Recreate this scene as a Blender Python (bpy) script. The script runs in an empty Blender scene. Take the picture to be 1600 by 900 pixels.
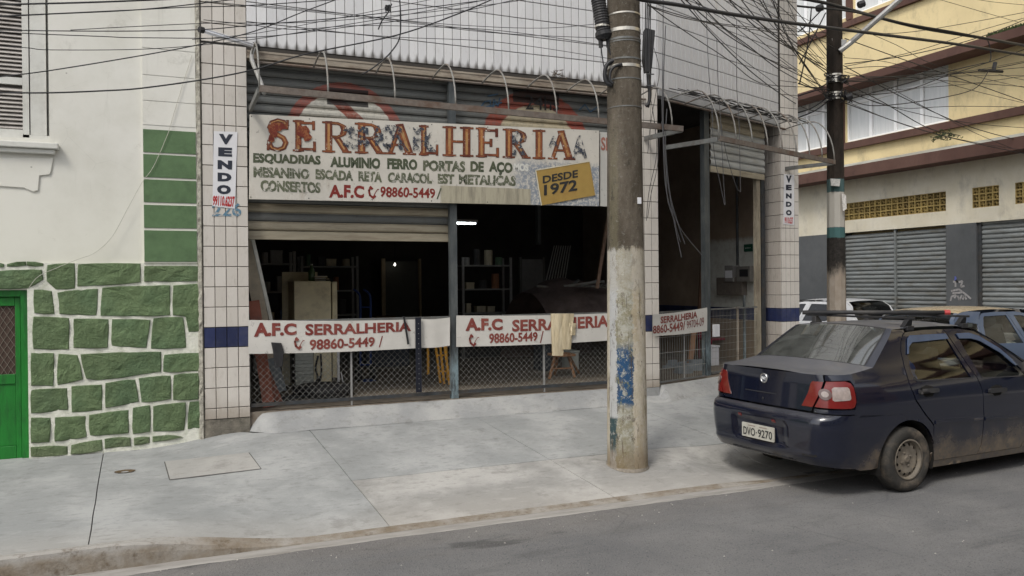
import bpy, bmesh, math, random
from math import sin, cos, pi, radians as rad
from mathutils import Vector, Matrix, noise
from mathutils.geometry import delaunay_2d_cdt
random.seed(7)
C = bpy.context.scene.collection
sc = bpy.context.scene
# ------------------------------------------------------------------ camera
F, PITCH, ROLL, HD, H = 1277.1, rad(.245), rad(.548), rad(23.55), 1.87
cam = bpy.data.cameras.new('camera'); cam.sensor_width = 36; cam.lens = 36*F/1600
cam.clip_start = .05; cam.clip_end = 900
co = bpy.data.objects.new('camera', cam); C.objects.link(co); sc.camera = co
co.location = (0, 0, H)
co.matrix_world = (Matrix.Translation((0, 0, H)) @ Matrix.Rotation(-HD, 4, 'Z') @
                   Matrix.Rotation(pi/2-PITCH, 4, 'X') @ Matrix.Rotation(-ROLL, 4, 'Z'))
# ------------------------------------------------------------------ world, sun, exposure
w = bpy.data.worlds.new('World'); sc.world = w; w.use_nodes = True
SUN_EL, SUN_AZ = 50, 232           # azimuth clockwise from +Y: the sun stands behind the camera to the left, veiled
nt = w.node_tree; bg = nt.nodes['Background']
sky = nt.nodes.new('ShaderNodeTexSky'); sky.sky_type = 'NISHITA'; sky.sun_disc = False
sky.sun_elevation = rad(SUN_EL); sky.sun_rotation = rad(SUN_AZ)
sky.air_density = 1.0; sky.dust_density = 2.5; sky.ozone_density = 1.0
hsv = nt.nodes.new('ShaderNodeHueSaturation'); hsv.inputs['Saturation'].default_value = .22
nt.links.new(sky.outputs[0], hsv.inputs['Color']); nt.links.new(hsv.outputs[0], bg.inputs['Color'])
bg.inputs['Strength'].default_value = .13
sl = bpy.data.lights.new('sun', 'SUN'); sl.energy = 1.1; sl.angle = rad(14); sl.color = (1, .95, .86)
so = bpy.data.objects.new('sun', sl); C.objects.link(so)
az = rad(SUN_AZ); sd = Vector((sin(az)*cos(rad(SUN_EL)), cos(az)*cos(rad(SUN_EL)), sin(rad(SUN_EL))))
so.rotation_euler = sd.to_track_quat('Z', 'Y').to_euler(); so.location = (0, -5, 20)
sc.view_settings.view_transform = 'Standard'; sc.view_settings.look = 'None'
sc.view_settings.exposure = .62; sc.view_settings.gamma = 1
sc.cycles.max_bounces = 6
# ------------------------------------------------------------------ pixel -> point on a real plane of the place
CAM = Vector((0, 0, H))
def ray(x, y):
    a, b = (x-800)/F, (450-y)/F
    X, Y = cos(ROLL)*a+sin(ROLL)*b, -sin(ROLL)*a+cos(ROLL)*b
    u = cos(PITCH)*Y-sin(PITCH); z = sin(PITCH)*Y+cos(PITCH)
    return Vector((X*cos(HD)+z*sin(HD), -X*sin(HD)+z*cos(HD), u))
def onY(x, y, Y): d = ray(x, y); return CAM+d*(Y/d.y)
def onX(x, y, X): d = ray(x, y); return CAM+d*(X/d.x)
def onZ(x, y, Z): d = ray(x, y); return CAM+d*((Z-H)/d.z)
def onV(x, y, p, ang):
    n = Vector((-sin(rad(ang)), cos(rad(ang)), 0)); d = ray(x, y)
    return CAM+d*(((Vector((p[0], p[1], 0))-CAM).dot(n))/d.dot(n))
# ------------------------------------------------------------------ mesh building
class MB:
    def __init__(s): s.v = []; s.f = []; s.m = []
    def add(s, vs, fs, mi=0):
        k = len(s.v); s.v += [Vector(a) for a in vs]; s.f += [tuple(k+i for i in f) for f in fs]; s.m += [mi]*len(fs)
        return s
    def box(s, a, b, mi=0):
        x0, y0, z0 = a; x1, y1, z1 = b
        return s.add([(x0,y0,z0),(x1,y0,z0),(x1,y1,z0),(x0,y1,z0),(x0,y0,z1),(x1,y0,z1),(x1,y1,z1),(x0,y1,z1)],
            [(0,3,2,1),(4,5,6,7),(0,1,5,4),(1,2,6,5),(2,3,7,6),(3,0,4,7)], mi)
    def obox(s, p, ex, ey, ez, mi=0):            # corner p and three edge vectors
        p, ex, ey, ez = map(Vector, (p, ex, ey, ez))
        vs = [p, p+ex, p+ex+ey, p+ey, p+ez, p+ex+ez, p+ex+ey+ez, p+ey+ez]
        fs = [(0,3,2,1),(4,5,6,7),(0,1,5,4),(1,2,6,5),(2,3,7,6),(3,0,4,7)]
        if ex.cross(ey).dot(ez) < 0: fs = [f[::-1] for f in fs]
        return s.add(vs, fs, mi)
    def bar(s, a, b, wd, ht, up=(0,0,1), mi=0):  # rectangular bar a->b
        a, b = Vector(a), Vector(b); d = (b-a).normalized(); up = Vector(up)
        r = d.cross(up)
        if r.length < 1e-4: r = d.cross(Vector((1,0,0)))
        r.normalize(); u = r.cross(d)
        return s.obox(a-r*wd/2-u*ht/2, r*wd, b-a, u*ht, mi)
    def tube(s, pts, r, n=6, mi=0, cap=True):
        pts = [Vector(p) for p in pts]; rings = []; N = len(pts)
        rr = r if isinstance(r, (list, tuple)) else [r]*N
        t = (pts[1]-pts[0]).normalized(); ref = Vector((0,0,1)) if abs(t.z) < .9 else Vector((1,0,0))
        nrm = t.cross(ref).normalized(); k = len(s.v)
        for i, p in enumerate(pts):
            t = ((pts[min(i+1,N-1)]-p).normalized()+(p-pts[max(i-1,0)]).normalized())
            t = t.normalized() if t.length > 1e-6 else Vector((0,0,1))
            nrm = (nrm-t*nrm.dot(t)).normalized(); bi = t.cross(nrm)
            for j in range(n):
                a = 2*pi*j/n; s.v.append(p+(nrm*cos(a)+bi*sin(a))*rr[i])
        for i in range(N-1):
            for j in range(n):
                a, b = k+i*n+j, k+i*n+(j+1) % n
                s.f.append((a, b, b+n, a+n)); s.m.append(mi)
        if cap: s.f += [tuple(k+j for j in range(n))[::-1], tuple(k+(N-1)*n+j for j in range(n))]; s.m += [mi, mi]
        return s
    def lathe(s, prof, c=(0,0,0), n=24, axis='Z', mi=0):   # prof [(r, h)]
        c = Vector(c); k = len(s.v)
        for r, h in prof:
            for j in range(n):
                a = 2*pi*j/n
                if axis == 'Z': q = (r*cos(a), r*sin(a), h)
                elif axis == 'Y': q = (r*cos(a), h, r*sin(a))
                else: q = (h, r*cos(a), r*sin(a))
                s.v.append(c+Vector(q))
        for i in range(len(prof)-1):
            for j in range(n):
                a, b = k+i*n+j, k+i*n+(j+1) % n
                s.f.append((a, b, b+n, a+n)); s.m.append(mi)
        return s
    def prism(s, poly, d, mi=0):                 # closed polygon (3D points) extruded by vector d
        k = len(s.v); n = len(poly); d = Vector(d)
        P_ = [Vector(p) for p in poly]
        nr = sum(((P_[i]-P_[0]).cross(P_[(i+1) % n]-P_[0]) for i in range(n)), Vector())
        if nr.dot(d) > 0: P_ = P_[::-1]
        s.v += P_+[p+d for p in P_]
        s.f += [tuple(range(k, k+n)), tuple(range(k+2*n-1, k+n-1, -1))]; s.m += [mi, mi]
        for i in range(n): j = (i+1) % n; s.f.append((k+i, k+n+i, k+n+j, k+j)); s.m.append(mi)
        return s
    def grid(s, fn, nu, nv, mi=0):
        k = len(s.v)
        for i in range(nu+1):
            for j in range(nv+1): s.v.append(Vector(fn(i/nu, j/nv)))
        for i in range(nu):
            for j in range(nv):
                a = k+i*(nv+1)+j; s.f.append((a, a+nv+1, a+nv+2, a+1)); s.m.append(mi)
        return s
W = {}
def obj(name, mb, mat, parent=None, label=None, cat=None, group=None, kind=None, smooth=False, origin=None, bevel=0):
    vs = mb.v
    lo = Vector([min(v[i] for v in vs) for i in range(3)]); hi = Vector([max(v[i] for v in vs) for i in range(3)])
    o_ = Vector(origin) if origin is not None else Vector(((lo.x+hi.x)/2, (lo.y+hi.y)/2, lo.z))
    me = bpy.data.meshes.new(name); me.from_pydata([v-o_ for v in vs], [], mb.f)
    for m_ in (mat if isinstance(mat, (list, tuple)) else [mat]): me.materials.append(m_)
    if max(mb.m or [0]): me.polygons.foreach_set('material_index', mb.m)
    if smooth: me.polygons.foreach_set('use_smooth', [True]*len(me.polygons))
    me.update(); ob = bpy.data.objects.new(name, me); C.objects.link(ob)
    return place(ob, o_, parent, label, cat, group, kind, bevel)
def place(ob, o_, parent=None, label=None, cat=None, group=None, kind=None, bevel=0):
    W[ob.name] = Vector(o_)
    if parent: ob.parent = parent; ob.location = Vector(o_)-W[parent.name]
    else: ob.location = o_
    if label: ob['label'] = label
    if cat: ob['category'] = cat
    if group: ob['group'] = group
    if kind: ob['kind'] = kind
    if bevel:
        b = ob.modifiers.new('bevel', 'BEVEL'); b.width = bevel; b.segments = 2; b.limit_method = 'ANGLE'; b.angle_limit = rad(40)
    return ob
def thing(name, label, cat, loc, group=None, kind=None, space=None):
    o = bpy.data.objects.new(name, None); C.objects.link(o); o.empty_display_size = .1
    o.location = loc; W[o.name] = Vector(loc) if space is None else Vector(space)
    if label: o['label'] = label
    if cat: o['category'] = cat
    if group: o['group'] = group
    if kind: o['kind'] = kind
    return o
def child_copy(src, loc, parent, rot=None):
    c = src.copy(); C.objects.link(c); return place_copy(c, loc, parent, rot)
def place_copy(c, loc, parent, rot=None):
    W[c.name] = Vector(loc); c.parent = parent; c.location = Vector(loc)-(W[parent.name] if parent else Vector())
    if rot: c.rotation_euler = rot
    return c
# ------------------------------------------------------------------ materials
def nodes(m): return m.node_tree.nodes, m.node_tree.links
class MT:
    """small node-graph helper"""
    def __init__(s, name, rough=.8, metal=0.0, spec=.3):
        s.m = bpy.data.materials.new(name); s.m.use_nodes = True; s.n, s.l = nodes(s.m)
        s.b = s.n['Principled BSDF']; s.b.inputs['Roughness'].default_value = rough
        s.b.inputs['Metallic'].default_value = metal; s.b.inputs['Specular IOR Level'].default_value = spec
        s.geo = s.n.new('ShaderNodeNewGeometry'); s.pos = s.geo.outputs['Position']
    def val(s, v):
        if isinstance(v, (int, float)):
            n = s.n.new('ShaderNodeValue'); n.outputs[0].default_value = v; return n.outputs[0]
        return v
    def math(s, op, a, b=0.0, c=None, clamp=False):
        n = s.n.new('ShaderNodeMath'); n.operation = op; n.use_clamp = clamp
        for i, q in enumerate((a, b) if c is None else (a, b, c)):
            if isinstance(q, (int, float)): n.inputs[i].default_value = q
            else: s.l.new(q, n.inputs[i])
        return n.outputs[0]
    def xyz(s, vec=None):
        n = s.n.new('ShaderNodeSeparateXYZ'); s.l.new(vec or s.pos, n.inputs[0]); return n.outputs
    def noise(s, scale=5, detail=5, rough=.6, stretch=None, off=0, vec=None, dist=0):
        n = s.n.new('ShaderNodeTexNoise'); n.inputs['Scale'].default_value = scale; n.inputs['Detail'].default_value = detail
        n.inputs['Roughness'].default_value = rough; n.inputs['Distortion'].default_value = dist
        mp = s.n.new('ShaderNodeMapping'); mp.inputs['Scale'].default_value = stretch or (1,1,1); mp.inputs['Location'].default_value = (off, off*.7, off*1.3)
        s.l.new(vec or s.pos, mp.inputs[0]); s.l.new(mp.outputs[0], n.inputs['Vector']); return n.outputs['Fac']
    def vor(s, scale=5, feature='F1', stretch=None):
        n = s.n.new('ShaderNodeTexVoronoi'); n.inputs['Scale'].default_value = scale; n.feature = feature
        mp = s.n.new('ShaderNodeMapping'); mp.inputs['Scale'].default_value = stretch or (1,1,1)
        s.l.new(s.pos, mp.inputs[0]); s.l.new(mp.outputs[0], n.inputs['Vector']); return n.outputs['Distance']
    def ramp(s, v, a, b, lo=0., hi=1.):
        n = s.n.new('ShaderNodeMapRange'); n.interpolation_type = 'SMOOTHSTEP'
        n.inputs[1].default_value = a; n.inputs[2].default_value = b; n.inputs[3].default_value = lo; n.inputs[4].default_value = hi
        s.l.new(v, n.inputs[0]); return n.outputs[0]
    def mix(s, fac, a, b):
        n = s.n.new('ShaderNodeMix'); n.data_type = 'RGBA'
        if isinstance(fac, (int, float)): n.inputs[0].default_value = fac
        else: s.l.new(fac, n.inputs[0])
        for i, q in ((6, a), (7, b)):
            if isinstance(q, (tuple, list)): n.inputs[i].default_value = (*q[:3], 1)
            else: s.l.new(q, n.inputs[i])
        return n.outputs[2]
    def mul(s, c, v):       # colour times value
        n = s.n.new('ShaderNodeVectorMath'); n.operation = 'SCALE'
        if isinstance(c, (tuple, list)): n.inputs[0].default_value = c[:3]
        else: s.l.new(c, n.inputs[0])
        if isinstance(v, (int, float)): n.inputs['Scale'].default_value = v
        else: s.l.new(v, n.inputs['Scale'])
        return n.outputs[0]
    def rnd(s): n = s.n.new('ShaderNodeObjectInfo'); return n.outputs['Random']
    def col(s, c):
        if isinstance(c, (tuple, list)): s.b.inputs['Base Color'].default_value = (*c[:3], 1)
        else: s.l.new(c, s.b.inputs['Base Color'])
        return s
    def rough(s, v): s.l.new(v, s.b.inputs['Roughness']); return s
    def bump(s, h, strength=.3, dist=.01):
        n = s.n.new('ShaderNodeBump'); n.inputs['Strength'].default_value = strength; n.inputs['Distance'].default_value = dist
        s.l.new(h, n.inputs['Height']); s.l.new(n.outputs[0], s.b.inputs['Normal']); return s
def simple(name, c, rough=.7, metal=0., var=.15, scale=12, bump=0., dirt=None, dirtamt=.5, spec=.3, obvar=0., stretch=None, dscale=4):
    t = MT(name, rough, metal, spec)
    f = t.math('ADD', t.math('MULTIPLY', t.math('SUBTRACT', t.noise(scale, 6, .65, stretch), .5), 2*var*1.8), 1)
    if obvar: f = t.math('MULTIPLY', f, t.math('ADD', t.math('MULTIPLY', t.math('SUBTRACT', t.rnd(), .5), 2*obvar), 1))
    c_ = t.mul(c, f)
    if dirt: c_ = t.mix(t.math('MULTIPLY', t.ramp(t.noise(dscale, 8, .7, stretch, 3), .45, .7), dirtamt), c_, dirt)
    t.col(c_)
    if bump: t.bump(t.noise(scale*3, 6, .7), bump, .01)
    return t.m
def emis(name, c, s):
    m = bpy.data.materials.new(name); m.use_nodes = True; b = m.node_tree.nodes['Principled BSDF']
    b.inputs['Base Color'].default_value = (*c, 1); b.inputs['Emission Color'].default_value = (*c, 1); b.inputs['Emission Strength'].default_value = s
    return m
def glassy(name, tint=(.6,.65,.65), gloss=.12, dust=None, dustamt=0., rough=.03):
    m = bpy.data.materials.new(name); m.use_nodes = True; n, l = nodes(m); n.remove(n['Principled BSDF'])
    out = n['Material Output']; tr = n.new('ShaderNodeBsdfTransparent'); tr.inputs[0].default_value = (*tint, 1)
    gl = n.new('ShaderNodeBsdfGlossy'); gl.inputs['Roughness'].default_value = rough
    fr = n.new('ShaderNodeFresnel'); fr.inputs[0].default_value = 1.5
    ad = n.new('ShaderNodeMath'); ad.operation = 'ADD'; ad.use_clamp = True; ad.inputs[1].default_value = gloss; l.new(fr.outputs[0], ad.inputs[0])
    mx = n.new('ShaderNodeMixShader'); l.new(ad.outputs[0], mx.inputs[0]); l.new(tr.outputs[0], mx.inputs[1]); l.new(gl.outputs[0], mx.inputs[2])
    last = mx.outputs[0]
    if dust:
        df = n.new('ShaderNodeBsdfDiffuse'); df.inputs[0].default_value = (*dust, 1)
        nz = n.new('ShaderNodeTexNoise'); nz.inputs['Scale'].default_value = 6; nz.inputs['Detail'].default_value = 6
        g = n.new('ShaderNodeNewGeometry'); l.new(g.outputs['Position'], nz.inputs['Vector'])
        mr = n.new('ShaderNodeMapRange'); mr.inputs[1].default_value = .3; mr.inputs[2].default_value = .75; mr.inputs[3].default_value = dustamt*.6; mr.inputs[4].default_value = dustamt*1.3
        l.new(nz.outputs['Fac'], mr.inputs[0]); m2 = n.new('ShaderNodeMixShader'); l.new(mr.outputs[0], m2.inputs[0]); l.new(last, m2.inputs[1]); l.new(df.outputs[0], m2.inputs[2]); last = m2.outputs[0]
    l.new(last, out.inputs['Surface']); return m
# ------------------------------------------------------------------ lettering
_tc = {}
def text_mesh(s, bold=.0, spacing=1.0):
    key = (s, bold, spacing)
    if key in _tc: return _tc[key]
    cu = bpy.data.curves.new('t', 'FONT'); cu.body = s; cu.size = 1; cu.offset = bold; cu.resolution_u = 3; cu.space_character = spacing
    ob = bpy.data.objects.new('t', cu); C.objects.link(ob); dg = bpy.context.evaluated_depsgraph_get()
    me = bpy.data.meshes.new_from_object(ob.evaluated_get(dg)); vs = [v.co.copy() for v in me.vertices]; fs = [tuple(p.vertices) for p in me.polygons]
    bpy.data.objects.remove(ob); bpy.data.curves.remove(cu); bpy.data.meshes.remove(me)
    x0 = min(v.x for v in vs); x1 = max(v.x for v in vs); y0 = min(v.y for v in vs); y1 = max(v.y for v in vs)
    vs = [((v.x-x0)/(x1-x0), (v.y-y0)/(y1-y0)) for v in vs]
    _tc[key] = (vs, fs); return vs, fs
def text_quad(s, TL, TR, BR, BL, mat, parent, bold=.02, name='lettering', spacing=1.0, jit=0, smoothgrp=None, flip=False):
    """text fitted in the quad of four 3D points"""
    vs, fs = text_mesh(s, bold, spacing); TL, TR, BR, BL = map(Vector, (TL, TR, BR, BL)); out = []
    for x, y in vs:
        if jit: x += noise.noise(Vector((x*9, y*2, jit)))*.012; y += noise.noise(Vector((x*9, y*3, jit+5)))*.06
        out.append((BL*(1-x)+BR*x)*(1-y)+(TL*(1-x)+TR*x)*y)
    m = MB(); m.add(out, fs); return obj(name, m, mat, parent)
# ================================================================== SETTING
YA = 8.7                                   # main facade plane
PB = Vector((5.81, 8.7, 0)); AB = 19.6     # corner where the facade turns, and direction of the turned part
dB = Vector((cos(rad(AB)), sin(rad(AB)), 0)); nB = Vector((sin(rad(AB)), -cos(rad(AB)), 0))   # along, outward
TH = .585                                  # floor level of the workshop
def onB(x, y, off=0): return onV(x, y, PB+nB*off, AB)
def ss(a, b, x): t = min(1, max(0, (x-a)/(b-a))); return t*t*(3-2*t)
def zs(X, Y):
    s = max(0, (Y-6.0)*.16); q = ss(4.7, 5.3, X); s = s*(1-q)+q*(s*ss(6.5, 7.25, Y))
    t = ss(-.2, 1.1, X); return min(.4, s*t+(.155+(Y-6.05)*.055)*(1-t))
def onS(x, y):
    z = .2
    for i in range(50): p = onZ(x, y, z); z = .5*z+.5*zs(p.x, p.y)
    return onZ(x, y, z)
def YF(X): return YA if X < PB.x else (YA+(X-PB.x)*math.tan(rad(AB)) if X < 8.7 else 9.73)

def concrete(name, base, dark, light):
    t = MT(name, .85, 0, .25)
    n1 = t.noise(1.3, 8, .62, off=2); n2 = t.noise(9, 8, .7, (1, 2.2, 1)); n3 = t.noise(60, 4, .7)
    c = t.mix(t.ramp(n1, .40, .64), base, light); c = t.mix(t.math('MULTIPLY', t.ramp(n2, .5, .72), .5), c, dark)
    c = t.mix(t.math('MULTIPLY', t.ramp(t.noise(2.6, 10, .72, (1, 1, 1), 9), .56, .7), .55), c, dark)
    c = t.mix(t.math('MULTIPLY', t.ramp(t.noise(5, 8, .7, (.7, 2.5, 1), 15), .55, .7), .45), c, light)
    c = t.mul(c, t.math('ADD', .88, t.math('MULTIPLY', n3, .24)))
    spot = t.math('MAXIMUM', t.ramp(t.vor(3.1), .0, .03, 1, 0), t.math('MULTIPLY', t.ramp(t.vor(11), .0, .07, 1, 0), .55)); c = t.mix(t.math('MULTIPLY', spot, .6), c, (.06,.055,.05))
    xx = t.xyz(); kerb = t.ramp(t.math('ADD', xx[1], t.math('MULTIPLY', n1, .5)), 6.35, 6.9, 1, 0)
    c = t.mix(t.math('MULTIPLY', kerb, .30), c, (.40,.37,.33))
    t.col(c); t.bump(t.math('ADD', n2, t.math('MULTIPLY', n3, .5)), .35, .006); return t.m
M = {}
M['slab'] = concrete('sidewalk_concrete', (.262,.27,.268), (.15,.15,.145), (.36,.365,.36))
M['slab2'] = concrete('ramp_concrete', (.28,.275,.262), (.155,.15,.138), (.42,.41,.39))
M['apron'] = concrete('apron_concrete', (.27,.275,.275), (.15,.145,.135), (.37,.37,.36))
M['joint'] = simple('joint_dirt', (.10,.095,.09), .95)
def kerb_mat():
    t = MT('kerb_concrete', .9); n1 = t.noise(4, 8, .7); z = t.xyz()[2]
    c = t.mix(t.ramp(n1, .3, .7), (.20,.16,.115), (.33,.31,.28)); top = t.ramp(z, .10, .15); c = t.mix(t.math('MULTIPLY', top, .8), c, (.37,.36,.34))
    c = t.mix(t.ramp(t.noise(11, 8, .75, off=4), .5, .75), c, (.12,.09,.06)); t.col(c); t.bump(t.noise(25, 8, .75), .7, .015); return t.m
M['kerb'] = kerb_mat()
M['gutter'] = simple('gutter_concrete', (.31,.295,.275), .9, var=.25, scale=7, bump=.5, dirt=(.12,.10,.08), dirtamt=.5, stretch=(.4,2,1))
def asphalt():
    t = MT('asphalt', .82, 0, .3); a = t.noise(180, 3, .6); b = t.noise(1.1, 8, .65); c = t.noise(3.5, 8, .7, (.35, 1.6, 1), 5)
    k = t.mix(t.ramp(b, .3, .75), (.14,.14,.143), (.20,.197,.193)); k = t.mix(t.math('MULTIPLY', t.ramp(c, .5, .75), .6), k, (.085,.085,.087))
    dust = t.ramp(t.math('ADD', t.xyz()[1], t.math('MULTIPLY', t.math('SUBTRACT', c, .5), 1.2)), 5.2, 5.9); k = t.mix(t.math('MULTIPLY', dust, .35), k, (.22,.20,.18))
    k = t.mul(k, t.math('ADD', .7, t.math('MULTIPLY', a, .6))); sp = t.ramp(t.vor(28), 0, .10, 1, 0); k = t.mix(t.math('MULTIPLY', sp, .35), k, (.30,.29,.27))
    cr = t.ramp(t.vor(.55, 'DISTANCE_TO_EDGE'), 0, .006, 1, 0); cm = t.ramp(t.noise(.7, 3, .5, off=40), .5, .56); k = t.mix(t.math('MULTIPLY', t.math('MULTIPLY', cr, cm), .22), k, (.03,.03,.03))
    oil = t.ramp(t.noise(1.7, 4, .6, (.5,1.3,1), 60), .64, .74); k = t.mix(t.math('MULTIPLY', oil, .55), k, (.045,.044,.045)); ag = t.ramp(t.vor(48), .08, .40, 1, 0); k = t.mix(t.math('MULTIPLY', ag, .34), k, (.24,.235,.225)); pit = t.ramp(t.noise(95, 2, .5, off=3), .58, .68); k = t.mix(t.math('MULTIPLY', pit, .55), k, (.035,.035,.037))
    t.col(k); t.bump(t.math('ADD', a, t.math('MULTIPLY', ag, .8)), .9, .006); return t.m
M['asphalt'] = asphalt()
# ground sheet and road
g = MB(); g.add([(-300,-300,-.05),(300,-300,-.05),(300,300,-.05),(-300,300,-.05)], [(0,1,2,3)])
obj('ground', g, simple('ground_earth', (.16,.15,.13), .95), kind='structure')
g = MB(); g.grid(lambda a, b: (-60+a*120, -14+b*(20.2+.0), 0), 60, 20); g.grid(lambda a, b: (10.6+a*6.0, 6.2+b*60, 0), 6, 30)
obj('road', g, M['asphalt'], kind='structure')
# gutter strip with a ragged edge towards the asphalt
g = MB(); N = 330
for i in range(N+1):
    X = -7+i*18.2/N; e = 5.885+.022*noise.noise(Vector((X*2.2, 0, 0)))+.01*noise.noise(Vector((X*14, 3, 0)))+.012*sin(X*1.1)
    g.v += [Vector((X, e, .001)), Vector((X, e+.012, .006)), Vector((X, 6.04, .006))]
for i in range(N):
    for j in range(2): a = i*3+j; g.f.append((a, a+3, a+4, a+1)); g.m.append(0)
obj('gutter_strip', g, M['gutter'], kind='structure')
# kerb
g = MB(); rows = []
for i in range(N+1):
    X = -7+i*17.6/N; t = ss(-.35, 1.05, X); h = .155*(1-t)+.014; wob = .012*noise.noise(Vector((X*3, 5, 0)))*(1-t)+.004*noise.noise(Vector((X*20, 1, 0)))
    zt = max(zs(X, 6.14), h)
    pr = [(6.018+wob, -.01), (6.024+wob, h*.6), (6.035+wob, h-.012 if h > .03 else h*.5), (6.055+wob, h), (6.13, zs(X, 6.13)+.002), (6.13, -.02)]
    rows.append(len(g.v)); g.v += [Vector((X, y, z)) for y, z in pr]
for i in range(N):
    for j in range(5): a = rows[i]+j; g.f.append((a, a+6, a+7, a+1)); g.m.append(0)
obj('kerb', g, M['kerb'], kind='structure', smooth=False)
# sidewalk: dark bed and cast slabs with joints between them
side = thing('sidewalk', None, None, (2, 7.3, 0), kind='structure')
bed = MB(); bed.grid(lambda a, b: (lambda X: (X, 6.1+b*(YF(X)+.05-6.1), zs(X, 6.1+b*(YF(X)+.05-6.1))-.018))(-7+a*17.5), 140, 24)
obj('bed', bed, M['joint'], side)
J = [None, ((161,710),(138,852)), ((487,676),(605,818)), ((750,655),(955,774)), None]
jl = [lambda Y: -7.0]
for a, b in (((161,710),(138,852)), ((487,676),(605,818)), ((750,655),(955,774))):
    pa, pb = onS(*a), onS(*b); jl.append(lambda Y, pa=pa, pb=pb: pb.x+(pa.x-pb.x)*(Y-pb.y)/(pa.y-pb.y)+.004*noise.noise(Vector((Y*2.5, pa.x, 0))))
jl.append(lambda Y: 5.56+(Y-7.1)*-.25); jl.append(lambda Y: 10.5)
G_ = .004
def slab(k, y0, y1, mat, nx=14, ny=14):
    def fn(a, b):
        xl, xr = jl[k](7), jl[k+1](7); Xg = xl+(xr-xl)*a; Y0 = y0(Xg) if callable(y0) else y0; Y1 = y1(Xg) if callable(y1) else y1
        Y = Y0+G_+(Y1-Y0-2*G_)*b; l, r = jl[k](Y)+G_, jl[k+1](Y)-G_; X = l+(r-l)*a
        return (X, Y, zs(X, Y)+.003*noise.noise(Vector((X*1.5, Y*1.5, k))))
    g = MB(); n0 = len(g.v); g.grid(fn, nx, ny)
    # rim going down so that the joint has depth
    ring = [i*(ny+1) for i in range(nx+1)]+[nx*(ny+1)+j for j in range(1, ny+1)]+[i*(ny+1)+ny for i in range(nx-1, -1, -1)]+[j for j in range(ny-1, 0, -1)]
    m = len(g.v); g.v += [g.v[i]-Vector((0,0,.02)) for i in ring]
    for i in range(len(ring)): j = (i+1) % len(ring); g.f.append((ring[j], ring[i], m+i, m+j)); g.m.append(0)
    return obj('slab', g, mat, side, smooth=False)
def YS(X): return YF(X)+.08-.23*ss(.72, 1.12, X)
YM = lambda X: 7.09
slab(0, 6.13, YS, M['slab'], 16, 20); slab(1, 6.13, YS, M['slab'], 26, 20)
slab(2, 6.13, YM, M['slab2']); slab(2, YM, YS, M['slab'])
slab(3, 6.13, YM, M['slab2']); slab(3, YM, YS, M['slab'])
slab(4, 6.13, YM, M['slab2'], 30); slab(4, YM, YS, M['slab'], 40)
# rear of slab 1 next to the apron is continuous; the apron rises to the thresholds
g = MB()
def ap(a, b):
    X = .80+a*(9.05-.80); y1 = YF(X)+.10; y0 = YF(X)+.075-.28*ss(.72, 1.12, X); Y = y0+(y1-y0)*b
    top = TH-.004 if (X < 5.25 or X > 5.83) else .46
    if X < 1.0: top = zs(X, y1)+.01+(.571-zs(X, y1))*ss(.79, 1.0, X)
    zz = zs(X, y0)-.002+(top-zs(X, y0)+.002)*min(1, b*1.42)**.9
    return (X, Y, zz+.004*noise.noise(Vector((X*5, Y*5, 2))))
g.grid(ap, 170, 8); obj('apron', g, M['apron'], side, smooth=True)
# far kerb and pavement of the cross street, in front of the yellow building
g = MB(); g.box((15.2, -2, -.02), (16.62, 60, .14)); obj('far_sidewalk', g, M['slab2'], kind='structure')
# chamber cover in the pavement
q = [onS(x, y) for x, y in ((258,722),(388,708),(407,733),(266,750))]
t = thing('inspection_cover', 'rectangular concrete chamber cover set flush in the pavement in front of the green stone wall', 'cover', (q[0]+q[2])/2)
g = MB(); g.prism([p+Vector((0,0,.0)) for p in q], (0,0,.007)); obj('slab', g, concrete('cover_concrete', (.31,.305,.29), (.20,.19,.175), (.38,.37,.35)), t)
g = MB(); c_ = (q[0]+q[2])/2
for i in range(4):
    a, b = q[i], q[(i+1) % 4]; a2, b2 = a+(a-c_).normalized()*.012, b+(b-c_).normalized()*.012
    g.add([a+Vector((0,0,.003)), b+Vector((0,0,.003)), b2+Vector((0,0,.003)), a2+Vector((0,0,.003))], [(0,1,2,3)])
obj('gap', g, M['joint'], t)
g = MB(); g.bar(c_+Vector((-.02,0,.012)), c_+Vector((.05,.01,.012)), .025, .006); obj('handle', g, simple('rust_dark', (.05,.04,.03), .8), t)
# worn oval hole patch
p = onS(195, 737); g = MB(); ring = []
for i in range(20):
    a = 2*pi*i/20; r = 1+.2*noise.noise(Vector((cos(a)*2, sin(a)*2, 4))); X, Y = p.x+.085*cos(a)*r, p.y+.055*sin(a)*r; ring.append((X, Y, zs(X, Y)+.005))
g.add(ring+[(p.x, p.y, p.z-.004)], [(i, (i+1) % 20, 20) for i in range(20)])
obj('drain_patch', g, simple('drain_dirt', (.10,.07,.04), .95, var=.6, scale=60), None, 'small oval dirt-filled hole in the pavement left of the chamber cover', 'drain hole')
# litter and pebbles on the road, one by one is pointless
g = MB()
for i in range(260):
    X = random.uniform(-1, 9); Y = random.uniform(2.6, 6.1) if random.random() < .5 else random.uniform(5.6, 6.1); s = random.uniform(.003, .009)
    if Y > 6: continue
    a = random.random()*6; z = 0
    g.add([(X+s*cos(a+k*2.1)*random.uniform(.7,1.3), Y+s*sin(a+k*2.1), z) for k in range(3)]+[(X, Y, z+s*.9)], [(0,1,3),(1,2,3),(2,0,3)])
obj('grit', g, simple('grit_stone', (.38,.36,.33), .9, var=.5, scale=4), kind='stuff', label='scattered grit and pebbles lying along the asphalt', cat='grit')

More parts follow.
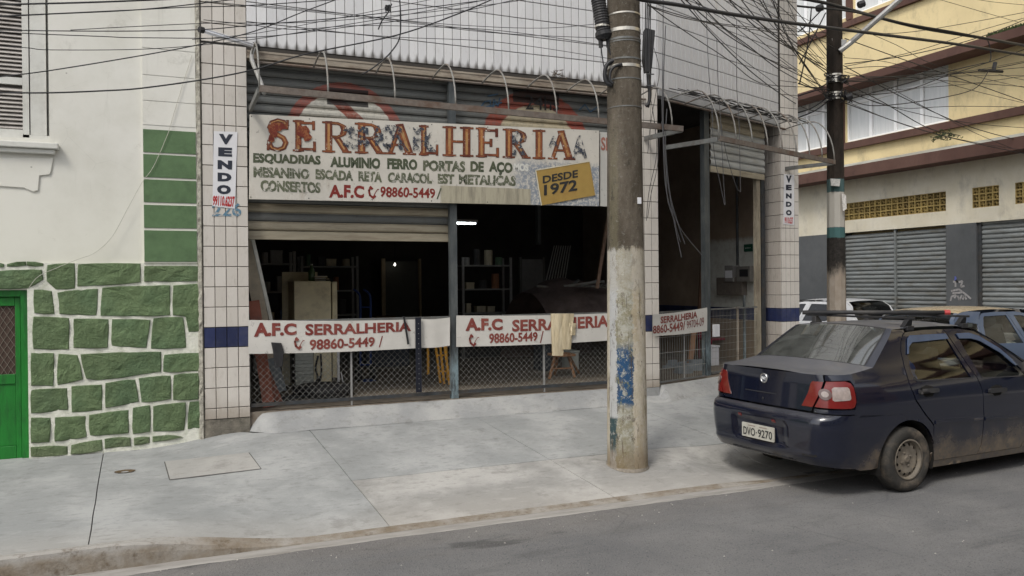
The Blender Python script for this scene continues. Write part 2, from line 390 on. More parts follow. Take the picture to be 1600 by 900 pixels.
# ================================================================== LEFT BUILDING
YL = 8.735
M['stucco'] = simple('white_stucco', (.66,.67,.62), .9, var=.05, scale=3, bump=.25, dirt=(.50,.49,.42), dirtamt=.35, dscale=1.5)
def stuccom():
    t = MT('white_stucco', .9, 0, .2); n1 = t.noise(1.4, 8, .65); n2 = t.noise(30, 5, .7); z = t.xyz()[2]
    c = t.mix(t.ramp(n1, .35, .75), (.70,.69,.64), (.60,.59,.53)); c = t.mix(t.math('MULTIPLY', t.ramp(t.noise(3.2, 9, .75, off=8), .57, .72), .5), c, (.42,.41,.36))
    ck = t.ramp(t.vor(2.3, 'DISTANCE_TO_EDGE'), 0, .006, 1, 0); c = t.mix(t.math('MULTIPLY', ck, t.math('MULTIPLY', t.ramp(n1, .52, .62), .25)), c, (.3,.3,.27))
    lowz = t.ramp(t.math('ADD', z, t.math('MULTIPLY', n1, .5)), 2.3, 3.6, 1, 0); c = t.mix(t.math('MULTIPLY', lowz, .35), c, (.70,.70,.58))
    sp = t.ramp(t.vor(1.9), .0, .022, 1, 0); c = t.mix(t.math('MULTIPLY', sp, .8), c, (.16,.15,.13)); drip = t.ramp(t.noise(6, 6, .7, (1,1,.09), 44), .60, .74); c = t.mix(t.math('MULTIPLY', drip, .28), c, (.36,.35,.30)); pk = t.ramp(t.noise(3.7, 10, .8, off=51), .66, .69); c = t.mix(t.math('MULTIPLY', pk, .4), c, (.47,.46,.42))
    t.col(c); t.bump(n2, .15, .005); return t.m
M['stucco'] = stuccom()
def greenstone():
    t = MT('green_painted_stone', .6, 0, .4); n1 = t.noise(6, 8, .7); n2 = t.noise(22, 8, .75, off=3); n3 = t.noise(2, 4, .6, off=12)
    c = t.mix(t.ramp(n1, .3, .7), (.105,.16,.07), (.15,.215,.10)); c = t.mix(t.math('MULTIPLY', t.ramp(n3, .4, .7), .4), c, (.08,.16,.085))
    c = t.mul(c, t.math('ADD', .9, t.math('MULTIPLY', t.rnd(), .2)))
    chip = t.ramp(t.noise(9, 10, .8, off=7), .69, .72); c = t.mix(chip, c, (.42,.42,.33)); c = t.mix(t.math('MULTIPLY', t.ramp(n2, .62, .75), .35), c, (.04,.06,.03))
    z = t.xyz()[2]; low = t.ramp(t.math('SUBTRACT', z, t.math('MULTIPLY', n1, .3)), .15, .35, 1, 0); c = t.mix(t.math('MULTIPLY', low, .45), c, (.20,.22,.13))
    t.col(c); t.bump(t.math('ADD', n1, t.math('MULTIPLY', n2, .6)), 1.0, .05); return t.m
M['green'] = greenstone()
M['mortar'] = simple('cream_mortar', (.70,.70,.62), .9, var=.18, scale=15, bump=.8, dirt=(.34,.38,.26), dirtamt=.5, dscale=11)
lb = thing('corner_house', 'white stucco house with green painted stone base left of the tiled workshop', 'house', (-1, YL, .3))
dTL, dBR = onY(45,453,YL), onY(45,718,YL); DX = dBR.x+.005; DZ = dTL.z
wx = onY(77,200,YL).x; sx0 = onY(224,300,YL).x
wz = onY(60,217,YL).z
wall = MB(); wall.box((-6, YL, DZ), (wx, YL+.3, wz)); wall.box((wx, YL, DZ), (.40, YL+.3, 9)); wall.box((DX, YL, .1), (.40, YL+.3, DZ)); wall.box((-6, YL, .1), (DX-1.0, YL+.3, DZ)); wall.box((wx-1.3-.9, YL, wz), (wx-1.3, YL+.3, 9)); wall.box((-6, YL, wz), (wx-2.2, YL+.3, 9)); wall.box((wx-1.3, YL, 6.2), (wx, YL+.3, 9))
wall.box((-6, YL+.3, .1), (.4, YL+6, 9))
obj('wall', wall, M['stucco'], lb)
# thick mortar bed behind the stones
mb_ = MB(); mz = onY(150,411,YL).z
pl = [(DX, .18), (DX, DZ+.02)]
mort = MB(); mort.box((DX, YL-.018, .12), (.40, YL-.0015, mz)); mort.box((-3, YL-.018, DZ+.015), (DX, YL-.0015, mz-.01)); obj('mortar_bed', mort, M['mortar'], lb)
STN = [[(30,32),(100,22),(104,38),(28,42)],[(109,22),(172,30),(170,40),(110,38)],[(0,30),(14,34),(12,44),(0,44)],
[(-60,62),(165,55),(172,95),(112,128),(-60,132)],[(192,37),(298,30),(300,130),(225,133),(190,100)],
[(315,33),(563,30),(563,105),(312,122)],[(582,40),(808,42),(806,100),(582,103)],
[(136,136),(206,142),(218,232),(138,228)],[(232,148),(392,132),(386,238),(240,232)],[(412,128),(682,118),(682,238),(406,240)],[(697,120),(808,112),(808,300),(758,306),(748,240),(697,238)],
[(135,245),(275,250),(275,375),(135,372)],[(297,253),(435,255),(432,368),(297,368)],[(452,255),(602,258),(588,368),(450,362)],[(618,252),(735,248),(748,368),(608,372)],
[(125,392),(215,392),(213,522),(125,520)],[(235,395),(310,400),(332,495),(232,518)],[(325,395),(645,385),(645,465),(395,500),(348,492)],[(662,398),(806,390),(800,462),(657,466)],
[(125,540),(268,532),(272,618),(125,632)],[(288,525),(408,518),(408,618),(290,628)],[(425,512),(542,498),(556,585),(425,610)],[(558,492),(685,482),(685,575),(570,588)],[(700,480),(797,472),(797,575),(697,578)],
[(125,652),(202,652),(198,748),(125,750)],[(222,650),(342,645),(346,728),(220,745)],[(360,640),(515,620),(515,712),(362,722)],[(535,612),(602,602),(602,705),(535,715)],[(617,605),(745,590),(740,700),(617,705)],[(762,588),(806,585),(808,690),(755,695)],
[(125,768),(268,765),(272,800),(125,808)],[(288,760),(408,738),(410,782),(285,798)],[(422,735),(522,730),(525,765),(422,775)],[(540,732),(600,728),(600,752),(540,762)],[(615,725),(700,722),(735,728),(700,735),(615,748)]]
def stone_mesh(pts, seed, depth=.035, rough=.012, y0=None, soft=.35):
    """irregular stone: outline on the wall, bevelled rim, knobbly face"""
    n = len(pts); ed = []
    for i in range(n):
        a, b = pts[i], pts[(i+1) % n]; k = max(1, int(round((b-a).length/.07)))
        for j in range(k):
            p = a.lerp(b, j/k)
            if j: p = p+Vector((noise.noise(p*7+Vector((seed,0,0)))*.007, 0, noise.noise(p*7+Vector((0,seed,0)))*.007))
            ed.append(p)
    # round the corners
    m = len(ed); ed = [ed[i]*.92+(ed[i-1]+ed[(i+1) % m])*.04 for i in range(m)]
    c = sum(ed, Vector())/m; ed = [p+(p-c).normalized()*.009 for p in ed]; g = MB(); yb = y0
    r0 = [Vector((p.x, yb, p.z)) for p in ed]
    def inner(s, d): return [Vector((c.x+(p.x-c.x)*s(p), yb-d-rough*noise.noise(Vector(((c.x+(p.x-c.x)*s(p))*11, seed, (c.z+(p.z-c.z)*s(p))*11))), c.z+(p.z-c.z)*s(p))) for p in ed]
    L = lambda inset: (lambda p: max(.2, 1-inset/max(.03, math.hypot(p.x-c.x, p.z-c.z))))
    rr = [r0, inner(L(.003), depth*.7), inner(L(.010), depth), inner(lambda p: .72, depth*1.1), inner(lambda p: .36, depth*1.12)]
    for r in rr: g.v += r
    for k in range(4):
        for i in range(m): j = (i+1) % m; g.f.append((k*m+i, k*m+j, (k+1)*m+j, (k+1)*m+i)); g.m.append(0)
    g.v.append(Vector((c.x, yb-depth*1.12, c.z))); q = len(g.v)-1
    for i in range(m): g.f.append((4*m+i, 4*m+(i+1) % m, q)); g.m.append(0)
    return g
for k, s in enumerate(STN):
    pts = [onY(x/2.5725, y/2.5725+400, YL-.03) for x, y in s]
    nm = obj('stone', stone_mesh(pts, k*3.7, .017, .017, YL-.012), M['green'], lb, smooth=False)
# smooth green quoin blocks above, white ones further up
yj = [200, 240, 279, 318, 358, 411]
qm = MB(); qm.box((sx0, YL-.03, mz), (.385, YL-.001, 9)); qn = obj('quoin', qm, M['stucco'], lb)
M['greenflat'] = simple('green_painted_quoin', (.095,.165,.075), .6, var=.2, scale=7, bump=.4, dirt=(.055,.095,.045), dirtamt=.55, spec=.4)
for a, b in zip(yj[:-1], yj[1:]):
    z1 = onY(225, a, YL).z-.012+.004*sin(a); z0 = onY(225, b, YL).z+.012; o = MB()
    x0, x1 = sx0+.003, .38; o.box((x0, YL-.037, z0), (x1, YL-.031, z1)); obj('quoin_block', o, M['greenflat'], qn, bevel=.002)
for a, b in ((118,158),(158,196),(76,118),(30,76)):
    z1 = onY(225, a, YL).z-.004; z0 = onY(225, b, YL).z+.004; o = MB(); o.box((sx0+.002, YL-.0345, z0), (.383, YL-.031, z1)); obj('quoin_block', o, M['stucco'], qn, bevel=.002)
# ragged old mortar strip between the two buildings
g = MB(); rows = []
M['ragged'] = simple('ragged_mortar', (.42,.40,.34), .95, var=.5, scale=30, bump=1., dirt=(.07,.06,.05), dirtamt=.8, dscale=14)
for i in range(181):
    z = .25+i*9/180; a = .012*noise.noise(Vector((0, 0, z*14))); b = .01*noise.noise(Vector((5, 0, z*23)))
    rows.append(len(g.v)); g.v += [Vector((.384+a, YL-.02, z)), Vector((.393+a, YL-.05+b, z)), Vector((.42, YL-.055-b, z)), Vector((.432, YL-.03, z))]
for i in range(180):
    for j in range(3): a = rows[i]+j; g.f.append((a, a+1, a+5, a+4)); g.m.append(0)
obj('mortar_seam', g, M['ragged'], lb)
# louvred window
M['wpaint'] = simple('old_white_paint', (.60,.60,.56), .7, var=.08, scale=6, bump=.2, dirt=(.35,.34,.29), dirtamt=.35)
M['louvre'] = simple('grey_louvre', (.46,.43,.40), .8, var=.15, scale=8, dirt=(.25,.22,.2), dirtamt=.5)
win = MB(); x1 = wx; x0 = wx-1.3
win.box((x1-.02, YL+.10, wz), (x1+.0, YL+.299, 6.2)); win.box((x0, YL+.18, wz), (x1-.02, YL+.2, 6.2)); wf = obj('window', win, M['wpaint'], lb)
xs1 = onY(35,100,YL+.05).x; xm = onY(45,100,YL+.05).x
fr = MB(); fr.box((xm+.01, YL+.035, wz+.04), (x1-.025, YL+.075, 6.2)); fr.box((x0, YL+.03, wz), (x1, YL+.13, wz+.038)); obj('frame', fr, M['wpaint'], lb)
zr0, zr1 = onY(30,203,YL+.05).z, onY(30,133,YL+.05).z; zr2 = onY(30,122,YL+.05).z
sh = MB(); sh.box((xs1, YL+.03, zr0-.07), (xm, YL+.07, 6.2)); sh.box((x0, YL+.031, zr0-.07), (xs1-.001, YL+.069, zr0)); sh.box((x0, YL+.031, zr1), (xs1-.001, YL+.069, zr2)); sh.box((x0, YL+.031, zr2), (x0+.2, YL+.069, 6.2)); shu = obj('shutter', sh, M['wpaint'], lb)
def louv(z):
    o = MB(); o.obox((x0+.2, YL+.035, z), (xs1-x0-.201, 0, 0), (0, .03, .028), (0, -.004, .006)); return o
z = zr0+.005; proto = None
while z < 6.15:
    if z+.035 < zr1 or z > zr2:
        if proto is None: proto = obj('slat', louv(z), M['louvre'], shu); pz = z; bl = W[proto.name].copy()
        else: child_copy(proto, bl+Vector((0,0,z-pz)), shu)
    z += .0385
bk = MB(); bk.box((x0, YL+.075, zr0), (xs1+.02, YL+.09, 6.2)); obj('back_panel', bk, simple('dark_gap', (.12,.11,.10), .9), shu)
# sill and ornament below
sl_ = MB(); zt = onY(60,222,YL-.08).z; zb = onY(60,243,YL-.08).z; xe = onY(91,235,YL-.08).x
sl_.box((-3, YL-.085, zt-.055), (xe, YL-.001, zt)); sl_.box((-3, YL-.055, zt-.10), (xe-.03, YL-.001, zt-.056)); obj('window_sill', sl_, M['wpaint'], lb, bevel=.008)
orn = [(-20,247),(84,247),(80,268),(78,273),(62,275),(60,298),(52,300),(38,294),(-20,290)]
o = MB(); o.prism([onY(x, y, YL-.001) for x, y in orn], (0, -.013, 0)); obj('apron_ornament', o, M['stucco'], lb, bevel=.006)
# green door
M['gdoor'] = simple('green_gloss_paint', (.01,.17,.02), .45, var=.3, scale=5, bump=.3, dirt=(.01,.06,.015), dirtamt=.7, spec=.5, stretch=(3,3,.6))
dx1 = DX; dx0 = DX-1.0
d = MB(); d.box((dx1-.06, YL+.02, .28), (dx1-.001, YL+.14, DZ-.001)); d.box((dx0, YL+.02, DZ-.06), (dx1-.061, YL+.14, DZ-.001)); d.box((dx0, YL+.02, .28), (dx0+.06, YL+.14, DZ-.061)); 
door = obj('door', d, M['gdoor'], lb)
zl0, zl1 = onY(10,585,YL+.06).z, onY(10,478,YL+.06).z; xw = onY(24,520,YL+.06).x
lf = MB(); lf.box((xw, YL+.05, .3), (dx1-.065, YL+.09, DZ-.065)); lf.box((dx0+.065, YL+.05, zl1), (xw-.001, YL+.09, DZ-.065)); lf.box((dx0+.065, YL+.05, .3), (xw-.001, YL+.085, .42)); lf.box((dx0+.065, YL+.05, zl0-.09), (xw-.001, YL+.09, zl0)); lf.box((dx0+.065, YL+.062, .421), (xw-.001, YL+.075, zl0-.091)); lf.box((dx0+.065, YL+.05, zl0), (dx0+.2, YL+.09, zl1-.001))
obj('leaf', lf, M['gdoor'], door, bevel=.004)
gl = MB(); gl.box((dx0+.2, YL+.075, zl0), (xw, YL+.08, zl1)); obj('pane', gl, simple('brown_pane', (.07,.045,.035), .5), door)
gr = MB()
for k in range(-14, 15):
    cx = xw-.15+k*.055
    for sgn in (1, -1):
        pts = []
        for s_ in range(0, 41):
            zz = zl0+(zl1-zl0)*s_/40; xx = cx+sgn*(zz-(zl0+zl1)/2)*.6
            if dx0+.2 < xx < xw: pts.append((xx, YL+.068+.002*sgn, zz))
        if len(pts) > 1: gr.tube([pts[0], pts[-1]], .0025, 3)
obj('grille', gr, simple('grille_grey', (.18,.16,.13), .6), door)
st = MB(); st.box((dx0, YL-.005, .2), (dx1, YL+.3, .3)); obj('doorstep', st, M['slab'], lb)

# ================================================================== HOUSES ON THE CAMERA'S SIDE OF THE ROAD (unseen, added to shade the street and darken its reflections)
for k, (xa_, xb_, hh, colr, lab) in enumerate(((-16,-3.2,7.5,(.42,.36,.28),'ochre two storey house on the camera side of the road, left'), (-3.1,9.5,6.2,(.50,.49,.46),'pale two storey house on the camera side of the road, middle'), (9.6,24,8.2,(.33,.24,.20),'brick coloured house on the camera side of the road, right'))):
    Yh = -8.5; t = thing('street_house', lab, 'house', ((xa_+xb_)/2, Yh, 0), 'houses on the camera side of the road')
    o = MB(); o.box((xa_, Yh-8, 0), (xb_, Yh, hh)); obj('wall', o, simple('house_wall_%s' % 'abc'[k], colr, .9, var=.1, scale=2), t)
    o = MB(); o.box((xa_, Yh-8, hh+.002), (xb_, Yh+.3, hh+.25)); obj('cornice', o, M['kerb'], t)
    n = int((xb_-xa_)/2.6)
    for i in range(n):
        x = xa_+1+i*2.6
        for z0, z1 in ((.9,2.3),(3.9,5.3)): o = MB(); o.box((x, Yh+.002, z0), (x+1.1, Yh+.05, z1)); obj('window', o, simple('house_pane', (.03,.035,.04), .1, var=.05) if not bpy.data.materials.get('house_pane') else bpy.data.materials['house_pane'], t)
o = MB(); o.box((-30, -8.49, -.02), (30, -6.6, .14)); obj('near_sidewalk', o, M['slab2'], kind='structure')
# ================================================================== TILED WORKSHOP BUILDING
shop = thing('workshop_building', 'two storey workshop faced in small white tiles with two wide open bays', 'building', (4, YA, TH))
Zl = onY(398,72,YA).z; Zl = (Zl+onY(950,130,YA).z)/2       # underside of the tiled upper wall (about 4.28)
ZT = 7.4
xL0, xL1 = .436, onY(388.6,400,YA).x                         # left pillar
xM0 = 5.30
M['grout'] = simple('dark_grout', (.07,.065,.06), .95, var=.3, scale=20)
def tilemat(name, c1, c2, grime=False, dirty=.25):
    t = MT(name, .38, 0, .45); r = t.rnd(); n1 = t.noise(2.2, 8, .7); n2 = t.noise(14, 7, .75, (1.6,1.6,.5), 4); x = t.xyz()
    c = t.mix(r, c1, c2); c = t.mix(t.math('MULTIPLY', t.ramp(n2, .5, .8), dirty), c, (.22,.18,.13))
    c = t.mix(t.math('MULTIPLY', t.ramp(t.noise(5, 9, .7, (1,1,.25), 11), .55, .8), dirty*1.1), c, (.30,.26,.2))
    chip = t.ramp(t.noise(17, 6, .7, off=21), .735, .75); c = t.mix(t.math('MULTIPLY', chip, .8), c, (.16,.13,.1))
    if grime:      # soot creeping up the joints above the lintel
        fx = t.math('ABSOLUTE', t.math('SUBTRACT', t.math('FRACT', t.math('DIVIDE', t.math('SUBTRACT', x[0], xL1), .1)), .5))
        hgt = t.math('ADD', t.math('MULTIPLY', t.math('POWER', t.math('MULTIPLY', fx, 2), 2.4), .075), .014)
        d = t.math('SUBTRACT', t.math('ADD', hgt, t.math('MULTIPLY', t.math('SUBTRACT', n2, .5), .06)), t.math('SUBTRACT', x[2], Zl))
        c = t.mix(t.math('MULTIPLY', t.ramp(d, -.045, .05), .85), c, (.06,.05,.04))
    else:
        low = t.ramp(t.math('ADD', x[2], t.math('MULTIPLY', n1, .35)), .62, .98, 1, 0); c = t.mix(t.math('MULTIPLY', low, .7), c, (.17,.12,.07))
    t.col(c); t.rough(t.math('ADD', .3, t.math('MULTIPLY', n2, .4))); return t.m
M['tile_up'] = tilemat('white_tile', (.58,.58,.59), (.68,.68,.685), True, .28)
M['tile_b'] = tilemat('white_tile_turned', (.58,.58,.59), (.68,.68,.685), False, .28)
M['tile_low'] = tilemat('cream_tile', (.52,.485,.44), (.60,.565,.52), False, .40)
M['tile_blue'] = simple('blue_tile', (.022,.03,.085), .35, var=.25, scale=20, obvar=.3, dirt=(.10,.10,.12), dirtamt=.4, spec=.5)
M['tile_side'] = tilemat('side_tile', (.50,.45,.40), (.56,.51,.46), False, .55)
# carcass -------------------------------------------------------------
sw = MB()
G0 = YA+.006
def qprism(a, b, z0, z1, th, mi=0):      # wall slab from a to b (xy), thickness th to the inside (left of a->b)
    a, b = Vector((*a[:2], 0)), Vector((*b[:2], 0)); d = (b-a).normalized(); n = Vector((-d.y, d.x, 0))
    return (a+Vector((0,0,z0)), b-a, n*th, Vector((0,0,z1-z0)))
PE = Vector((8.7, YA+(8.7-PB.x)*math.tan(rad(AB)), 0))
YC = PE.y
o = MB(); o.box((xL0, G0, Zl), (PB.x-.08, G0+.25, ZT)); obj('upper_wall', o, M['grout'], shop)
o = MB(); a = PB-nB*.006; b = PE-nB*.006-dB*.0; o.obox(*qprism(a, b, Zl, ZT, .25)); obj('upper_wall', o, M['grout'], shop)
pl_ = {}
o = MB(); o.box((xL0, G0, .3), (xL1-.003, G0+.38, Zl-.001)); pl_['L'] = obj('pillar', o, M['grout'], shop)
o = MB(); o.box((xM0+.003, G0, .35), (PB.x-.003, G0+.38, Zl-.001)); pl_['M'] = obj('pillar', o, M['grout'], shop)
o = MB(); o.box((8.706, YC+.006, .3), (9.04, YC+.55, ZT-.002)); pl_['C'] = obj('pillar', o, M['grout'], shop)
# plinth of the left pillar
o = MB(); o.box((xL0-.005, YA-.004, .2), (xL1-.004, G0, onY(350,655,YA).z)); obj('plinth', o, simple('bare_plinth', (.13,.12,.10), .95, var=.5, scale=14, bump=1., dirt=(.30,.27,.22), dirtamt=.6), pl_['L'])
o = MB(); o.box((xM0+.004, YA-.004, .2), (PB.x-.004, G0, .56)); obj('plinth', o, M['apron'], pl_['M'])
# every tile
def tile_mesh(wd, ht, name='tile'):
    o = MB(); e = .0035; d = .006; v = []
    for (i, y) in ((0, 0), (e, -d)):
        v += [(i, y, i), (wd-i, y, i), (wd-i, y, ht-i), (i, y, ht-i)]
    o.add(v, [(4,5,6,7)]+[(i, (i+1) % 4, 4+(i+1) % 4, 4+i) for i in range(4)])
    me = bpy.data.meshes.new(name); me.from_pydata([tuple(q) for q in o.v], [], o.f); me.update(); return me
tiles = []     # (apparent size, key, pos, rotz, parent)
_tm = {}
def tile(key, mat, wd, ht, pos, rot, parent):
    k = (mat, round(wd, 4), round(ht, 4))
    if k not in _tm: _tm[k] = tile_mesh(wd, ht); _tm[k].materials.append(M[mat])
    p = Vector(pos); d = (p-CAM).length; r = (p-CAM).normalized(); n = Vector((sin(rot), -cos(rot), 0))
    zc = p.z < 5.4
    tiles.append(((-r.dot(n))/d**2*(wd*ht) if zc else 0, _tm[k], p, rot, parent))
TP = .203; GV, GH = .0050, .0062
blue0 = 1.265
def column_tiles(x0, x1, y, z_from, z_to, n, rot, parent, mat, blue=True, dirx=None, zph=0):
    """n tiles across from x0 to x1 (points along the wall), courses of TP"""
    a, b = Vector(x0), Vector(x1); d = (b-a); pw = d.length/n; u = d.normalized()
    k = math.floor((z_from-blue0)/TP)
    while True:
        z = blue0+k*TP
        if z >= z_to-.02: break
        z0, z1 = max(z, z_from), min(z+TP, z_to)
        if z1-z0 > .03:
            for i in range(n):
                p = a+u*(i*pw+GV/2); m_ = 'tile_blue' if (blue and k == 0) else mat
                tile(None, m_, pw-GV, z1-z0-GH, (p.x, p.y, z0+GH/2), rot, parent)
        k += 1
zpl = onY(350,655,YA).z+.004
column_tiles((xL0+.0, YA, 0), (xL1, YA, 0), YA, zpl, Zl-.0, 4, 0, pl_['L'], 'tile_low')
column_tiles((xM0, YA, 0), (PB.x, YA, 0), YA, .56, Zl, 5, 0, pl_['M'], 'tile_low')
column_tiles((8.70, YC, 0), (9.045, YC, 0), YC, .4, ZT, 4, 0, pl_['C'], 'tile_low')
# return face of the corner pillar (faces left, towards the opening)
column_tiles((8.70, YC+.55, 0), (8.70, YC, 0), 0, .5, Zl, 4, -pi/2, pl_['C'], 'tile_side')
# upper wall
wallA = [o_ for o_ in shop.children if o_.name.startswith('upper_wall')]
nA = round((PB.x-xL1)/.1)
def upper(a, b, n, rot, parent, mat='tile_up'):
    a, b = Vector(a), Vector(b); u = (b-a).normalized(); pw = (b-a).length/n; z = Zl; h = .243 
    # short first course, like the cut tiles above the lintel
    hs = [.243]+[TP]*14
    for hh in hs:
        if z+hh > ZT: break
        for i in range(n):
            p = a+u*(i*pw+GV/2); tile(None, mat, pw-GV, hh-GH, (p.x, p.y, z+GH/2), rot, parent)
        z += hh
upper((xL1, YA, 0), (PB.x, YA, 0), nA, 0, wallA[0])
column_tiles((xL0, YA, 0), (xL1, YA, 0), YA, Zl, ZT, 4, 0, wallA[0], 'tile_low', False)
lenB = (PE-PB).length
upper(PB, PE-dB*.06, 30, rad(AB), wallA[1], 'tile_b')
tiles.sort(key=lambda q: -q[0])
rest = {}
for i, (s_, me, p, rot, par) in enumerate(tiles):
    if i < 300:
        ob = bpy.data.objects.new('tile', me); C.objects.link(ob); place_copy(ob, p, par, (0, 0, rot))
    else:
        g = rest.setdefault(par.name, (par, MB(), []))
        R_ = Matrix.Rotation(rot, 3, 'Z'); mt = me.materials[0]
        if mt not in g[2]: g[2].append(mt)
        g[1].add([p+R_@v.co for v in me.vertices], [tuple(f.vertices) for f in me.polygons], g[2].index(mt))
for par, g, mats in rest.values(): obj('tile_field', g, mats, par, kind='stuff')
# dark strip coloured as the shadow in the gap, and the steel lintel
M['lintel'] = simple('rusty_cream_steel', (.30,.26,.21), .75, var=.3, scale=9, bump=.3, dirt=(.10,.06,.04), dirtamt=.7, stretch=(.5,1,2))
M['dsteel'] = simple('dark_steel', (.055,.06,.065), .6, metal=.3, var=.4, scale=12, dirt=(.10,.075,.05), dirtamt=.5)
M['gsteel'] = simple('grey_steel', (.16,.165,.16), .6, metal=.3, var=.3, scale=10, dirt=(.09,.06,.04), dirtamt=.6)
M['galv'] = simple('galvanised_steel', (.42,.42,.41), .45, metal=.6, var=.2, scale=10, dirt=(.20,.16,.12), dirtamt=.4)
o = MB(); o.box((xL1+.001, YA+.0, Zl-.042), (xM0+.3, YA+.10, Zl-.004)); obj('lintel_gap', o, simple('soot_gap', (.05,.045,.04), .9), shop)
o = MB(); o.box((xL1+.001, YA-.012, Zl-.125), (xM0+.003, YA+.10, Zl-.044)); o.box((xL1+.001, YA-.018, Zl-.066), (xM0+.003, YA-.0125, Zl-.046)); obj('lintel', o, M['lintel'], shop)
a0, b0 = PB+nB*.01+dB*.02, PE+nB*.01-dB*.02
o = MB(); o.obox(*qprism(a0, b0, Zl-.09, Zl-.006, .12)); obj('lintel', o, simple('grey_concrete_strip', (.34,.34,.34), .85, var=.2, scale=8), shop)
# ---- interior shell (the unlit dark is put into its wall colours)
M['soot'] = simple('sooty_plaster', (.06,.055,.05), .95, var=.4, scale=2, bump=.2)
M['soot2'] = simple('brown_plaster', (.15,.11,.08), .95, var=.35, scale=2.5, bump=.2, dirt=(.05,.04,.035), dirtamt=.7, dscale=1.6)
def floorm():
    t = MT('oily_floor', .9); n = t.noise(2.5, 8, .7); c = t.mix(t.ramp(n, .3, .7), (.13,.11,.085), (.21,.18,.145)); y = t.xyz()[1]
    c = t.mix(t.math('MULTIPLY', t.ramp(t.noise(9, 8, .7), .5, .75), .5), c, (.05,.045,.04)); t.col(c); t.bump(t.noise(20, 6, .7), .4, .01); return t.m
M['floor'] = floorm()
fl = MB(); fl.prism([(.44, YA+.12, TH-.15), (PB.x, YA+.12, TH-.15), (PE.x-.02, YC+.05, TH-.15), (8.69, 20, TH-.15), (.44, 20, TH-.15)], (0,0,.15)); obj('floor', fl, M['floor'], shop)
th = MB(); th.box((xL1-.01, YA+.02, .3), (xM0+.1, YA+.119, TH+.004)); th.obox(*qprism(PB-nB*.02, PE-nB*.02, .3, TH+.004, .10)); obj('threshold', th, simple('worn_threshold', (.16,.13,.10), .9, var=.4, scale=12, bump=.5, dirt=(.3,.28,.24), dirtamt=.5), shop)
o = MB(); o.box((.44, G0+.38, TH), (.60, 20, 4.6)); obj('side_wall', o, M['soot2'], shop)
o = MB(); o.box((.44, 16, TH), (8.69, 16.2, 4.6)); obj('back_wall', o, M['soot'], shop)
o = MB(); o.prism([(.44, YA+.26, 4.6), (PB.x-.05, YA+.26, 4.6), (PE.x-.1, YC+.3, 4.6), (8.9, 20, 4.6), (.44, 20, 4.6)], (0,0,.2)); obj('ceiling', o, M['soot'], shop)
o = MB(); o.box((.44, 16.2, TH), (9.04, 16.4, ZT)); o.box((8.9, YC+.56, .2), (9.04, 16.4, ZT)); o.box((.1, YA+.3, 4.8), (.435, 16.4, ZT)); obj('outer_wall', o, simple('plain_render', (.4,.39,.37), .9), shop)
# right inner wall with grey paint patch and blue dado band
def innerwall():
    t = MT('inner_right_wall', .9); n = t.noise(1.7, 8, .7); n2 = t.noise(7, 8, .75, off=5); x = t.xyz()
    c = t.mix(t.ramp(n, .3, .7), (.36,.28,.21), (.25,.19,.145)); grey = t.mix(t.ramp(n2, .4, .75), (.62,.63,.58), (.46,.44,.40))
    e = t.math('MULTIPLY', t.math('SUBTRACT', n2, .5), .15)
    m1 = t.math('MULTIPLY', t.ramp(t.math('ADD', x[1], e), 11.45, 11.6, 1, 0), t.ramp(t.math('ADD', x[2], e), 2.5, 2.62, 1, 0)); c = t.mix(m1, c, grey)
    m2 = t.ramp(t.math('ADD', x[2], e), 1.25, 1.3, 1, 0); c = t.mix(m2, c, (.24,.18,.12)); t.col(c); t.bump(n2, .3, .01); return t.m
o = MB(); o.box((8.70, YC+.56, TH), (8.899, 16, 4.6)); inw = obj('side_wall', o, innerwall(), shop)
for k in range(18):
    o = MB(); y = YC+.60+k*.2; o.box((8.691, y+.003, 1.27), (8.699, y+.197, 1.46)); obj('dado_tile', o, M['tile_blue'], inw)
# roof
o = MB(); o.box((.4, YA-.02, ZT), (9.08, 16.4, ZT+.15)); obj('roof', o, simple('roof_slab', (.3,.29,.28), .9), shop)

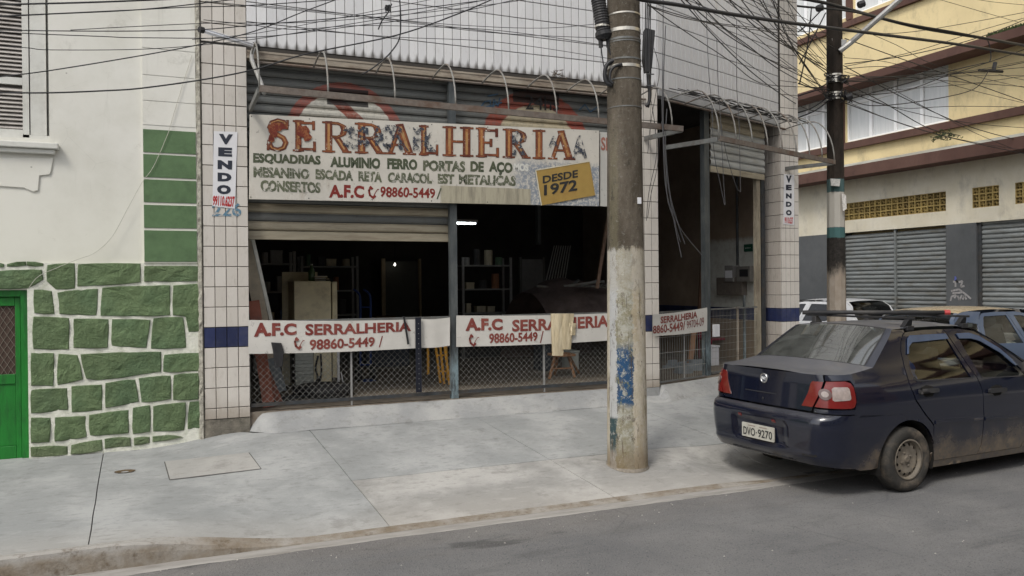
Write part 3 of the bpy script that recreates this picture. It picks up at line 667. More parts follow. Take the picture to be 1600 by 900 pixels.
# ================================================================== ROLLER SHUTTERS
def shutter_mat(name, paint=None):
    t = MT(name, .55, .25, .4); n1 = t.noise(3, 8, .7, (.4,1,3)); n2 = t.noise(16, 8, .75, off=3); x = t.xyz()
    c = t.mix(t.ramp(n1, .3, .75), (.115,.12,.115), (.19,.195,.185)); c = t.mix(t.math('MULTIPLY', t.ramp(n2, .5, .75), .6), c, (.09,.07,.05))
    if paint: c = paint(t, c, x, n2)
    t.col(c); return t.m
YSH = YA+.16
def disc(t, x, n, cx, cz, r0):
    dx = t.math('SUBTRACT', x[0], cx); dz = t.math('SUBTRACT', x[2], cz)
    return t.math('ADD', t.math('SQRT', t.math('ADD', t.math('POWER', dx, 2), t.math('POWER', dz, 2))), t.math('MULTIPLY', t.math('SUBTRACT', n, .5), .05)), dx, dz
def signpaint(t, c, x, n):
    cc = onY(541,226,YSH); R1 = onY(541,226,YSH).z-onY(541,226-97,YSH).z; R1 = abs(R1)
    d, dx, dz = disc(t, x, n, cc.x, cc.z, R1)
    worn = t.ramp(n, .45, .65, 1, .6)
    ring = t.math('MULTIPLY', t.ramp(d, R1-.115, R1-.10), t.ramp(d, R1-.01, R1, 1, 0)); inn = t.ramp(d, R1-.115, R1-.10, 1, 0)
    c = t.mix(t.math('MULTIPLY', inn, worn), c, (.52,.50,.44)); c = t.mix(t.math('MULTIPLY', ring, worn), c, (.27,.095,.075))
    # diagonal bar
    dg = t.math('ABSOLUTE', t.math('ADD', t.math('ADD', t.math('MULTIPLY', dx, .66), t.math('MULTIPLY', dz, .75)), -.283))
    c = t.mix(t.math('MULTIPLY', t.math('MULTIPLY', t.ramp(dg, .055, .062, 1, 0), inn), worn), c, (.26,.08,.055))
    # black letter bars
    bx = t.math('MULTIPLY', t.ramp(dx, -.21, -.20), t.ramp(dx, .24, .25, 1, 0))
    for z0, z1 in ((.55,.60),(.42,.50)):
        b = t.math('MULTIPLY', t.math('MULTIPLY', bx, t.ramp(dz, z0-.005, z0)), t.ramp(dz, z1, z1+.005, 1, 0)); c = t.mix(t.math('MULTIPLY', b, .92), c, (.022,.02,.02))
    # second sign
    cc = onY(838,236,YSH); R2 = abs(onY(838,236,YSH).z-onY(838,140,YSH).z); d, dx, dz = disc(t, x, n, cc.x, cc.z, R2)
    inn = t.ramp(d, R2-.2, R2-.18, 1, 0); ring = t.math('MULTIPLY', t.ramp(d, R2-.2, R2-.18), t.ramp(d, R2-.02, R2, 1, 0))
    c = t.mix(t.math('MULTIPLY', inn, worn), c, (.46,.40,.28)); c = t.mix(t.math('MULTIPLY', ring, worn), c, (.30,.08,.055))
    b = t.math('MULTIPLY', t.math('MULTIPLY', t.ramp(t.math('ABSOLUTE', t.math('ADD', dx, .0)), .3, .31, 1, 0), t.ramp(dz, .56, .565)), .92); c = t.mix(b, c, (.03,.027,.025))
    return c
M['shut_sign'] = shutter_mat('painted_shutter', signpaint)
M['shut'] = shutter_mat('grey_shutter'); 
M['shut_cream'] = simple('cream_shutter', (.36,.32,.24), .65, metal=.1, var=.25, scale=6, bump=.1, dirt=(.17,.13,.09), dirtamt=.6, stretch=(.4,1,3))
def slat_mesh(a, b, out, h, name='slat', depth=.018):
    """one interlocking slat between two points, bulging outward"""
    a, b, out = Vector(a), Vector(b), Vector(out); o = MB(); prof = [(0, -.004), (.06, -.008), (.14, depth*.6), (.32, depth), (.6, depth), (.8, depth*.62), (.9, 0), (.93, .004), (.99, .004), (1, -.004)]
    for f, d in prof: o.v += [a+out*d+Vector((0,0,f*h)), b+out*d+Vector((0,0,f*h))]
    for i in range(len(prof)-1): k = 2*i; o.f.append((k, k+1, k+3, k+2)); o.m.append(0)
    return o
def roller(label, a, b, out, z0, z1, h, mat, group=None, lastmat=None, bottom=.10):
    t = thing('roller_shutter', label, 'shutter', ((a[0]+b[0])/2, (a[1]+b[1])/2, z0), group)
    a, b = Vector((a[0], a[1], 0)), Vector((b[0], b[1], 0)); z = z0+bottom; proto = None
    bt = MB(); bt.obox(a+Vector((0,0,z0))+Vector(out)*.012, b-a, -Vector(out)*.03, Vector((0,0,bottom-.006))); obj('bottom_rail', bt, lastmat or mat, t, bevel=.005)
    i = 0
    while z < z1-.02:
        mm = mat[i % len(mat)] if isinstance(mat, list) else mat
        if isinstance(mat, list) and i >= len(mat)*1: mm = mat[-1]
        obj('slat', slat_mesh(a+Vector((0,0,z)), b+Vector((0,0,z)), out, h), mm, t, smooth=False); z += h; i += 1
    return t
xm0, xm1 = onY(702.5,400,YA+.05).x, onY(713,400,YA+.05).x
sb = onY(545,376,YSH).z
roller('half raised shutter of the left bay, grey and cream slats below the big sign', (xL1+.01, YSH), (xm0+.03, YSH), (0,-1,0), sb, Zl-.13, .094, [M['shut_cream'], M['shut'], M['shut_cream'], M['shut'], M['shut_sign']], lastmat=M['shut_cream'], bottom=.095)
roller('grey shutter of the right bay behind the big sign, painted 24hs in black', (xm1-.03, YSH), (xM0+.0, YSH), (0,-1,0), 2.95, Zl-.13, .094, M['shut_sign'])
t2 = [o_ for o_ in C.objects if o_.name.startswith('roller_shutter')][-1]
M['blackpaint'] = simple('black_brush_paint', (.03,.03,.03), .7, var=.5, scale=20)
M['bluepaint'] = simple('blue_brush_paint', (.05,.10,.16), .7, var=.5, scale=20)
Y_ = YSH-.024
text_quad('24hs', onY(821,148,Y_), onY(873,152,Y_), onY(873,173,Y_), onY(821,171,Y_), M['blackpaint'], t2, .0, jit=1)
def scribble(pts, Y, r, mat, parent, name='graffiti'):
    o = MB(); P3 = [onY(x, y, Y) for x, y in pts]
    for i in range(len(P3)-1):
        a, b = P3[i], P3[i+1]; d = (b-a).normalized(); n = Vector((-d.z, 0, d.x))*r; e = d*r*.5
        o.add([a-n-e, b-n+e, b+n+e, a+n-e], [(0,1,2,3)])
    return obj(name, o, mat, parent)
for k, pts in enumerate([[(752,166),(757,159),(766,157),(766,165),(756,168)], [(770,168),(772,155),(778,166),(781,153)], [(748,172),(784,160)], [(905,172),(914,163),(922,175),(935,166)], [(762,150),(778,147)]]):
    scribble(pts, Y_-.001*k, .007, M['bluepaint'], t2)
# posts between the bays
o = MB(); o.box((xm0, YA+.02, TH+.003), (xm1, YA+.09, Zl-.127)); 
def mullm():
    t = MT('blue_grey_post', .5, .3); n = t.noise(8, 8, .75, (1,1,.3)); z = t.xyz()[2]
    c = t.mix(t.ramp(n, .4, .7), (.075,.085,.09), (.13,.14,.14)); f = t.math('MULTIPLY', t.ramp(z, 1.35, .75), t.ramp(n, .4, .65)); c = t.mix(f, c, (.28,.38,.42)); t.col(c); return t.m
M['mull'] = mullm()
obj('post', o, M['mull'], shop, 'blue grey steel post between the two wide bays')
mB0, mB1 = onB(1102,400,-.12), onB(1109.5,400,-.12)
o = MB(); o.obox(mB0+Vector((0,0,TH+.004-mB0.z)), mB1-mB0-Vector((0,0,(mB1-mB0).z)), -nB*.07, Vector((0,0,Zl-.1-TH))); obj('post', o, M['mull'], shop, 'steel post of the corner doorway')
o = MB(); j0, j1 = onB(1183,400,-.2), onB(1188.5,400,-.2); j0.z = j1.z = TH; o.obox(j0, j1-j0, -nB*.06, Vector((0,0,Zl-.1-TH))); obj('post', o, simple('cream_post', (.33,.29,.22), .7, var=.4, scale=15, dirt=(.1,.07,.05), dirtamt=.6, stretch=(1,1,.3)), shop, 'stained cream guide post of the corner doorway')
o = MB(); j0, j1 = onB(1190,400,-.22), onB(1196,400,-.22); j0.z = j1.z = TH; o.obox(j0, j1-j0, -nB*.05, Vector((0,0,Zl-.1-TH))); obj('guide_rail', o, M['dsteel'], shop)
# corner shutter
sA, sBp = onB(1109.5,300,-.16), onB(1194,300,-.16)
zc = (onB(1109,269,-.16).z+onB(1192,281,-.16).z)/2
M['shut_light'] = simple('light_grey_shutter', (.40,.41,.40), .6, metal=.15, var=.2, scale=6, dirt=(.2,.18,.14), dirtamt=.5, stretch=(.5,.5,3))
roller('light grey shutter half lowered over the corner doorway', (sA.x, sA.y), (sBp.x, sBp.y), nB, zc, Zl-.1, .105, [M['shut_light']]*5+[M['shut_cream']], lastmat=M['shut_cream'], bottom=.09)
# ================================================================== MAIN SIGN
M['board'] = None
def boardm(name, base, amt=.5, rust=True, seed=0):
    t = MT(name, .65, 0, .3); n1 = t.noise(2.2, 9, .7, off=seed); n2 = t.noise(13, 9, .78, off=seed+4); n3 = t.noise(3.2, 9, .8, (1,1,.35), seed+9)
    c = t.mix(t.ramp(n1, .3, .7), base, tuple(q*.86 for q in base)); c = t.mix(t.math('MULTIPLY', t.ramp(n3, .55, .72), amt*.7), c, (.33,.27,.20))
    c = t.mix(t.math('MULTIPLY', t.ramp(n2, .60, .66), amt), c, (.16,.15,.14))
    if rust: c = t.mix(t.math('MULTIPLY', t.ramp(t.noise(7, 9, .8, off=seed+14), .66, .70), .8), c, (.25,.11,.05))
    t.col(c); t.bump(n2, .2, .004); return t
BT = boardm('sign_board', (.60,.57,.51), .75); xx = BT.xyz()
src = BT.b.inputs['Base Color'].links[0].from_socket
# bare blue-grey patch on the right, bleached strip low down
nn = BT.noise(5, 9, .8, off=30); nb = BT.noise(24, 8, .8, off=33)
px0, px1 = onY(800,290,YA-.05).x, onY(937,290,YA-.05).x; pz = onY(870,255,YA-.05).z
m1 = BT.math('MULTIPLY', BT.ramp(BT.math('ADD', xx[0], BT.math('MULTIPLY', nn, .5)), px0+.2, px0+.45), BT.ramp(BT.math('ADD', xx[2], BT.math('MULTIPLY', nn, .3)), pz+.12, pz+.2, 1, 0))
m1 = BT.math('MULTIPLY', m1, BT.ramp(nb, .4, .55))
c_ = BT.mix(BT.math('MULTIPLY', m1, .85), src, (.16,.20,.26))
lx = onY(686,300,YA-.05).x; lz = onY(760,292,YA-.05).z
m2 = BT.math('MULTIPLY', BT.ramp(xx[0], lx, lx+.03), BT.math('MULTIPLY', BT.ramp(xx[0], px0+.22, px0+.25, 1, 0), BT.ramp(xx[2], lz-.01, lz, 1, 0)))
c_ = BT.mix(m2, c_, BT.mix(BT.ramp(BT.noise(9, 6, .7, (2,1,.25), 40), .4, .7), (.40,.37,.28), (.24,.22,.17)))
BT.col(c_); M['board'] = BT.m
YB = YA-.055
sign = thing('main_sign', 'long weathered white sign board lettered SERRALHERIA above the bays', 'sign', (3, YB, 2.8))
TLs, TRs, BRs, BLs = onY(390.5,178.5,YB), onY(936,204,YB), onY(936,322,YB), onY(389.5,311,YB)
o = MB(); o.prism([TLs, TRs, BRs, BLs], (0, .03, 0)); obj('board', o, M['board'], sign)
o = MB()
for x in (392, 470, 560, 650, 740, 830, 930):
    for yy in (0, 1):
        f = (x-390)/546; p = (TLs.lerp(TRs, f) if yy else BLs.lerp(BRs, f)); z = p.z+(-.02 if yy else .02); o.lathe([(.0, -.004), (.006, -.003), (.006, 0)], (p.x, YB, z), 6, 'Y')
obj('rivets', o, M['dsteel'], sign)
s2 = thing('small_sign', 'narrow faded sheet at the right end of the big sign beside the concrete pole', 'sign', onY(945,322,YB+.02))
o = MB(); o.prism([onY(938,206,YB+.02), onY(975,209,YB+.02), onY(975,324,YB+.02), onY(938,322,YB+.02)], (0,.02,0)); obj('board', o, boardm('faded_sheet', (.50,.49,.46), .7, seed=5).m, s2)
M['fadedred'] = simple('faded_red_letter', (.30,.13,.10), .7, var=.5, scale=30)
text_quad('SE', onY(939,214,YB+.017), onY(954,215,YB+.017), onY(954,236,YB+.017), onY(939,235,YB+.017), M['fadedred'], s2, .03)
def worn_paint(name, c, board, lo=.60, hi=.64, sc_=14, c2=None, seed=0, amt=1.):
    t = MT(name, .65, 0, .3); n = t.noise(sc_, 9, .8, off=seed); q = t.mix(t.ramp(t.noise(6, 5, .6, off=seed+2), .35, .65), c, c2 or c)
    t.col(t.mix(t.math('MULTIPLY', t.ramp(n, lo, hi), amt), q, board)); return t.m
WB = (.56,.54,.49)
M['l_out'] = worn_paint('letter_outline', (.09,.03,.018), WB, .59, .63, 16)
M['l_org'] = worn_paint('letter_orange', (.26,.085,.035), WB, .58, .62, 14, (.11,.03,.02), 3)
M['l_gold'] = worn_paint('letter_gold', (.38,.23,.10), (.28,.10,.04), .5, .6, 20, (.42,.2,.07), 5)
M['l_old'] = worn_paint('old_slate_letter', (.05,.058,.078), WB, .56, .60, 26, seed=8)
_m = M['l_old']; _n, _l = nodes(_m); _t = _n.new('ShaderNodeBsdfTransparent'); _x = _n.new('ShaderNodeMixShader'); _z = _n.new('ShaderNodeTexNoise'); _z.inputs['Scale'].default_value = 17; _z.inputs['Detail'].default_value = 9; _z.inputs['Roughness'].default_value = .75
_g = _n.new('ShaderNodeNewGeometry'); _l.new(_g.outputs['Position'], _z.inputs['Vector']); _r = _n.new('ShaderNodeMapRange'); _r.inputs[1].default_value = .47; _r.inputs[2].default_value = .51; _l.new(_z.outputs['Fac'], _r.inputs[0])
_l.new(_r.outputs[0], _x.inputs[0]); _l.new(_n['Principled BSDF'].outputs[0], _x.inputs[1]); _l.new(_t.outputs[0], _x.inputs[2]); _l.new(_x.outputs[0], _n['Material Output'].inputs['Surface'])
M['l_smear'] = worn_paint('red_smear', (.16,.03,.02), (.28,.10,.04), .5, .56, 24, seed=44)
M['l_green'] = worn_paint('letter_green', (.06,.075,.045), WB, .60, .68, 22, (.09,.10,.06), 11)
M['l_green2'] = worn_paint('letter_green_worn', (.085,.095,.06), WB, .53, .61, 20, (.13,.14,.09), 13)
M['l_red'] = worn_paint('letter_red', (.20,.028,.022), WB, .68, .72, 20, seed=15)
# slab-serif capitals built stroke by stroke -------------------------
SER = {'H': [('v',.2),('v',.8),('h',.5,.2,.8)], 'I': [('v',.5)], 'E': [('v',.22),('h',.92,.1,.86),('h',.5,.22,.62),('h',.08,.1,.9),('t',.86,.72,.98),('t',.9,.02,.32),('t',.62,.38,.62)],
       'L': [('v',.25),('h',.08,.1,.9),('t',.9,.02,.36)], 'R': [('v',.22),('bowl',),('leg',)], 'A': [('dl',),('dr',),('h',.32,.3,.7)], 'S': [('s',)]}
def serif_strokes(ch):
    """list of (polyline, half width)"""
    out = []; W_ = .115
    for s in SER[ch]:
        if s[0] == 'v': out += [([(s[1],0),(s[1],1)], W_), ([(s[1]-.21,.03),(s[1]+.21,.03)], .035), ([(s[1]-.21,.97),(s[1]+.21,.97)], .035)]
        elif s[0] == 'h': out.append(([(s[2],s[1]),(s[3],s[1])], .05))
        elif s[0] == 't': out.append(([(s[1],s[2]),(s[1],s[3])], .045))
        elif s[0] == 'bowl': out += [([(.22,.95),(.55,.95),(.74,.88),(.8,.74),(.74,.59),(.55,.51),(.22,.51)], .06), ([(.74,.86),(.79,.74),(.74,.61)], .10)]
        elif s[0] == 'leg': out += [([(.5,.5),(.66,.3),(.84,.04)], .105), ([(.74,.03),(1.02,.03)], .035)]
        elif s[0] == 'dl': out += [([(.5,.97),(.16,.03)], .06), ([(.0,.03),(.32,.03)], .035)]
        elif s[0] == 'dr': out += [([(.48,1.0),(.82,.03)], .12), ([(.62,.03),(1.02,.03)], .035)]
        elif s[0] == 's': out += [([(.86,.8),(.74,.93),(.5,.97),(.26,.9),(.17,.74),(.28,.6),(.5,.51),(.72,.42),(.83,.27),(.74,.1),(.5,.03),(.26,.08),(.14,.22)], .10), ([(.9,.98),(.88,.7)], .04), ([(.1,.02),(.12,.32)], .04)]
    return out
def stroke_mesh(strokes, map3, grow, n_, dz):
    o = MB(); asp = .62
    for k, (pl_s, hw) in enumerate(strokes):
        hw = max(.008, hw+grow); L_, R2_ = [], []
        m = len(pl_s)
        for i, (x, y) in enumerate(pl_s):
            a = pl_s[max(i-1, 0)]; b = pl_s[min(i+1, m-1)]; dx, dy = (b[0]-a[0])*asp, (b[1]-a[1]); l = math.hypot(dx, dy) or 1; nx, ny = -dy/l/asp, dx/l
            ex = (dx/l/asp*grow, dy/l*grow) if i in (0, m-1) else (0, 0); sg = 1 if i else -1
            L_.append((x+nx*hw*asp+ex[0]*sg, y+ny*hw*.62+ex[1]*sg)); R2_.append((x-nx*hw*asp+ex[0]*sg, y-ny*hw*.62+ex[1]*sg))
        vs = [map3(*p)+n_*(dz+k*.00012) for p in L_]+[map3(*p)+n_*(dz+k*.00012) for p in R2_]
        o.add(vs, [(i, m+i, m+i+1, i+1) for i in range(m-1)])
    return o
LET = [('S',415,453),('E',458,495),('R',504,547),('R',555,600),('A',602,648),('L',654,686),('H',693,738),('E',744,781),('R',786,827),('I',833,851),('A',857,897)]
for k, (ch, xa, xb) in enumerate(LET):
    f = lambda x: (186+(x-415)*(205.5-186)/480, 235+(x-415)*(250-235)/480)
    (ta, ba), (tb, bb) = f(xa), f(xb)
    if ch == 'I': xa, xb = xa-12, xb+12
    def map3(u, v, xa=xa, xb=xb, ta=ta, tb=tb, ba=ba, bb=bb): 
        x = xa+(xb-xa)*u; return onY(x, (ba+(bb-ba)*u)*(1-v)+(ta+(tb-ta)*u)*v, YB)
    n_ = Vector((0,-1,0)); st = serif_strokes(ch)
    L1 = obj('letter', stroke_mesh(st, map3, .018, n_, .0025), M['l_out'], sign)
    obj('fill', stroke_mesh(st, map3, .0, n_, .004), M['l_org'], L1); obj('highlight', stroke_mesh([q for q in st if q[1] > .05], map3, -.07, n_, .0065), M['l_gold'], L1)
# later reddish smears dabbed over the first letters
def dab(cx, cy, rx, ry, seed):
    o = MB(); ring = []
    for i in range(22):
        a = 2*pi*i/22; r = 1+.55*noise.noise(Vector((cos(a)*1.6, sin(a)*1.6, seed))); ring.append(onY(cx+rx*r*cos(a), cy+ry*r*sin(a), YB-.0080-.0001*seed))
    o.add(ring+[onY(cx, cy, YB-.0080-.0001*seed)], [((i+1) % 22, i, 22) for i in range(22)]); obj('paint_smear', o, M['l_smear'], sign)
for k, (cx, cy, rx, ry) in enumerate(((427,203,7,12),(437,198,10,6),(424,217,5,6),(472,205,9,11),(480,214,7,6),(468,222,4,5))): dab(cx, cy, rx, ry, k+1)
# ghosts of the older lettering
for ch, xa, xb, ya, yb in (('S',535,578,196,232),('K',586,612,196,232),('R',602,640,195,236),('R',645,682,199,236),('A',893,918,211,247),('A',856,874,212,232),('R',800,822,204,242)):
    text_quad(ch, onY(xa,ya,YB-.0085), onY(xb,ya+1,YB-.0085), onY(xb,yb+1,YB-.0085), onY(xa,yb,YB-.0085), M['l_old'], sign, .05, 'old_letter')
def line(s, x0, x1, ty0, by0, ty1, by1, mat, parent, Y=YB-.002, bold=.055, jit=0, name='lettering'):
    return text_quad(s, onY(x0,ty0,Y), onY(x1,ty1,Y), onY(x1,by1,Y), onY(x0,by0,Y), mat, parent, bold, name, jit=jit)
line('ESQUADRIAS', 395.5,501, 239,256, 243,260, M['l_green'], sign, jit=1)
line('ALUMINIO', 516,594, 244.5,261, 247,264, M['l_green'], sign, jit=2)
line('FERRO', 605,652, 247,264, 249,266, M['l_green'], sign, jit=3)
line('PORTAS', 661,727, 250,267, 252,269, M['l_green2'], sign, jit=4)
line('DE', 735,756, 252,268, 253,269, M['l_green'], sign, jit=5)
line('AÇO', 764,801, 252,272, 254,274, M['l_green'], sign, jit=6)
M['l_white'] = worn_paint('letter_white', (.62,.62,.58), (.2,.24,.3), .6, .66, 20, seed=21)
line('MOS', 803,826, 255,267, 256,268, M['l_white'], sign)
line('MESANINO', 396,484, 260,277, 264,280, M['l_green2'], sign, jit=7)
line('ESCADA', 493,552, 264,280, 267,283, M['l_green2'], sign, jit=8)
line('RETA', 560,597, 267,283, 269,285, M['l_green2'], sign, jit=9)
line('CARACOL', 606,675, 269,285, 271,287, M['l_green2'], sign, jit=10)
line('EST', 684,710, 271,287, 272,288, M['l_green2'], sign, jit=11)
line('METALICAS', 717,806, 272,288, 275,291, M['l_green2'], sign, jit=12)
line('CONSERTOS', 407,501, 281,299, 285,302, M['l_green2'], sign, jit=13)
line('A.F.C', 514,569, 288,309, 290,309.5, M['l_red'], sign, bold=.045, jit=14)
line('98860-5449', 594,680, 291,308, 294,310, M['l_red'], sign, bold=.03, jit=15)
line('/', 682,690, 294,311, 294,311, M['l_green'], sign, bold=.0)
def phone_icon(cx, cy, s, Y, mat, parent):
    P2 = [(cx-4*s, cy-8*s), (cx-6.5*s, cy-3*s), (cx-5*s, cy+4*s), (cx, cy+8*s)]
    scribble(P2, Y, .011*s, mat, parent, 'phone_symbol'); scribble([(cx-4.5*s, cy-9*s), (cx-1.5*s, cy-6*s)], Y-.0003, .013*s, mat, parent, 'phone_symbol'); scribble([(cx-.5*s, cy+8.5*s), (cx+3*s, cy+5*s)], Y-.0006, .013*s, mat, parent, 'phone_symbol')
    scribble([(cx+1*s, cy+5*s), (cx+4*s, cy-1*s), (cx+7*s, cy-5*s), (cx+9*s, cy-5*s)], Y-.0009, .004*s, mat, parent, 'phone_symbol')
phone_icon(583, 301, 1, YB-.002, M['l_red'], sign)
# yellow plate
YY = YB-.012
yp = thing('yellow_plate', 'tilted yellow plate lettered DESDE 1972 fixed over the big sign', 'sign', onY(885,310,YY))
o = MB(); o.prism([onY(837,266,YY), onY(921,252,YY), onY(930,305,YY), onY(846,321,YY)], (0,.006,0)); obj('plate', o, simple('yellow_plate_paint', (.36,.24,.07), .55, var=.12, scale=9, dirt=(.3,.16,.05), dirtamt=.5), yp)
o = MB()
for a, b in (((837,266),(921,252)), ((837,266),(846,321))):
    A_, B_ = onY(*a, YY-.001), onY(*b, YY-.001); o.bar(A_, B_, .012, .004, up=(0,1,0))
obj('edge', o, simple('pale_edge', (.6,.56,.44), .6), yp)
line('DESDE', 848,903, 275,287, 265,277, M['blackpaint'], yp, YY-.003, .03); line('1972', 850,902, 289,306, 280,298, M['blackpaint'], yp, YY-.003, .03)
# ================================================================== HANGING BANNERS
def banner(label, quad, plane, parts, seed):
    P4 = [plane(*q) for q in quad]; nrm = (P4[1]-P4[0]).cross(P4[0]-P4[3]).normalized()
    if nrm.y > 0: nrm = -nrm
    t = thing('banner_sheet', label, 'sign', (P4[3]+P4[2])/2)
    def q3(u, v): return (P4[3]*(1-u)+P4[2]*u)*(1-v)+(P4[0]*(1-u)+P4[1]*u)*v
    def srf(u, v): return q3(u, v)+nrm*.006*noise.noise(Vector((u*3, v, seed)))+Vector((0,0,-.012*sin(pi*u)))*(1)
    o = MB(); o.grid(srf, 24, 4); k = len(o.v); o.grid(lambda u, v: srf(1-u, v)-nrm*.004, 24, 4); obj('sheet', o, boardm('banner_metal', (.60,.58,.54), .55, seed=seed).m, t)
    for (s, u0, u1, v0, v1, v2, v3, bold, mat) in parts:
        vs, fs = text_mesh(s, bold); out = []
        for x, y in vs:
            u = u0+(u1-u0)*x; vb = v0+(v2-v0)*x; vt = v1+(v3-v1)*x; out.append(srf(u, vb+(vt-vb)*y)+nrm*.004)
        m = MB(); m.add(out, fs); obj('lettering', m, mat, t)
    return t, srf, nrm
YBN = YA-.03
pA = lambda x, y: onY(x, y, YBN)
M['l_red2'] = worn_paint('banner_red', (.17,.03,.025), WB, .60, .67, 26, (.24,.07,.055), 31)
t, srf, nr = banner('white metal banner lettered A.F.C SERRALHERIA across the left bay fence', [(388,500),(651,499),(651,544),(388,553)], pA,
    [('A.F.C', .03,.27,.50,.93,.56,.92,.05,M['l_red2']), ('SERRALHERIA', .32,.965,.54,.90,.60,.93,.035,M['l_red2']), ('98860-5449', .345,.735,.08,.42,.13,.46,.03,M['l_red2']), ('/', .76,.785,.1,.47,.1,.47,.0,M['l_red2'])], 3)
phone_icon(467, 537, .95, YBN-.01, M['l_red2'], t)
banner('blank white metal banner piece beside the steel post in the left bay', [(651.5,498),(703,496),(703,540),(651.5,543)], pA, [], 9)
t, srf, nr = banner('white metal banner lettered A.F.C SERRALHERIA across the right bay fence', [(713,493),(952,489.5),(952,532),(713,542)], pA,
    [('A.F.C', .055,.285,.50,.93,.52,.90,.05,M['l_red2']), ('SERRALHERIA', .345,.995,.46,.86,.5,.94,.035,M['l_red2']), ('98860-5449', .20,.51,.08,.42,.12,.44,.03,M['l_red2']), ('/', .525,.55,.05,.46,.05,.46,.0,M['l_red2'])], 14)
phone_icon(740, 532, .95, YBN-.01, M['l_red2'], t)
pBn = lambda x, y: onB(x, y, .03)
banner('white metal banner lettered SERRALHERIA with two phone numbers at the corner doorway', [(1020,491.5),(1105,480.5),(1105,517),(1020,525)], pBn,
    [('SERRALHERIA', .13,.80,.56,.88,.64,.93,.03,M['l_red2']), ('8860-5449/', .0,.57,.1,.48,.17,.58,.02,M['l_red2']), ('99704-09', .60,.93,.22,.55,.25,.62,.0,M['l_red2'])], 22)
# ================================================================== VENDO STICKERS
M['sticker'] = simple('white_sticker', (.68,.68,.70), .5, var=.05)
M['navy'] = simple('navy_print', (.03,.035,.05), .5, var=.1); M['redprint'] = simple('red_print', (.42,.03,.03), .5, var=.1); M['bluespray'] = worn_paint('blue_brush_number', (.10,.20,.28), (.5,.46,.42), .5, .6, 30)
YV = YA-.012
t = thing('for_sale_sticker', 'vertical white VENDO poster with red phone number on the left tiled pillar', 'poster', onY(352,325,YV))
def quadmesh(pts): o = MB(); o.prism(pts, (0,.002,0)); return o
obj('paper', quadmesh([onY(334,205,YV), onY(371,206,YV), onY(367,326,YV), onY(332,322,YV)]), M['sticker'], t)
for s, x0, x1, y0, y1 in (('V',342,364,209,225),('E',341,363,230,244),('N',340,363,250,264),('D',340,362,269.5,283),('O',339,361,288.5,303)):
    text_quad(s, onY(x0,y0,YV-.002), onY(x1,y0+1,YV-.002), onY(x1-.5,y1+1,YV-.002), onY(x0,y1,YV-.002), M['navy'], t, .07)
text_quad('99110.6237', onY(333,305,YV-.002), onY(367,306.5,YV-.002), onY(366,324,YV-.002), onY(332,321,YV-.002), M['redprint'], t, .04)
text_quad('226', onY(331,319,YV+.0025), onY(377,317,YV+.0025), onY(377,338,YV+.0025), onY(331,338,YV+.0025), M['bluespray'], shop, .02, name='house_number')
t = thing('for_sale_sticker', 'narrow white VENDO poster on the corner pillar right of the doorway', 'poster', onY(1232,352,YC-.012))
YV2 = YC-.012
obj('paper', quadmesh([onY(1225,272,YV2), onY(1241,273,YV2), onY(1241,352,YV2), onY(1224,350,YV2)]), M['sticker'], t)
for s, y0, y1 in (('V',274,285.5),('E',288.5,297),('N',302,310),('D',315,323),('O',328,336.5)):
    text_quad(s, onY(1228,y0,YV2-.002), onY(1237,y0+.3,YV2-.002), onY(1237,y1+.3,YV2-.002), onY(1228,y1,YV2-.002), M['navy'], t, .07)
text_quad('99110.6237', onY(1226,339,YV2-.002), onY(1239,339.3,YV2-.002), onY(1239,350,YV2-.002), onY(1226,349,YV2-.002), M['redprint'], t, .03)
# ================================================================== YELLOW BUILDING ACROSS THE SIDE STREET
XB = 16.6
yb = thing('yellow_building', 'large yellow building with brown ledges and grey ground floor across the side street', 'building', (XB, 14, .14))
def ym(name, c1, c2, stain, amt=.5, z0=None):
    t = MT(name, .85, 0, .2); n = t.noise(.9, 9, .7); n2 = t.noise(3, 9, .75, (1,.7,.35), 6); c = t.mix(t.ramp(n, .35, .7), c1, c2)
    c = t.mix(t.math('MULTIPLY', t.ramp(n2, .5, .72), amt), c, stain); c = t.mix(t.math('MULTIPLY', t.ramp(t.noise(1.6, 10, .8, (1,1,.5), 19), .56, .68), amt*.5), c, stain); c = t.mix(t.math('MULTIPLY', t.ramp(t.noise(14, 8, .8, off=9), .62, .75), amt*.7), c, tuple(q*.5 for q in stain)); t.col(c); t.bump(t.noise(40, 4, .7), .15, .01); return t.m
M['yel'] = ym('yellow_paint', (.74,.61,.35), (.66,.54,.31), (.34,.29,.19), .6)
M['brown'] = ym('brown_ledge', (.10,.055,.045), (.13,.075,.06), (.05,.03,.03), .5)
M['creamw'] = ym('stained_cream_wall', (.60,.55,.43), (.68,.64,.54), (.30,.28,.24), .55)
M['dgrey'] = ym('dark_grey_base', (.085,.09,.095), (.11,.115,.12), (.05,.05,.05), .3)
M['dirtywhite'] = ym('dirty_white', (.42,.42,.38), (.30,.29,.25), (.15,.14,.12), .7)
def Zat(x, y, X=XB): return onX(x, y, X).z
def Yat(x, X=XB, y=400): return onX(x, y, X).y
def xbox(x0, x1, y0, y1, z0, z1): o = MB(); o.box((x0, min(y0,y1), z0), (x1, max(y0,y1), z1)); return o
zs1 = 3.14; yR = -3.0; yF = 34
cols = [Yat(1318), Yat(1395.5), Yat(1398), Yat(1478), Yat(1525), Yat(1531)]
y5 = cols[5]; Ye3 = y5-4.2
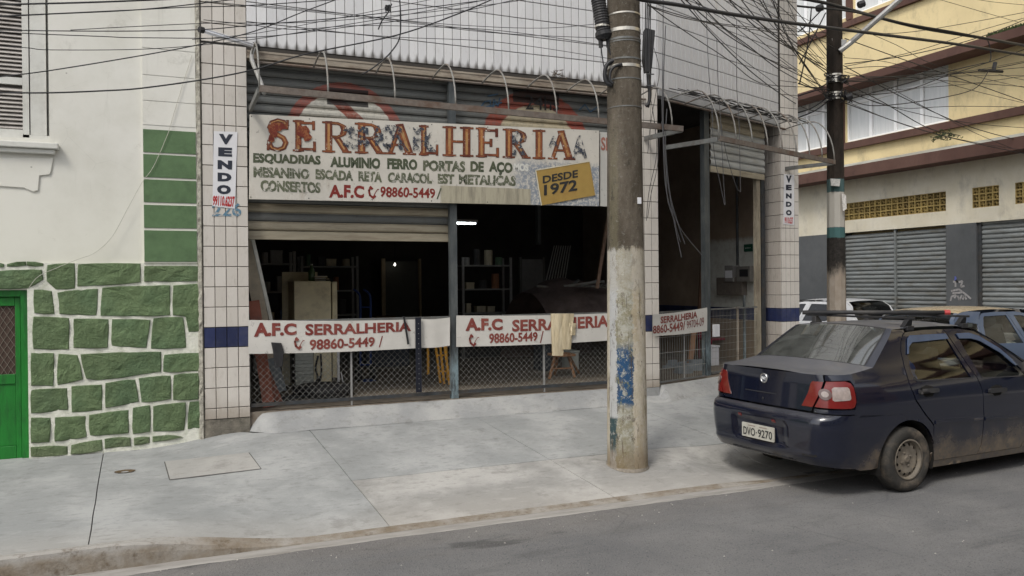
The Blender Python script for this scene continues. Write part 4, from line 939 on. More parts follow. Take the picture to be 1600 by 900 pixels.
# ground floor
wl = MB()
wl.box((XB, cols[0], .14), (XB+.3, yF, zs1)); wl.box((XB, cols[4], .14), (XB+.3, cols[3], zs1)); wl.box((XB, yR, .14), (XB+.3, Ye3, zs1))
obj('base_wall', wl, M['dgrey'], yb)
wc = MB(); g0, g1 = 3.46, 3.91
holes = [(Yat(1478,y=315), Yat(1318,y=335)), (Yat(1561,y=305), Yat(1519,y=305)), (Yat(1586,y=300)-3.4, Yat(1586,y=300))]
wc.box((XB, yR, zs1), (XB+.3, yF, g0)); wc.box((XB, yR, g1), (XB+.3, yF, 4.78))
edges = [yF]+[q for h in holes for q in (h[1], h[0])]+[yR]
for i in range(0, len(edges), 2): wc.box((XB, edges[i+1], g0), (XB+.3, edges[i], g1))
obj('wall', wc, M['creamw'], yb)
# pierced blocks: yellow frames with a cross and small openings
def cob_mesh(w_, h_):
    o = MB(); e = .016; b = .011
    o.box((0,0,0),(.08,e,h_)); o.box((0,w_-e,0),(.08,w_,h_)); o.box((0,e,0),(.08,w_-e,e)); o.box((0,e,h_-e),(.08,w_-e,h_))
    o.box((.02,w_/2-b/2,e),(.07,w_/2+b/2,h_-e)); o.box((.021,e,h_/2-b/2),(.069,w_-e,h_/2+b/2)); o.box((.02,w_*.3,h_*.3),(.05,w_*.42,h_*.42)); o.box((.02,w_*.6,h_*.6),(.05,w_*.72,h_*.72))
    return o
M['cob'] = simple('ochre_block', (.34,.25,.09), .85, var=.25, scale=7, obvar=.25, dirt=(.14,.09,.05), dirtamt=.5)
hb = (g1-g0)/3
for hi, (ya, yb_) in enumerate(holes):
    n = max(1, round((yb_-ya)/.165)); w_ = (yb_-ya)/n; proto = None
    dk = MB(); dk.box((XB+.18, ya, g0), (XB+.2, yb_, g1)); obj('vent_back', dk, simple('dark_void', (.02,.013,.01), .95), yb)
    for i in range(n):
        for j in range(3):
            p = Vector((XB+.01, ya+i*w_, g0+j*hb))
            if proto is None:
                proto = obj('pierced_block', cob_mesh(w_, hb), M['cob'], yb, origin=(0,0,0)); proto.location = p-W[yb.name]
            else: child_copy(proto, p, yb)
# far shutters: visible slats
def far_shutter(label, ya, yb_, ztop):
    t = thing('roller_shutter', label, 'shutter', (XB+.08, (ya+yb_)/2, .14), 'closed shutters of the yellow building')
    h = .105; n = int((ztop-.24)/h); proto = None; o = slat_mesh((XB+.10, yb_, 0), (XB+.10, ya, 0), (-1,0,0), h, depth=.026)
    proto = obj('slat', o, M['farslat'], t, origin=(0,0,0)); proto.location = Vector((0,0,.24))-W[t.name]
    for i in range(1, n+1): child_copy(proto, (0, 0, .24+i*h), t)
    b = MB(); b.box((XB+.06, ya, .145), (XB+.10, yb_, .235)); obj('bottom_rail', b, M['farslat'], t); return t
M['farslat'] = simple('zinc_slat', (.235,.25,.25), .5, metal=.35, var=.2, scale=4, obvar=.12, dirt=(.13,.11,.08), dirtamt=.6, stretch=(1,.5,2))
far_shutter('closed zinc shutter just right of the painted pole on the yellow building', cols[1], cols[0], zs1-.09)
far_shutter('closed zinc shutter left of the grey pier on the yellow building', cols[3], cols[2], zs1-.09)
far_shutter('closed zinc shutter right of the grey pier at the picture edge', Ye3, y5, zs1-.06)
o = xbox(XB+.03, XB+.12, cols[2], cols[1], .14, zs1); obj('post', o, M['farslat'], yb)
o = xbox(XB+.05, XB+.2, y5, cols[4], .14, zs1); obj('jamb', o, M['dsteel'], yb)
# pale graffiti on the pier
M['chalk'] = simple('pale_spray', (.30,.29,.29), .8, var=.5, scale=20)
def scrX(pts, X, r, mat, parent, name='graffiti'):
    o = MB(); P3 = [onX(x, y, X) for x, y in pts]
    for i in range(len(P3)-1):
        a, b = P3[i], P3[i+1]; d = (b-a).normalized(); n = Vector((0, d.z, -d.y))*r; o.add([a-n, b-n, b+n, a+n], [(0,1,2,3)])
    return obj(name, o, mat, parent)
for k, pts in enumerate([[(1489,440),(1497,440),(1493,440),(1493,448)],[(1498,441),(1504,439),(1501,448),(1507,447)],[(1487,463),(1485,470)],[(1487,463),(1494,461),(1491,466)],[(1496,462),(1499,469),(1503,461)],[(1504,468),(1507,462),(1510,468)],[(1486,455),(1498,452),(1509,460),(1517,467)],[(1488,458),(1503,457)]]):
    scrX(pts, XB-.004-.001*k, .022, M['chalk'], yb)
scrX([(1492,432),(1494,436),(1491,437)], XB-.015, .02, simple('blue_spray', (.1,.12,.35), .8), yb)
# marquise band and upper floors
XP = XB-.55
zb0, zb1 = Zat(1450,256,XP), Zat(1450,238,XP)
obj('ledge', xbox(XP, XB-.002, yR, yF, zb0, zb1), M['brown'], yb)
sl2 = MB(); sl2.prism([(XP+.02, yR, zb1+.002), (XB-.002, yR, zb1+.002), (XB-.002, yR, zb1+.16)], (0, yF-yR, 0)); obj('flashing', sl2, M['dirtywhite'], yb)
zw0, zw1 = 5.50, 6.86
zsill = (zw0-.20, zw0-.03)
wins = [(Yat(1482,y=150), Yat(1322,y=180))]
wins.append((Yat(1311,y=180), Yat(1235,y=200)))
up = MB(); up.box((XB, yR, 4.781), (XB+.3, yF, zw0)); zhi = 8.25
up.box((XB, yR, zw1), (XB+.3, yF, zhi)); E_ = [yF, wins[1][1], wins[1][0], wins[0][1], wins[0][0], yR]
for i in range(0, 6, 2): up.box((XB, E_[i+1], zw0), (XB+.3, E_[i], zw1))
# second floor, windows again
zw2, zw3 = 8.75, 10.4
up.box((XB, yR, zw3), (XB+.3, yF, 13)); up.box((XB, yR, zhi), (XB+.3, yF, zw2))
W2 = [(Yat(1455,y=10), Yat(1335,y=30)), (Yat(1325,y=30), Yat(1225,y=40))]
E_ = [yF, W2[1][1], W2[1][0], W2[0][1], W2[0][0], yR]
for i in range(0, 6, 2): up.box((XB, E_[i+1], zw2), (XB+.3, E_[i], zw3))
obj('upper_wall', up, M['yel'], yb)
obj('sill_band', xbox(XB-.12, XB-.002, yR, yF, zsill[0], zsill[1]), M['brown'], yb)
ze0, ze1 = Zat(1460,95,XB-.6), Zat(1460,82,XB-.6)
obj('ledge', xbox(XB-.6, XB-.002, yR, yF, ze0, ze1), M['brown'], yb)
Xb2 = XB-.35
zp0, zp1 = ze1+.002, Zat(1330,42,Xb2)
obj('parapet', xbox(Xb2, XB-.004, yR, yF, zp0, zp1), M['yel'], yb)
obj('ledge', xbox(XB-.45, XB-.006, yR, yF, zp1+.001, zp1+.15), M['brown'], yb)
for a, b in ((Yat(1320.5,y=180), Yat(1313,y=180)),): obj('pier', xbox(XB-.08, XB-.002, a, b, zw0-.03, zw1+.1), M['brown'], yb)
obj('pier', xbox(XB-.08, XB-.002, Yat(1333,y=30), Yat(1325,y=30), zw2-.1, zw3), M['brown'], yb)
M['wframe'] = simple('white_window_frame', (.85,.86,.87), .4, var=.03)
def paneM():
    t = MT('curtained_glass', .12, 0, .6); n = t.noise(3, 5, .6, (1,6,.4)); c = t.mix(t.ramp(n, .3, .7), (.60,.62,.62), (.68,.69,.69)); t.col(c); return t.m
M['pane'] = paneM()
for (ya, yb_), (za, zb), n in ((wins[0], (zw0, zw1), 4), (wins[1], (zw0, zw1), 3), (W2[0], (zw2, zw3), 3), (W2[1], (zw2, zw3), 3)):
    wf = MB(); e = .05; zm = za+(zb-za)*.74
    wf.box((XB+.05, ya, za), (XB+.11, yb_, za+e)); wf.box((XB+.05, ya, zb-e), (XB+.11, yb_, zb)); wf.box((XB+.052, ya, zm-e), (XB+.108, yb_, zm+e*.4))
    for i in range(n+1):
        y = ya+(yb_-ya)*i/n; wf.box((XB+.045, max(ya, y-e*.8), za+.001), (XB+.115, min(yb_, y+e*.8), zb-.001))
    fr = obj('window', wf, M['wframe'], yb)
    for i in range(n):
        y0 = ya+(yb_-ya)*i/n+e; y1 = ya+(yb_-ya)*(i+1)/n-e
        obj('pane', xbox(XB+.085, XB+.09, y0, y1, za+e, zm-e), M['pane'], fr); obj('pane', xbox(XB+.085, XB+.09, y0, y1, zm+e*.4, zb-e), M['pane'], fr)
bx = MB(); bx.box((XB+.3, yR, .1), (XB+12, yF, 13)); obj('body', bx, M['yel'], yb)
# tufts growing on the ledge
def tuft(name, label, P0, n, ln, seed, cat='plant', cmat=None, spread=1.):
    random.seed(seed); o = MB(); st = MB()
    for i in range(n):
        a = random.uniform(0, 2*pi); el = random.uniform(.1, 1.3); L_ = ln*random.uniform(.5, 1); p0 = P0+Vector((0, random.uniform(-.06,.06)*spread, 0)); d = Vector((cos(a)*cos(el), sin(a)*cos(el), sin(el)))
        pts = [p0+d*L_*s_+Vector((0,0,-.3*L_*s_*s_)) for s_ in (0,.4,.75,1)]; st.tube(pts, [.004,.003,.002,.001], 3)
        for s_ in (.45,.7,.95,1.0):
            q = p0+d*L_*s_+Vector((0,0,-.3*L_*s_*s_))
            for m_ in range(2):
                v = Vector((random.uniform(-1,1), random.uniform(-1,1), random.uniform(-.5,1))).normalized()*ln*.13; w2 = v.cross(Vector((random.random(), random.random(), random.random()))).normalized()*ln*.05
                o.add([q, q+v*.5+w2, q+v, q+v*.5-w2], [(0,1,2,3)])
    t = thing(name, label, cat, P0); obj('stems', st, M['twig'], t); obj('leaves', o, M['leaf'], t, kind='stuff'); return t
M['twig'] = simple('twig', (.10,.075,.05), .9); M['leaf'] = simple('small_leaf', (.06,.08,.035), .7, var=.4, scale=30)
for k, (x, y, n, l) in enumerate(((1467,217,16,.3),(1480,215,14,.28))):
    tuft('ledge_weed', ['dry weed tuft on the lower ledge of the yellow building, left one', 'dry weed tuft on the lower ledge of the yellow building, right one'][k], onX(x, y, XP+.25), n, l, 31+k)
M['moss'] = simple('moss_mat', (.055,.075,.03), .95, var=.5, scale=12)
o = MB(); random.seed(5)
for i in range(1500):
    y = Yat(random.uniform(1545,1640), XB-.5, 60); p = Vector((XB-.45+random.uniform(-.12,.1), y, ze1)); h = random.uniform(.03,.10); a = random.random()*6
    o.add([p+Vector((cos(a)*.02, sin(a)*.03, 0)), p-Vector((cos(a)*.02, sin(a)*.03, 0)), p+Vector((random.uniform(-.03,.03), random.uniform(-.05,.05), h))], [(0,1,2)])
obj('ledge_moss', o, M['moss'], None, 'green moss and grass growing on the upper ledge of the yellow building', 'moss', kind='stuff')
# ================================================================== UTILITY POLES
def polemat1():
    t = MT('pole_concrete', .9, 0, .2); x = t.xyz(); n = t.noise(5, 9, .75, (1,1,.3)); n2 = t.noise(20, 8, .8, (1,1,.5), 5); n3 = t.noise(9, 9, .8, off=12); n4 = t.noise(26, 9, .85, off=17); n5 = t.noise(13, 9, .85, (1,1,.45), 23)
    con = t.mix(t.ramp(n, .35, .7), (.085,.070,.052), (.17,.145,.115)); con = t.mix(t.math('MULTIPLY', t.ramp(n2, .55, .75), .6), con, (.24,.23,.21)); con = t.mix(t.math('MULTIPLY', t.ramp(n3, .6, .72), .6), con, (.09,.10,.035))
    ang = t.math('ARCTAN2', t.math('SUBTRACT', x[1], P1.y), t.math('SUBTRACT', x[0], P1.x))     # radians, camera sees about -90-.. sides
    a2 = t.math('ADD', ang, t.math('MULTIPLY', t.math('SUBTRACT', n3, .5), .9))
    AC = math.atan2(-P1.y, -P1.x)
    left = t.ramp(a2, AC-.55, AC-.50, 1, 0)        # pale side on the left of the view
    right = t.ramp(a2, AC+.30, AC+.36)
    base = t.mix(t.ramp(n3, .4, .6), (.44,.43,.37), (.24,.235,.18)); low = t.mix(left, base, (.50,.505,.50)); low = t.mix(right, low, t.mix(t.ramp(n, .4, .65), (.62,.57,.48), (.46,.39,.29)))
    midb = t.math('MULTIPLY', t.math('MULTIPLY', t.math('SUBTRACT', 1, left), t.math('SUBTRACT', 1, right)), t.math('MULTIPLY', t.ramp(x[2], 1.34, 1.22), t.ramp(x[2], .68, .76)))
    blu = t.mix(t.ramp(n3, .53, .57), (.03,.085,.18), (.40,.40,.35)); blu = t.mix(t.ramp(n2, .56, .59), blu, (.20,.21,.13)); low = t.mix(midb, low, blu)
    yg = t.math('MULTIPLY', t.ramp(n3, .42, .6), t.math('MULTIPLY', t.math('SUBTRACT', 1, left), .35)); low = t.mix(t.math('MULTIPLY', yg, t.math('SUBTRACT', 1, midb)), low, (.36,.30,.15))
    teal = t.math('MULTIPLY', left, t.math('MULTIPLY', t.ramp(x[2], .62, .58), t.ramp(x[2], .2, .35))); low = t.mix(teal, low, (.05,.085,.09))
    low = t.mix(t.math('MULTIPLY', t.ramp(n4, .56, .60), .8), low, (.55,.53,.48)); low = t.mix(t.math('MULTIPLY', t.ramp(n5, .54, .6), .75), low, (.12,.095,.065)); crk = t.ramp(t.noise(8, 4, .6, (4,4,.25), 31), .62, .65); low = t.mix(t.math('MULTIPLY', crk, .7), low, (.09,.07,.05))
    foot = t.ramp(t.math('ADD', x[2], t.math('MULTIPLY', n3, .35)), .35, .6, 1, 0); low = t.mix(t.math('MULTIPLY', foot, .7), low, (.23,.17,.10))
    up_ = t.ramp(t.math('ADD', x[2], t.math('MULTIPLY', t.math('SUBTRACT', n2, .5), .25)), 2.17, 2.22); wht = t.math('MULTIPLY', t.ramp(x[2], 1.75, 1.85), t.math('SUBTRACT', 1, up_)); low = t.mix(t.math('MULTIPLY', wht, .5), low, (.46,.43,.37))
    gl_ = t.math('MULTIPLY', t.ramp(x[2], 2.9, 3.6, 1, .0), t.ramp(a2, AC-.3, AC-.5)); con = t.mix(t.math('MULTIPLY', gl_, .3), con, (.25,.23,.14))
    con = t.mix(t.math('MULTIPLY', t.ramp(n4, .56, .62), .55), con, (.27,.26,.23)); con = t.mix(t.math('MULTIPLY', t.ramp(n5, .55, .62), .6), con, (.04,.036,.03)); t.col(t.mix(up_, low, con)); t.bump(t.math('ADD', t.math('ADD', n2, n3), n4), .9, .02); return t.m
P1 = onS(980.5, 727); P1.z = .05
d1 = (Vector((P1.x, P1.y, 0))).length
def rad_at(px_w, dist): return px_w/2/F*dist
cosd = .9906
zc1 = Vector((P1.x*sin(HD)+P1.y*cos(HD), 0, 0)).x
R1b, R1t = rad_at(63.5, zc1), rad_at(50.5, zc1)
def ztop(x, y, d, base): return H+(437-y)/F*zc1
pole = thing('utility_pole', 'thick round concrete utility pole with flaking blue and white paint, nearest the camera', 'pole', (P1.x, P1.y, .1))
o = MB(); prof = []
for i in range(60):
    z = .02+i*9/59; f = min(1, z/4.6); r = R1b+(R1t-R1b)*f; prof.append((r*(1+.006*noise.noise(Vector((z*3, 0, 1)))), z))
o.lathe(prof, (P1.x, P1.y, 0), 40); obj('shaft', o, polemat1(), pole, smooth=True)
o = MB(); ring = []
for i in range(28):
    a = 2*pi*i/28; r = R1b*(1.05+.06*noise.noise(Vector((cos(a)*2, sin(a)*2, 9)))); X, Y = P1.x+r*cos(a), P1.y+r*sin(a); ring.append((X, Y, zs(X, Y)+.003))
o.add(ring+[(P1.x+R1b*cos(2*pi*i/28)*.98, P1.y+R1b*sin(2*pi*i/28)*.98, .135) for i in range(28)], [(i, (i+1) % 28, 28+(i+1) % 28, 28+i) for i in range(28)]); obj('collar', o, simple('rough_mortar', (.27,.24,.20), .95, var=.4, scale=30, bump=1.), pole, smooth=True)
M['strap'] = simple('bright_steel_strap', (.55,.52,.46), .35, metal=.7, var=.2); M['black'] = simple('black_rubber', (.022,.022,.024), .55, var=.3, scale=20, dirt=(.08,.075,.07), dirtamt=.4); M['cable'] = simple('black_cable', (.02,.02,.022), .5, spec=.4); M['cable2'] = simple('grey_cable', (.10,.10,.105), .5)
def zpx(y, P_): return H+ (437-y)/F*P_
for y_, dk, w_ in ((21,0,.007),(46,0,.016),(60,1,.010),(64,1,.006),(91,1,.008),(102,0,.014),(122,1,.006),(165,1,.005)):
    z = zpx(y_, zc1); f = min(1, z/4.6); r = (R1b+(R1t-R1b)*f)+.004
    o = MB(); o.lathe([(r-.006, -w_), (r, -w_), (r, w_), (r-.006, w_)], (P1.x, P1.y, z), 32)
    for v in o.v: v.z += .03*((v.x-P1.x)*.4)
    obj('strap', o, M['gsteel'] if dk else M['strap'], pole, smooth=False)
o = MB(); q = onV(994,306.5, (P1.x, P1.y), 0); o.box((P1.x+.03, P1.y-.165-.01, 2.62), (P1.x+.07, P1.y-.15, 2.68)); obj('tag', o, M['sticker'], pole)
cdir = Vector((-sin(HD)*0+cos(HD), -sin(HD), 0)); fdir = Vector((sin(HD), cos(HD), 0))
def atp(x, y, off=0): d = ray(x, y); dd = Vector((P1.x, P1.y, 0)).dot(fdir)+off; return CAM+d*(dd/d.dot(fdir))
# splice closure left of the pole top
t = thing('splice_closure', 'black ribbed cable splice closure hanging left of the near pole top', 'cable box', atp(940,70,-.05))
o = MB(); a, b = atp(930,-30,-.05), atp(943,50,-.05); 
pts = []; rr = []
for i in range(41):
    f = i/40; pts.append(a.lerp(b, f)); rr.append(.066+(.006 if i % 2 else 0))
o.tube(pts, rr, 14); obj('ribbed_body', o, M['black'], t, smooth=False)
o = MB(); c2, c3 = atp(943,50,-.05), atp(945,62,-.05); o.tube([c2, c2.lerp(c3,.5), c3], [.082,.086,.06], 14); obj('collar', o, M['black'], t)
for x in (938,950): o = MB(); o.tube([atp(x,60,-.05), atp(x+1,74,-.05)], .022, 8); obj('plug', o, M['black'], t)
o = MB(); p0, p1 = atp(941,40.5,-.05), atp(941,43.5,-.05); o.tube([p0, p1], .0745, 14); obj('clamp', o, M['strap'], t)
t = thing('junction_case', 'long black junction case strapped on the right side of the near pole', 'cable box', atp(1016,105,.05))
o = MB(); o.prism([atp(1008,43,-.02), atp(1024,47,-.02), atp(1022,70,-.02), atp(1019,106,-.02), atp(1010,110,-.02), atp(1006,90,-.02)], fdir*.14); obj('case', o, M['black'], t, bevel=.006)
for i in range(4): o = MB(); o.tube([atp(1009+i*2.6,2,.0-.04), atp(1008+i*2.5,60,-.05), atp(1009+i*2,112,-.04)], .006, 5); obj('cable', o, M['cable'], t)
def loop(label, pts, r, off=0, n=24, name='cable_loop', mat=None, grp=None):
    P3 = [atp(x, y, off) for x, y in pts]; o = MB(); o.tube(spline(P3, 5), r, 6); return obj(name, o, mat or M['cable'], None, label, 'cable', grp, smooth=True)
def spline(P_, n):
    out = []; m = len(P_)
    for i in range(m-1):
        p0, p1, p2, p3 = P_[max(i-1,0)], P_[i], P_[i+1], P_[min(i+2,m-1)]
        for k in range(n):
            t_ = k/n; out.append(.5*((2*p1)+(p2-p0)*t_+(2*p0-5*p1+4*p2-p3)*t_*t_+(3*p1-p0-3*p2+p3)*t_**3))
    out.append(P_[-1]); return out
loop('thick black cable curling off the left side of the near pole', [(966,95),(955,96),(947,104),(945,118),(949,130),(957,134)], .022, -.1)
loop('second black cable curl tied against the near pole shaft', [(972,100),(960,104),(954,112),(953,124),(958,131)], .014, -.17)
loop('thin cable dropping from the splice closure to the pole curl', [(939,73),(942,95),(946,112),(952,128)], .006, -.06)
loop('short cable bending from the splice closure into the pole straps', [(950,73),(953,82),(958,90),(966,96)], .009, -.08)
loop('bundle of black cable hooked down the right side of the near pole', [(1012,105),(1013,125),(1015,145),(1014,160),(1009,166)], .016, -.02)
loop('second black cable hooked down the right side of the near pole', [(1017,105),(1016,128),(1017,150),(1013,168)], .008, .0)
o = MB()
for y in (116, 134): o.tube([atp(1010,y,-.05), atp(1022,y,-.08)], .006, 5)
obj('step_bolt', o, M['dsteel'], pole)
# second pole
d2 = 13.75
def at2(x, y, off=0): d = ray(x, y); return CAM+d*((d2+off)/d.dot(fdir))
P2 = at2(1306.5, 400); P2z = 0.12
def polemat2():
    t = MT('far_pole_paint', .9, 0, .2); x = t.xyz(); n = t.noise(6, 9, .75, (1,1,.4)); n2 = t.noise(16, 8, .8, off=5)
    z = t.math('ADD', x[2], t.math('MULTIPLY', t.math('SUBTRACT', n2, .5), .06)); 
    def zl(y): return H+(434-y)/F*d2
    c = t.mix(t.ramp(n, .35, .7), (.30,.25,.20), (.40,.35,.30))
    def band(c, y0, y1, colr, soft=.01): 
        m = t.math('MULTIPLY', t.ramp(z, zl(y1)-soft, zl(y1)+soft), t.ramp(z, zl(y0)-soft, zl(y0)+soft, 1, 0)); return t.mix(m, c, colr)
    dark = t.mix(t.ramp(n2, .4, .7), (.02,.018,.017), (.05,.045,.04))
    zz = t.math('ADD', x[2], t.math('MULTIPLY', t.math('SUBTRACT', n, .5), .8)); m = t.ramp(zz, zl(432), zl(405)); c = t.mix(m, c, dark)
    c = band(c, 350, 366, (.06,.13,.13)); c = band(c, 295, 350, (.42,.40,.36)); c = band(c, 275, 295, (.07,.12,.12))
    up_ = t.ramp(z, zl(276), zl(273)); dk = t.mix(t.ramp(n, .4, .75), (.022,.018,.015), (.06,.045,.035)); c = t.mix(up_, c, dk); t.col(c); t.bump(n2, .5, .01); return t.m
pole2 = thing('utility_pole', 'slimmer dark concrete utility pole with teal bands in front of the yellow building', 'pole', (P2.x, P2.y, .1))
o = MB(); o.lathe([(rad_at(31, d2), .0), (rad_at(28, d2), 1.9), (rad_at(25, d2), 4.2), (rad_at(22, d2), 8.5)], (P2.x, P2.y, 0), 10); obj('shaft', o, polemat2(), pole2)
for y_ in (113,117,121,124,141,145,150): 
    z = H+(434-y_)/F*d2; o = MB(); o.lathe([(rad_at(24.5,d2)-.004, -.014), (rad_at(25.5,d2)+.004, -.014), (rad_at(25.5,d2)+.004, .014), (rad_at(24.5,d2)-.004, .014)], (P2.x, P2.y, z), 12); obj('strap', o, M['strap'], pole2)
o = MB(); pts = [at2(x, y, -.2) for x, y in ((1298,279),(1313,280),(1312,291),(1299,290))]; o.prism(pts, fdir*.03); obj('notice', o, simple('torn_notice', (.45,.44,.42), .8, var=.5, scale=40), pole2)
o = MB(); pts = [at2(x, y, -.2) for x, y in ((1315,302),(1322,305),(1323,326),(1317,330))]; o.prism(pts, fdir*.03); obj('torn_poster', o, simple('torn_paper', (.55,.53,.5), .8, var=.5, scale=40), pole2)
t = thing('street_lamp', 'grey tubular street lamp arm rising right from the dark pole', 'street lamp', at2(1312,80))
o = MB(); o.tube([at2(1312,80,-.15), at2(1330,66,-.2), at2(1405,0,-.6), at2(1430,-22,-.8)], .045, 8); obj('tube', o, M['galv'], t)
o = MB(); o.prism([at2(x, y, -.1) for x, y in ((1300,60),(1324,62),(1318,76),(1302,75))], fdir*.03); obj('bracket', o, M['galv'], t)
# knots of hardware on pole 2
random.seed(11)
o = MB()
for i in range(34):
    x, y = random.choice([(1296,122),(1318,124),(1316,146),(1296,150),(1322,154),(1290,128)]); pts = [at2(x+random.uniform(-10,10), y+random.uniform(-7,7), -.2+random.uniform(-.1,.1)) for _ in range(4)]; o.tube(spline(pts, 4), .008, 4)
obj('wire_tangle', o, M['cable'], None, 'knotted tangle of black wire ends wrapped round the dark pole', 'cable tangle')
for k, (x, y) in enumerate(((1280,14),(1345,8),(1325,153))):
    o = MB(); o.tube([at2(x-4,y,-.3), at2(x+5,y-3,-.3)], [.05,.06], 8); o.tube([at2(x,y+4,-.3), at2(x,y-6,-.3)], .03, 6); obj('insulator', o, M['black'], pole2)
# ================================================================== CANOPY FRAMES (bare steel)
def canopy(label, Wl, Wr, out, dep, zr, zt, ts, ang, tl=.0):
    """Wl, Wr wall points, out = outward unit vector, dep = projection, zr rail height, zt wall height of the hoops"""
    t = thing('canopy_frame', label, 'canopy frame', (Wl+Wr)/2+Vector((0,0,zr)))
    a, b = Wl+out*dep, Wr+out*dep; U = (b-a)
    o = MB(); o.bar(a+Vector((0,0,zr+tl)), b+Vector((0,0,zr-tl)), .035, .062); obj('front_rail', o, M['rail'], t)
    for w_ in (Wl, Wr):
        o = MB(); p = w_+out*.01+Vector((0,0,zr-.01)); o.bar(p, w_+out*(dep-.02)+Vector((0,0,zr-.01+(tl if w_ is Wl else -tl))), .03, .055); obj('side_arm', o, M['gsteel'], t)
    o = MB(); o.tube([Wl+out*.03+Vector((0,0,zt)), Wr+out*.03+Vector((0,0,zt))], .014, 6); obj('wall_rail', o, M['rail'], t)
    for f in ts:
        w_ = Wl.lerp(Wr, f) if f <= 1 else Wl+(Wr-Wl)*f; P_ = []
        for k in range(13):
            s_ = k/12
            if s_ < .35: q = out*(.03+s_/.35*dep*.52)+Vector((0,0,zt+.05*sin(s_/.35*pi*.5)))
            else:
                th_ = (s_-.35)/.65; q = out*(dep*.55+dep*.45*sin(th_*pi/2))+Vector((0,0,zt+.05-(zt+.05-zr)*(1-cos(th_*pi/2))))
            P_.append(w_+q+Vector((0,0,tl*(1-2*f)*k/12)))
        o = MB(); o.tube(P_, .0095, 6); obj('hoop', o, M['hoop'], t, smooth=True)
    return t
M['hoop'] = simple('weathered_tube', (.24,.235,.22), .65, metal=.3, var=.3, scale=15, dirt=(.14,.09,.06), dirtamt=.7)
M['rail'] = simple('rusty_grey_rail', (.17,.145,.125), .75, metal=.15, var=.35, scale=16, bump=.4, dirt=(.12,.06,.035), dirtamt=.7)
wA0 = Vector((onY(391,172,YA).x, YA, 0)); wA1 = Vector((5.62, YA, 0))
can1 = canopy('long rusty canopy frame with curved hoops above the big sign', wA0, wA1, Vector((0,-1,0)), .80, 3.685, 4.16, [.0,.135,.275,.41,.535,.655,.765,.86,.97], 0, .028)
q0 = onB(1033,225,.8); wB0 = PB+dB*((onB(1124,213,.8)-PB-nB*.8).dot(dB)); wB1 = PB+dB*((onB(1304,255,.8)-PB-nB*.8).dot(dB)); wB0.z = wB1.z = 0
canopy('second rusty canopy frame with curved hoops over the corner doorway', wB0, wB1, nB, .80, 3.60, 4.19, [0,.125,.25,.375,.5,.625,.75,.875,1.0], AB)
# matted wires lying on the second frame
random.seed(21); o = MB()
for i in range(16):
    f0, f1 = sorted((random.uniform(-.05,.5), random.uniform(.6,1.15))); P_ = []
    for k in range(9):
        f = f0+(f1-f0)*k/8; P_.append(wB0.lerp(wB1, f) + nB*(.25+.15*noise.noise(Vector((f*3, i, 0)))+.02*i*.5-.1)+Vector((0,0,4.28+.05*noise.noise(Vector((f*4, i*3, 2))))))
    o.tube(P_, .006, 4)
obj('cable_mat', o, M['cable'], None, 'matted bundle of black cables lying along the top of the second canopy frame', 'cables')
# white conduit / lamp tube sticking out at the upper left
t = thing('lamp_tube', 'shiny tube with black cap sticking out over the left tiled pillar', 'tube', onY(400,74,YA-.05))
a, b = onY(316,47,YA-.35), onY(398,72,YA-.06)
M['shinytube'] = simple('shiny_white_tube', (.78,.80,.86), .2, metal=.0, var=.1, spec=.6)
o = MB(); o.tube([a, b], .024, 12); obj('tube', o, M['shinytube'], t, smooth=True)
o = MB(); d = (b-a).normalized(); o.tube([a-d*.03, a+d*.012], .031, 12); obj('cap', o, M['black'], t); o = MB(); o.tube([b-d*.02, b+d*.04], .034, 8); obj('socket', o, M['black'], t)
for k, (off) in enumerate((-.012, .012)):
    o = MB(); o.tube([a+Vector((0,-.024,off)), b+Vector((0,-.024,off))], .006, 5); obj('fin', o, M['sticker'], t)
o = MB(); P_ = [onY(x, y, YA-yy) for x, y, yy in ((398,74,.06),(394,82,.15),(394,95,.3),(402,115,.5),(410,135,.72),(413,146,.8))]
obj('bent_conduit', (o.tube(spline(P_, 4), .02, 8)), M['galv'], None, 'thick bent grey conduit at the left end of the long canopy frame', 'conduit', smooth=True)
# ================================================================== FENCES
M['wire'] = simple('fence_wire', (.33,.33,.31), .5, metal=.4, var=.3, scale=30)
YFN = YA+.045
def chainlink(x0, x1, z0, z1, Y, cell=.066, r=.0019):
    o = MB(); n = int((x1-x0)/(cell)); k0 = int((z1-z0)/(cell/2))
    for i in range(-1, n+1):
        for ph in (0, 1):
            pts = []
            for k in range(k0+1):
                pts.append((x0+cell*(i+((1.5 if ph else .5) if k % 2 else 1.0)), k))
            P_ = [Vector((min(max(x, x0), x1), Y+(.002 if ph else -.002), z0+(z1-z0)*k/k0)) for x, k in pts]
            P_ = [p+Vector((.004*noise.noise(p*6), .006*noise.noise(p*3), .004*noise.noise(p*5+Vector((9,0,0))))) for p in P_]
            o.tube(P_, r, 3, cap=False)
    return o
for k, (x0, x1, xp, lab) in enumerate(((xL1+.006, xm0-.003, onY(549,600,YFN).x, 'chain link fence panel across the left bay under the banners'), (xm1+.003, xM0-.005, onY(850,600,YFN).x, 'chain link fence panel across the right bay behind the near pole'))):
    t = thing('chain_link_fence', lab, 'fence', ((x0+x1)/2, YFN, TH))
    obj('mesh', chainlink(x0, x1, TH+.09, 1.52, YFN), M['wire'], t, kind=None)
    o = MB(); o.box((x0, YFN-.015, 1.49), (x1, YFN+.015, 1.52)); obj('top_rail', o, M['gsteel'], t)
    o = MB(); o.box((x0, YFN-.02, TH+.055), (x1, YFN+.02, TH+.09)); obj('bottom_rail', o, M['dsteel'], t)
    o = MB(); o.box((xp-.009, YFN-.014, TH+.006), (xp+.009, YFN+.012, 1.489)); obj('stay', o, M['galv'], t)
def onBz(x, y, off, z): p = onB(x, y, off); p.z = z; return p
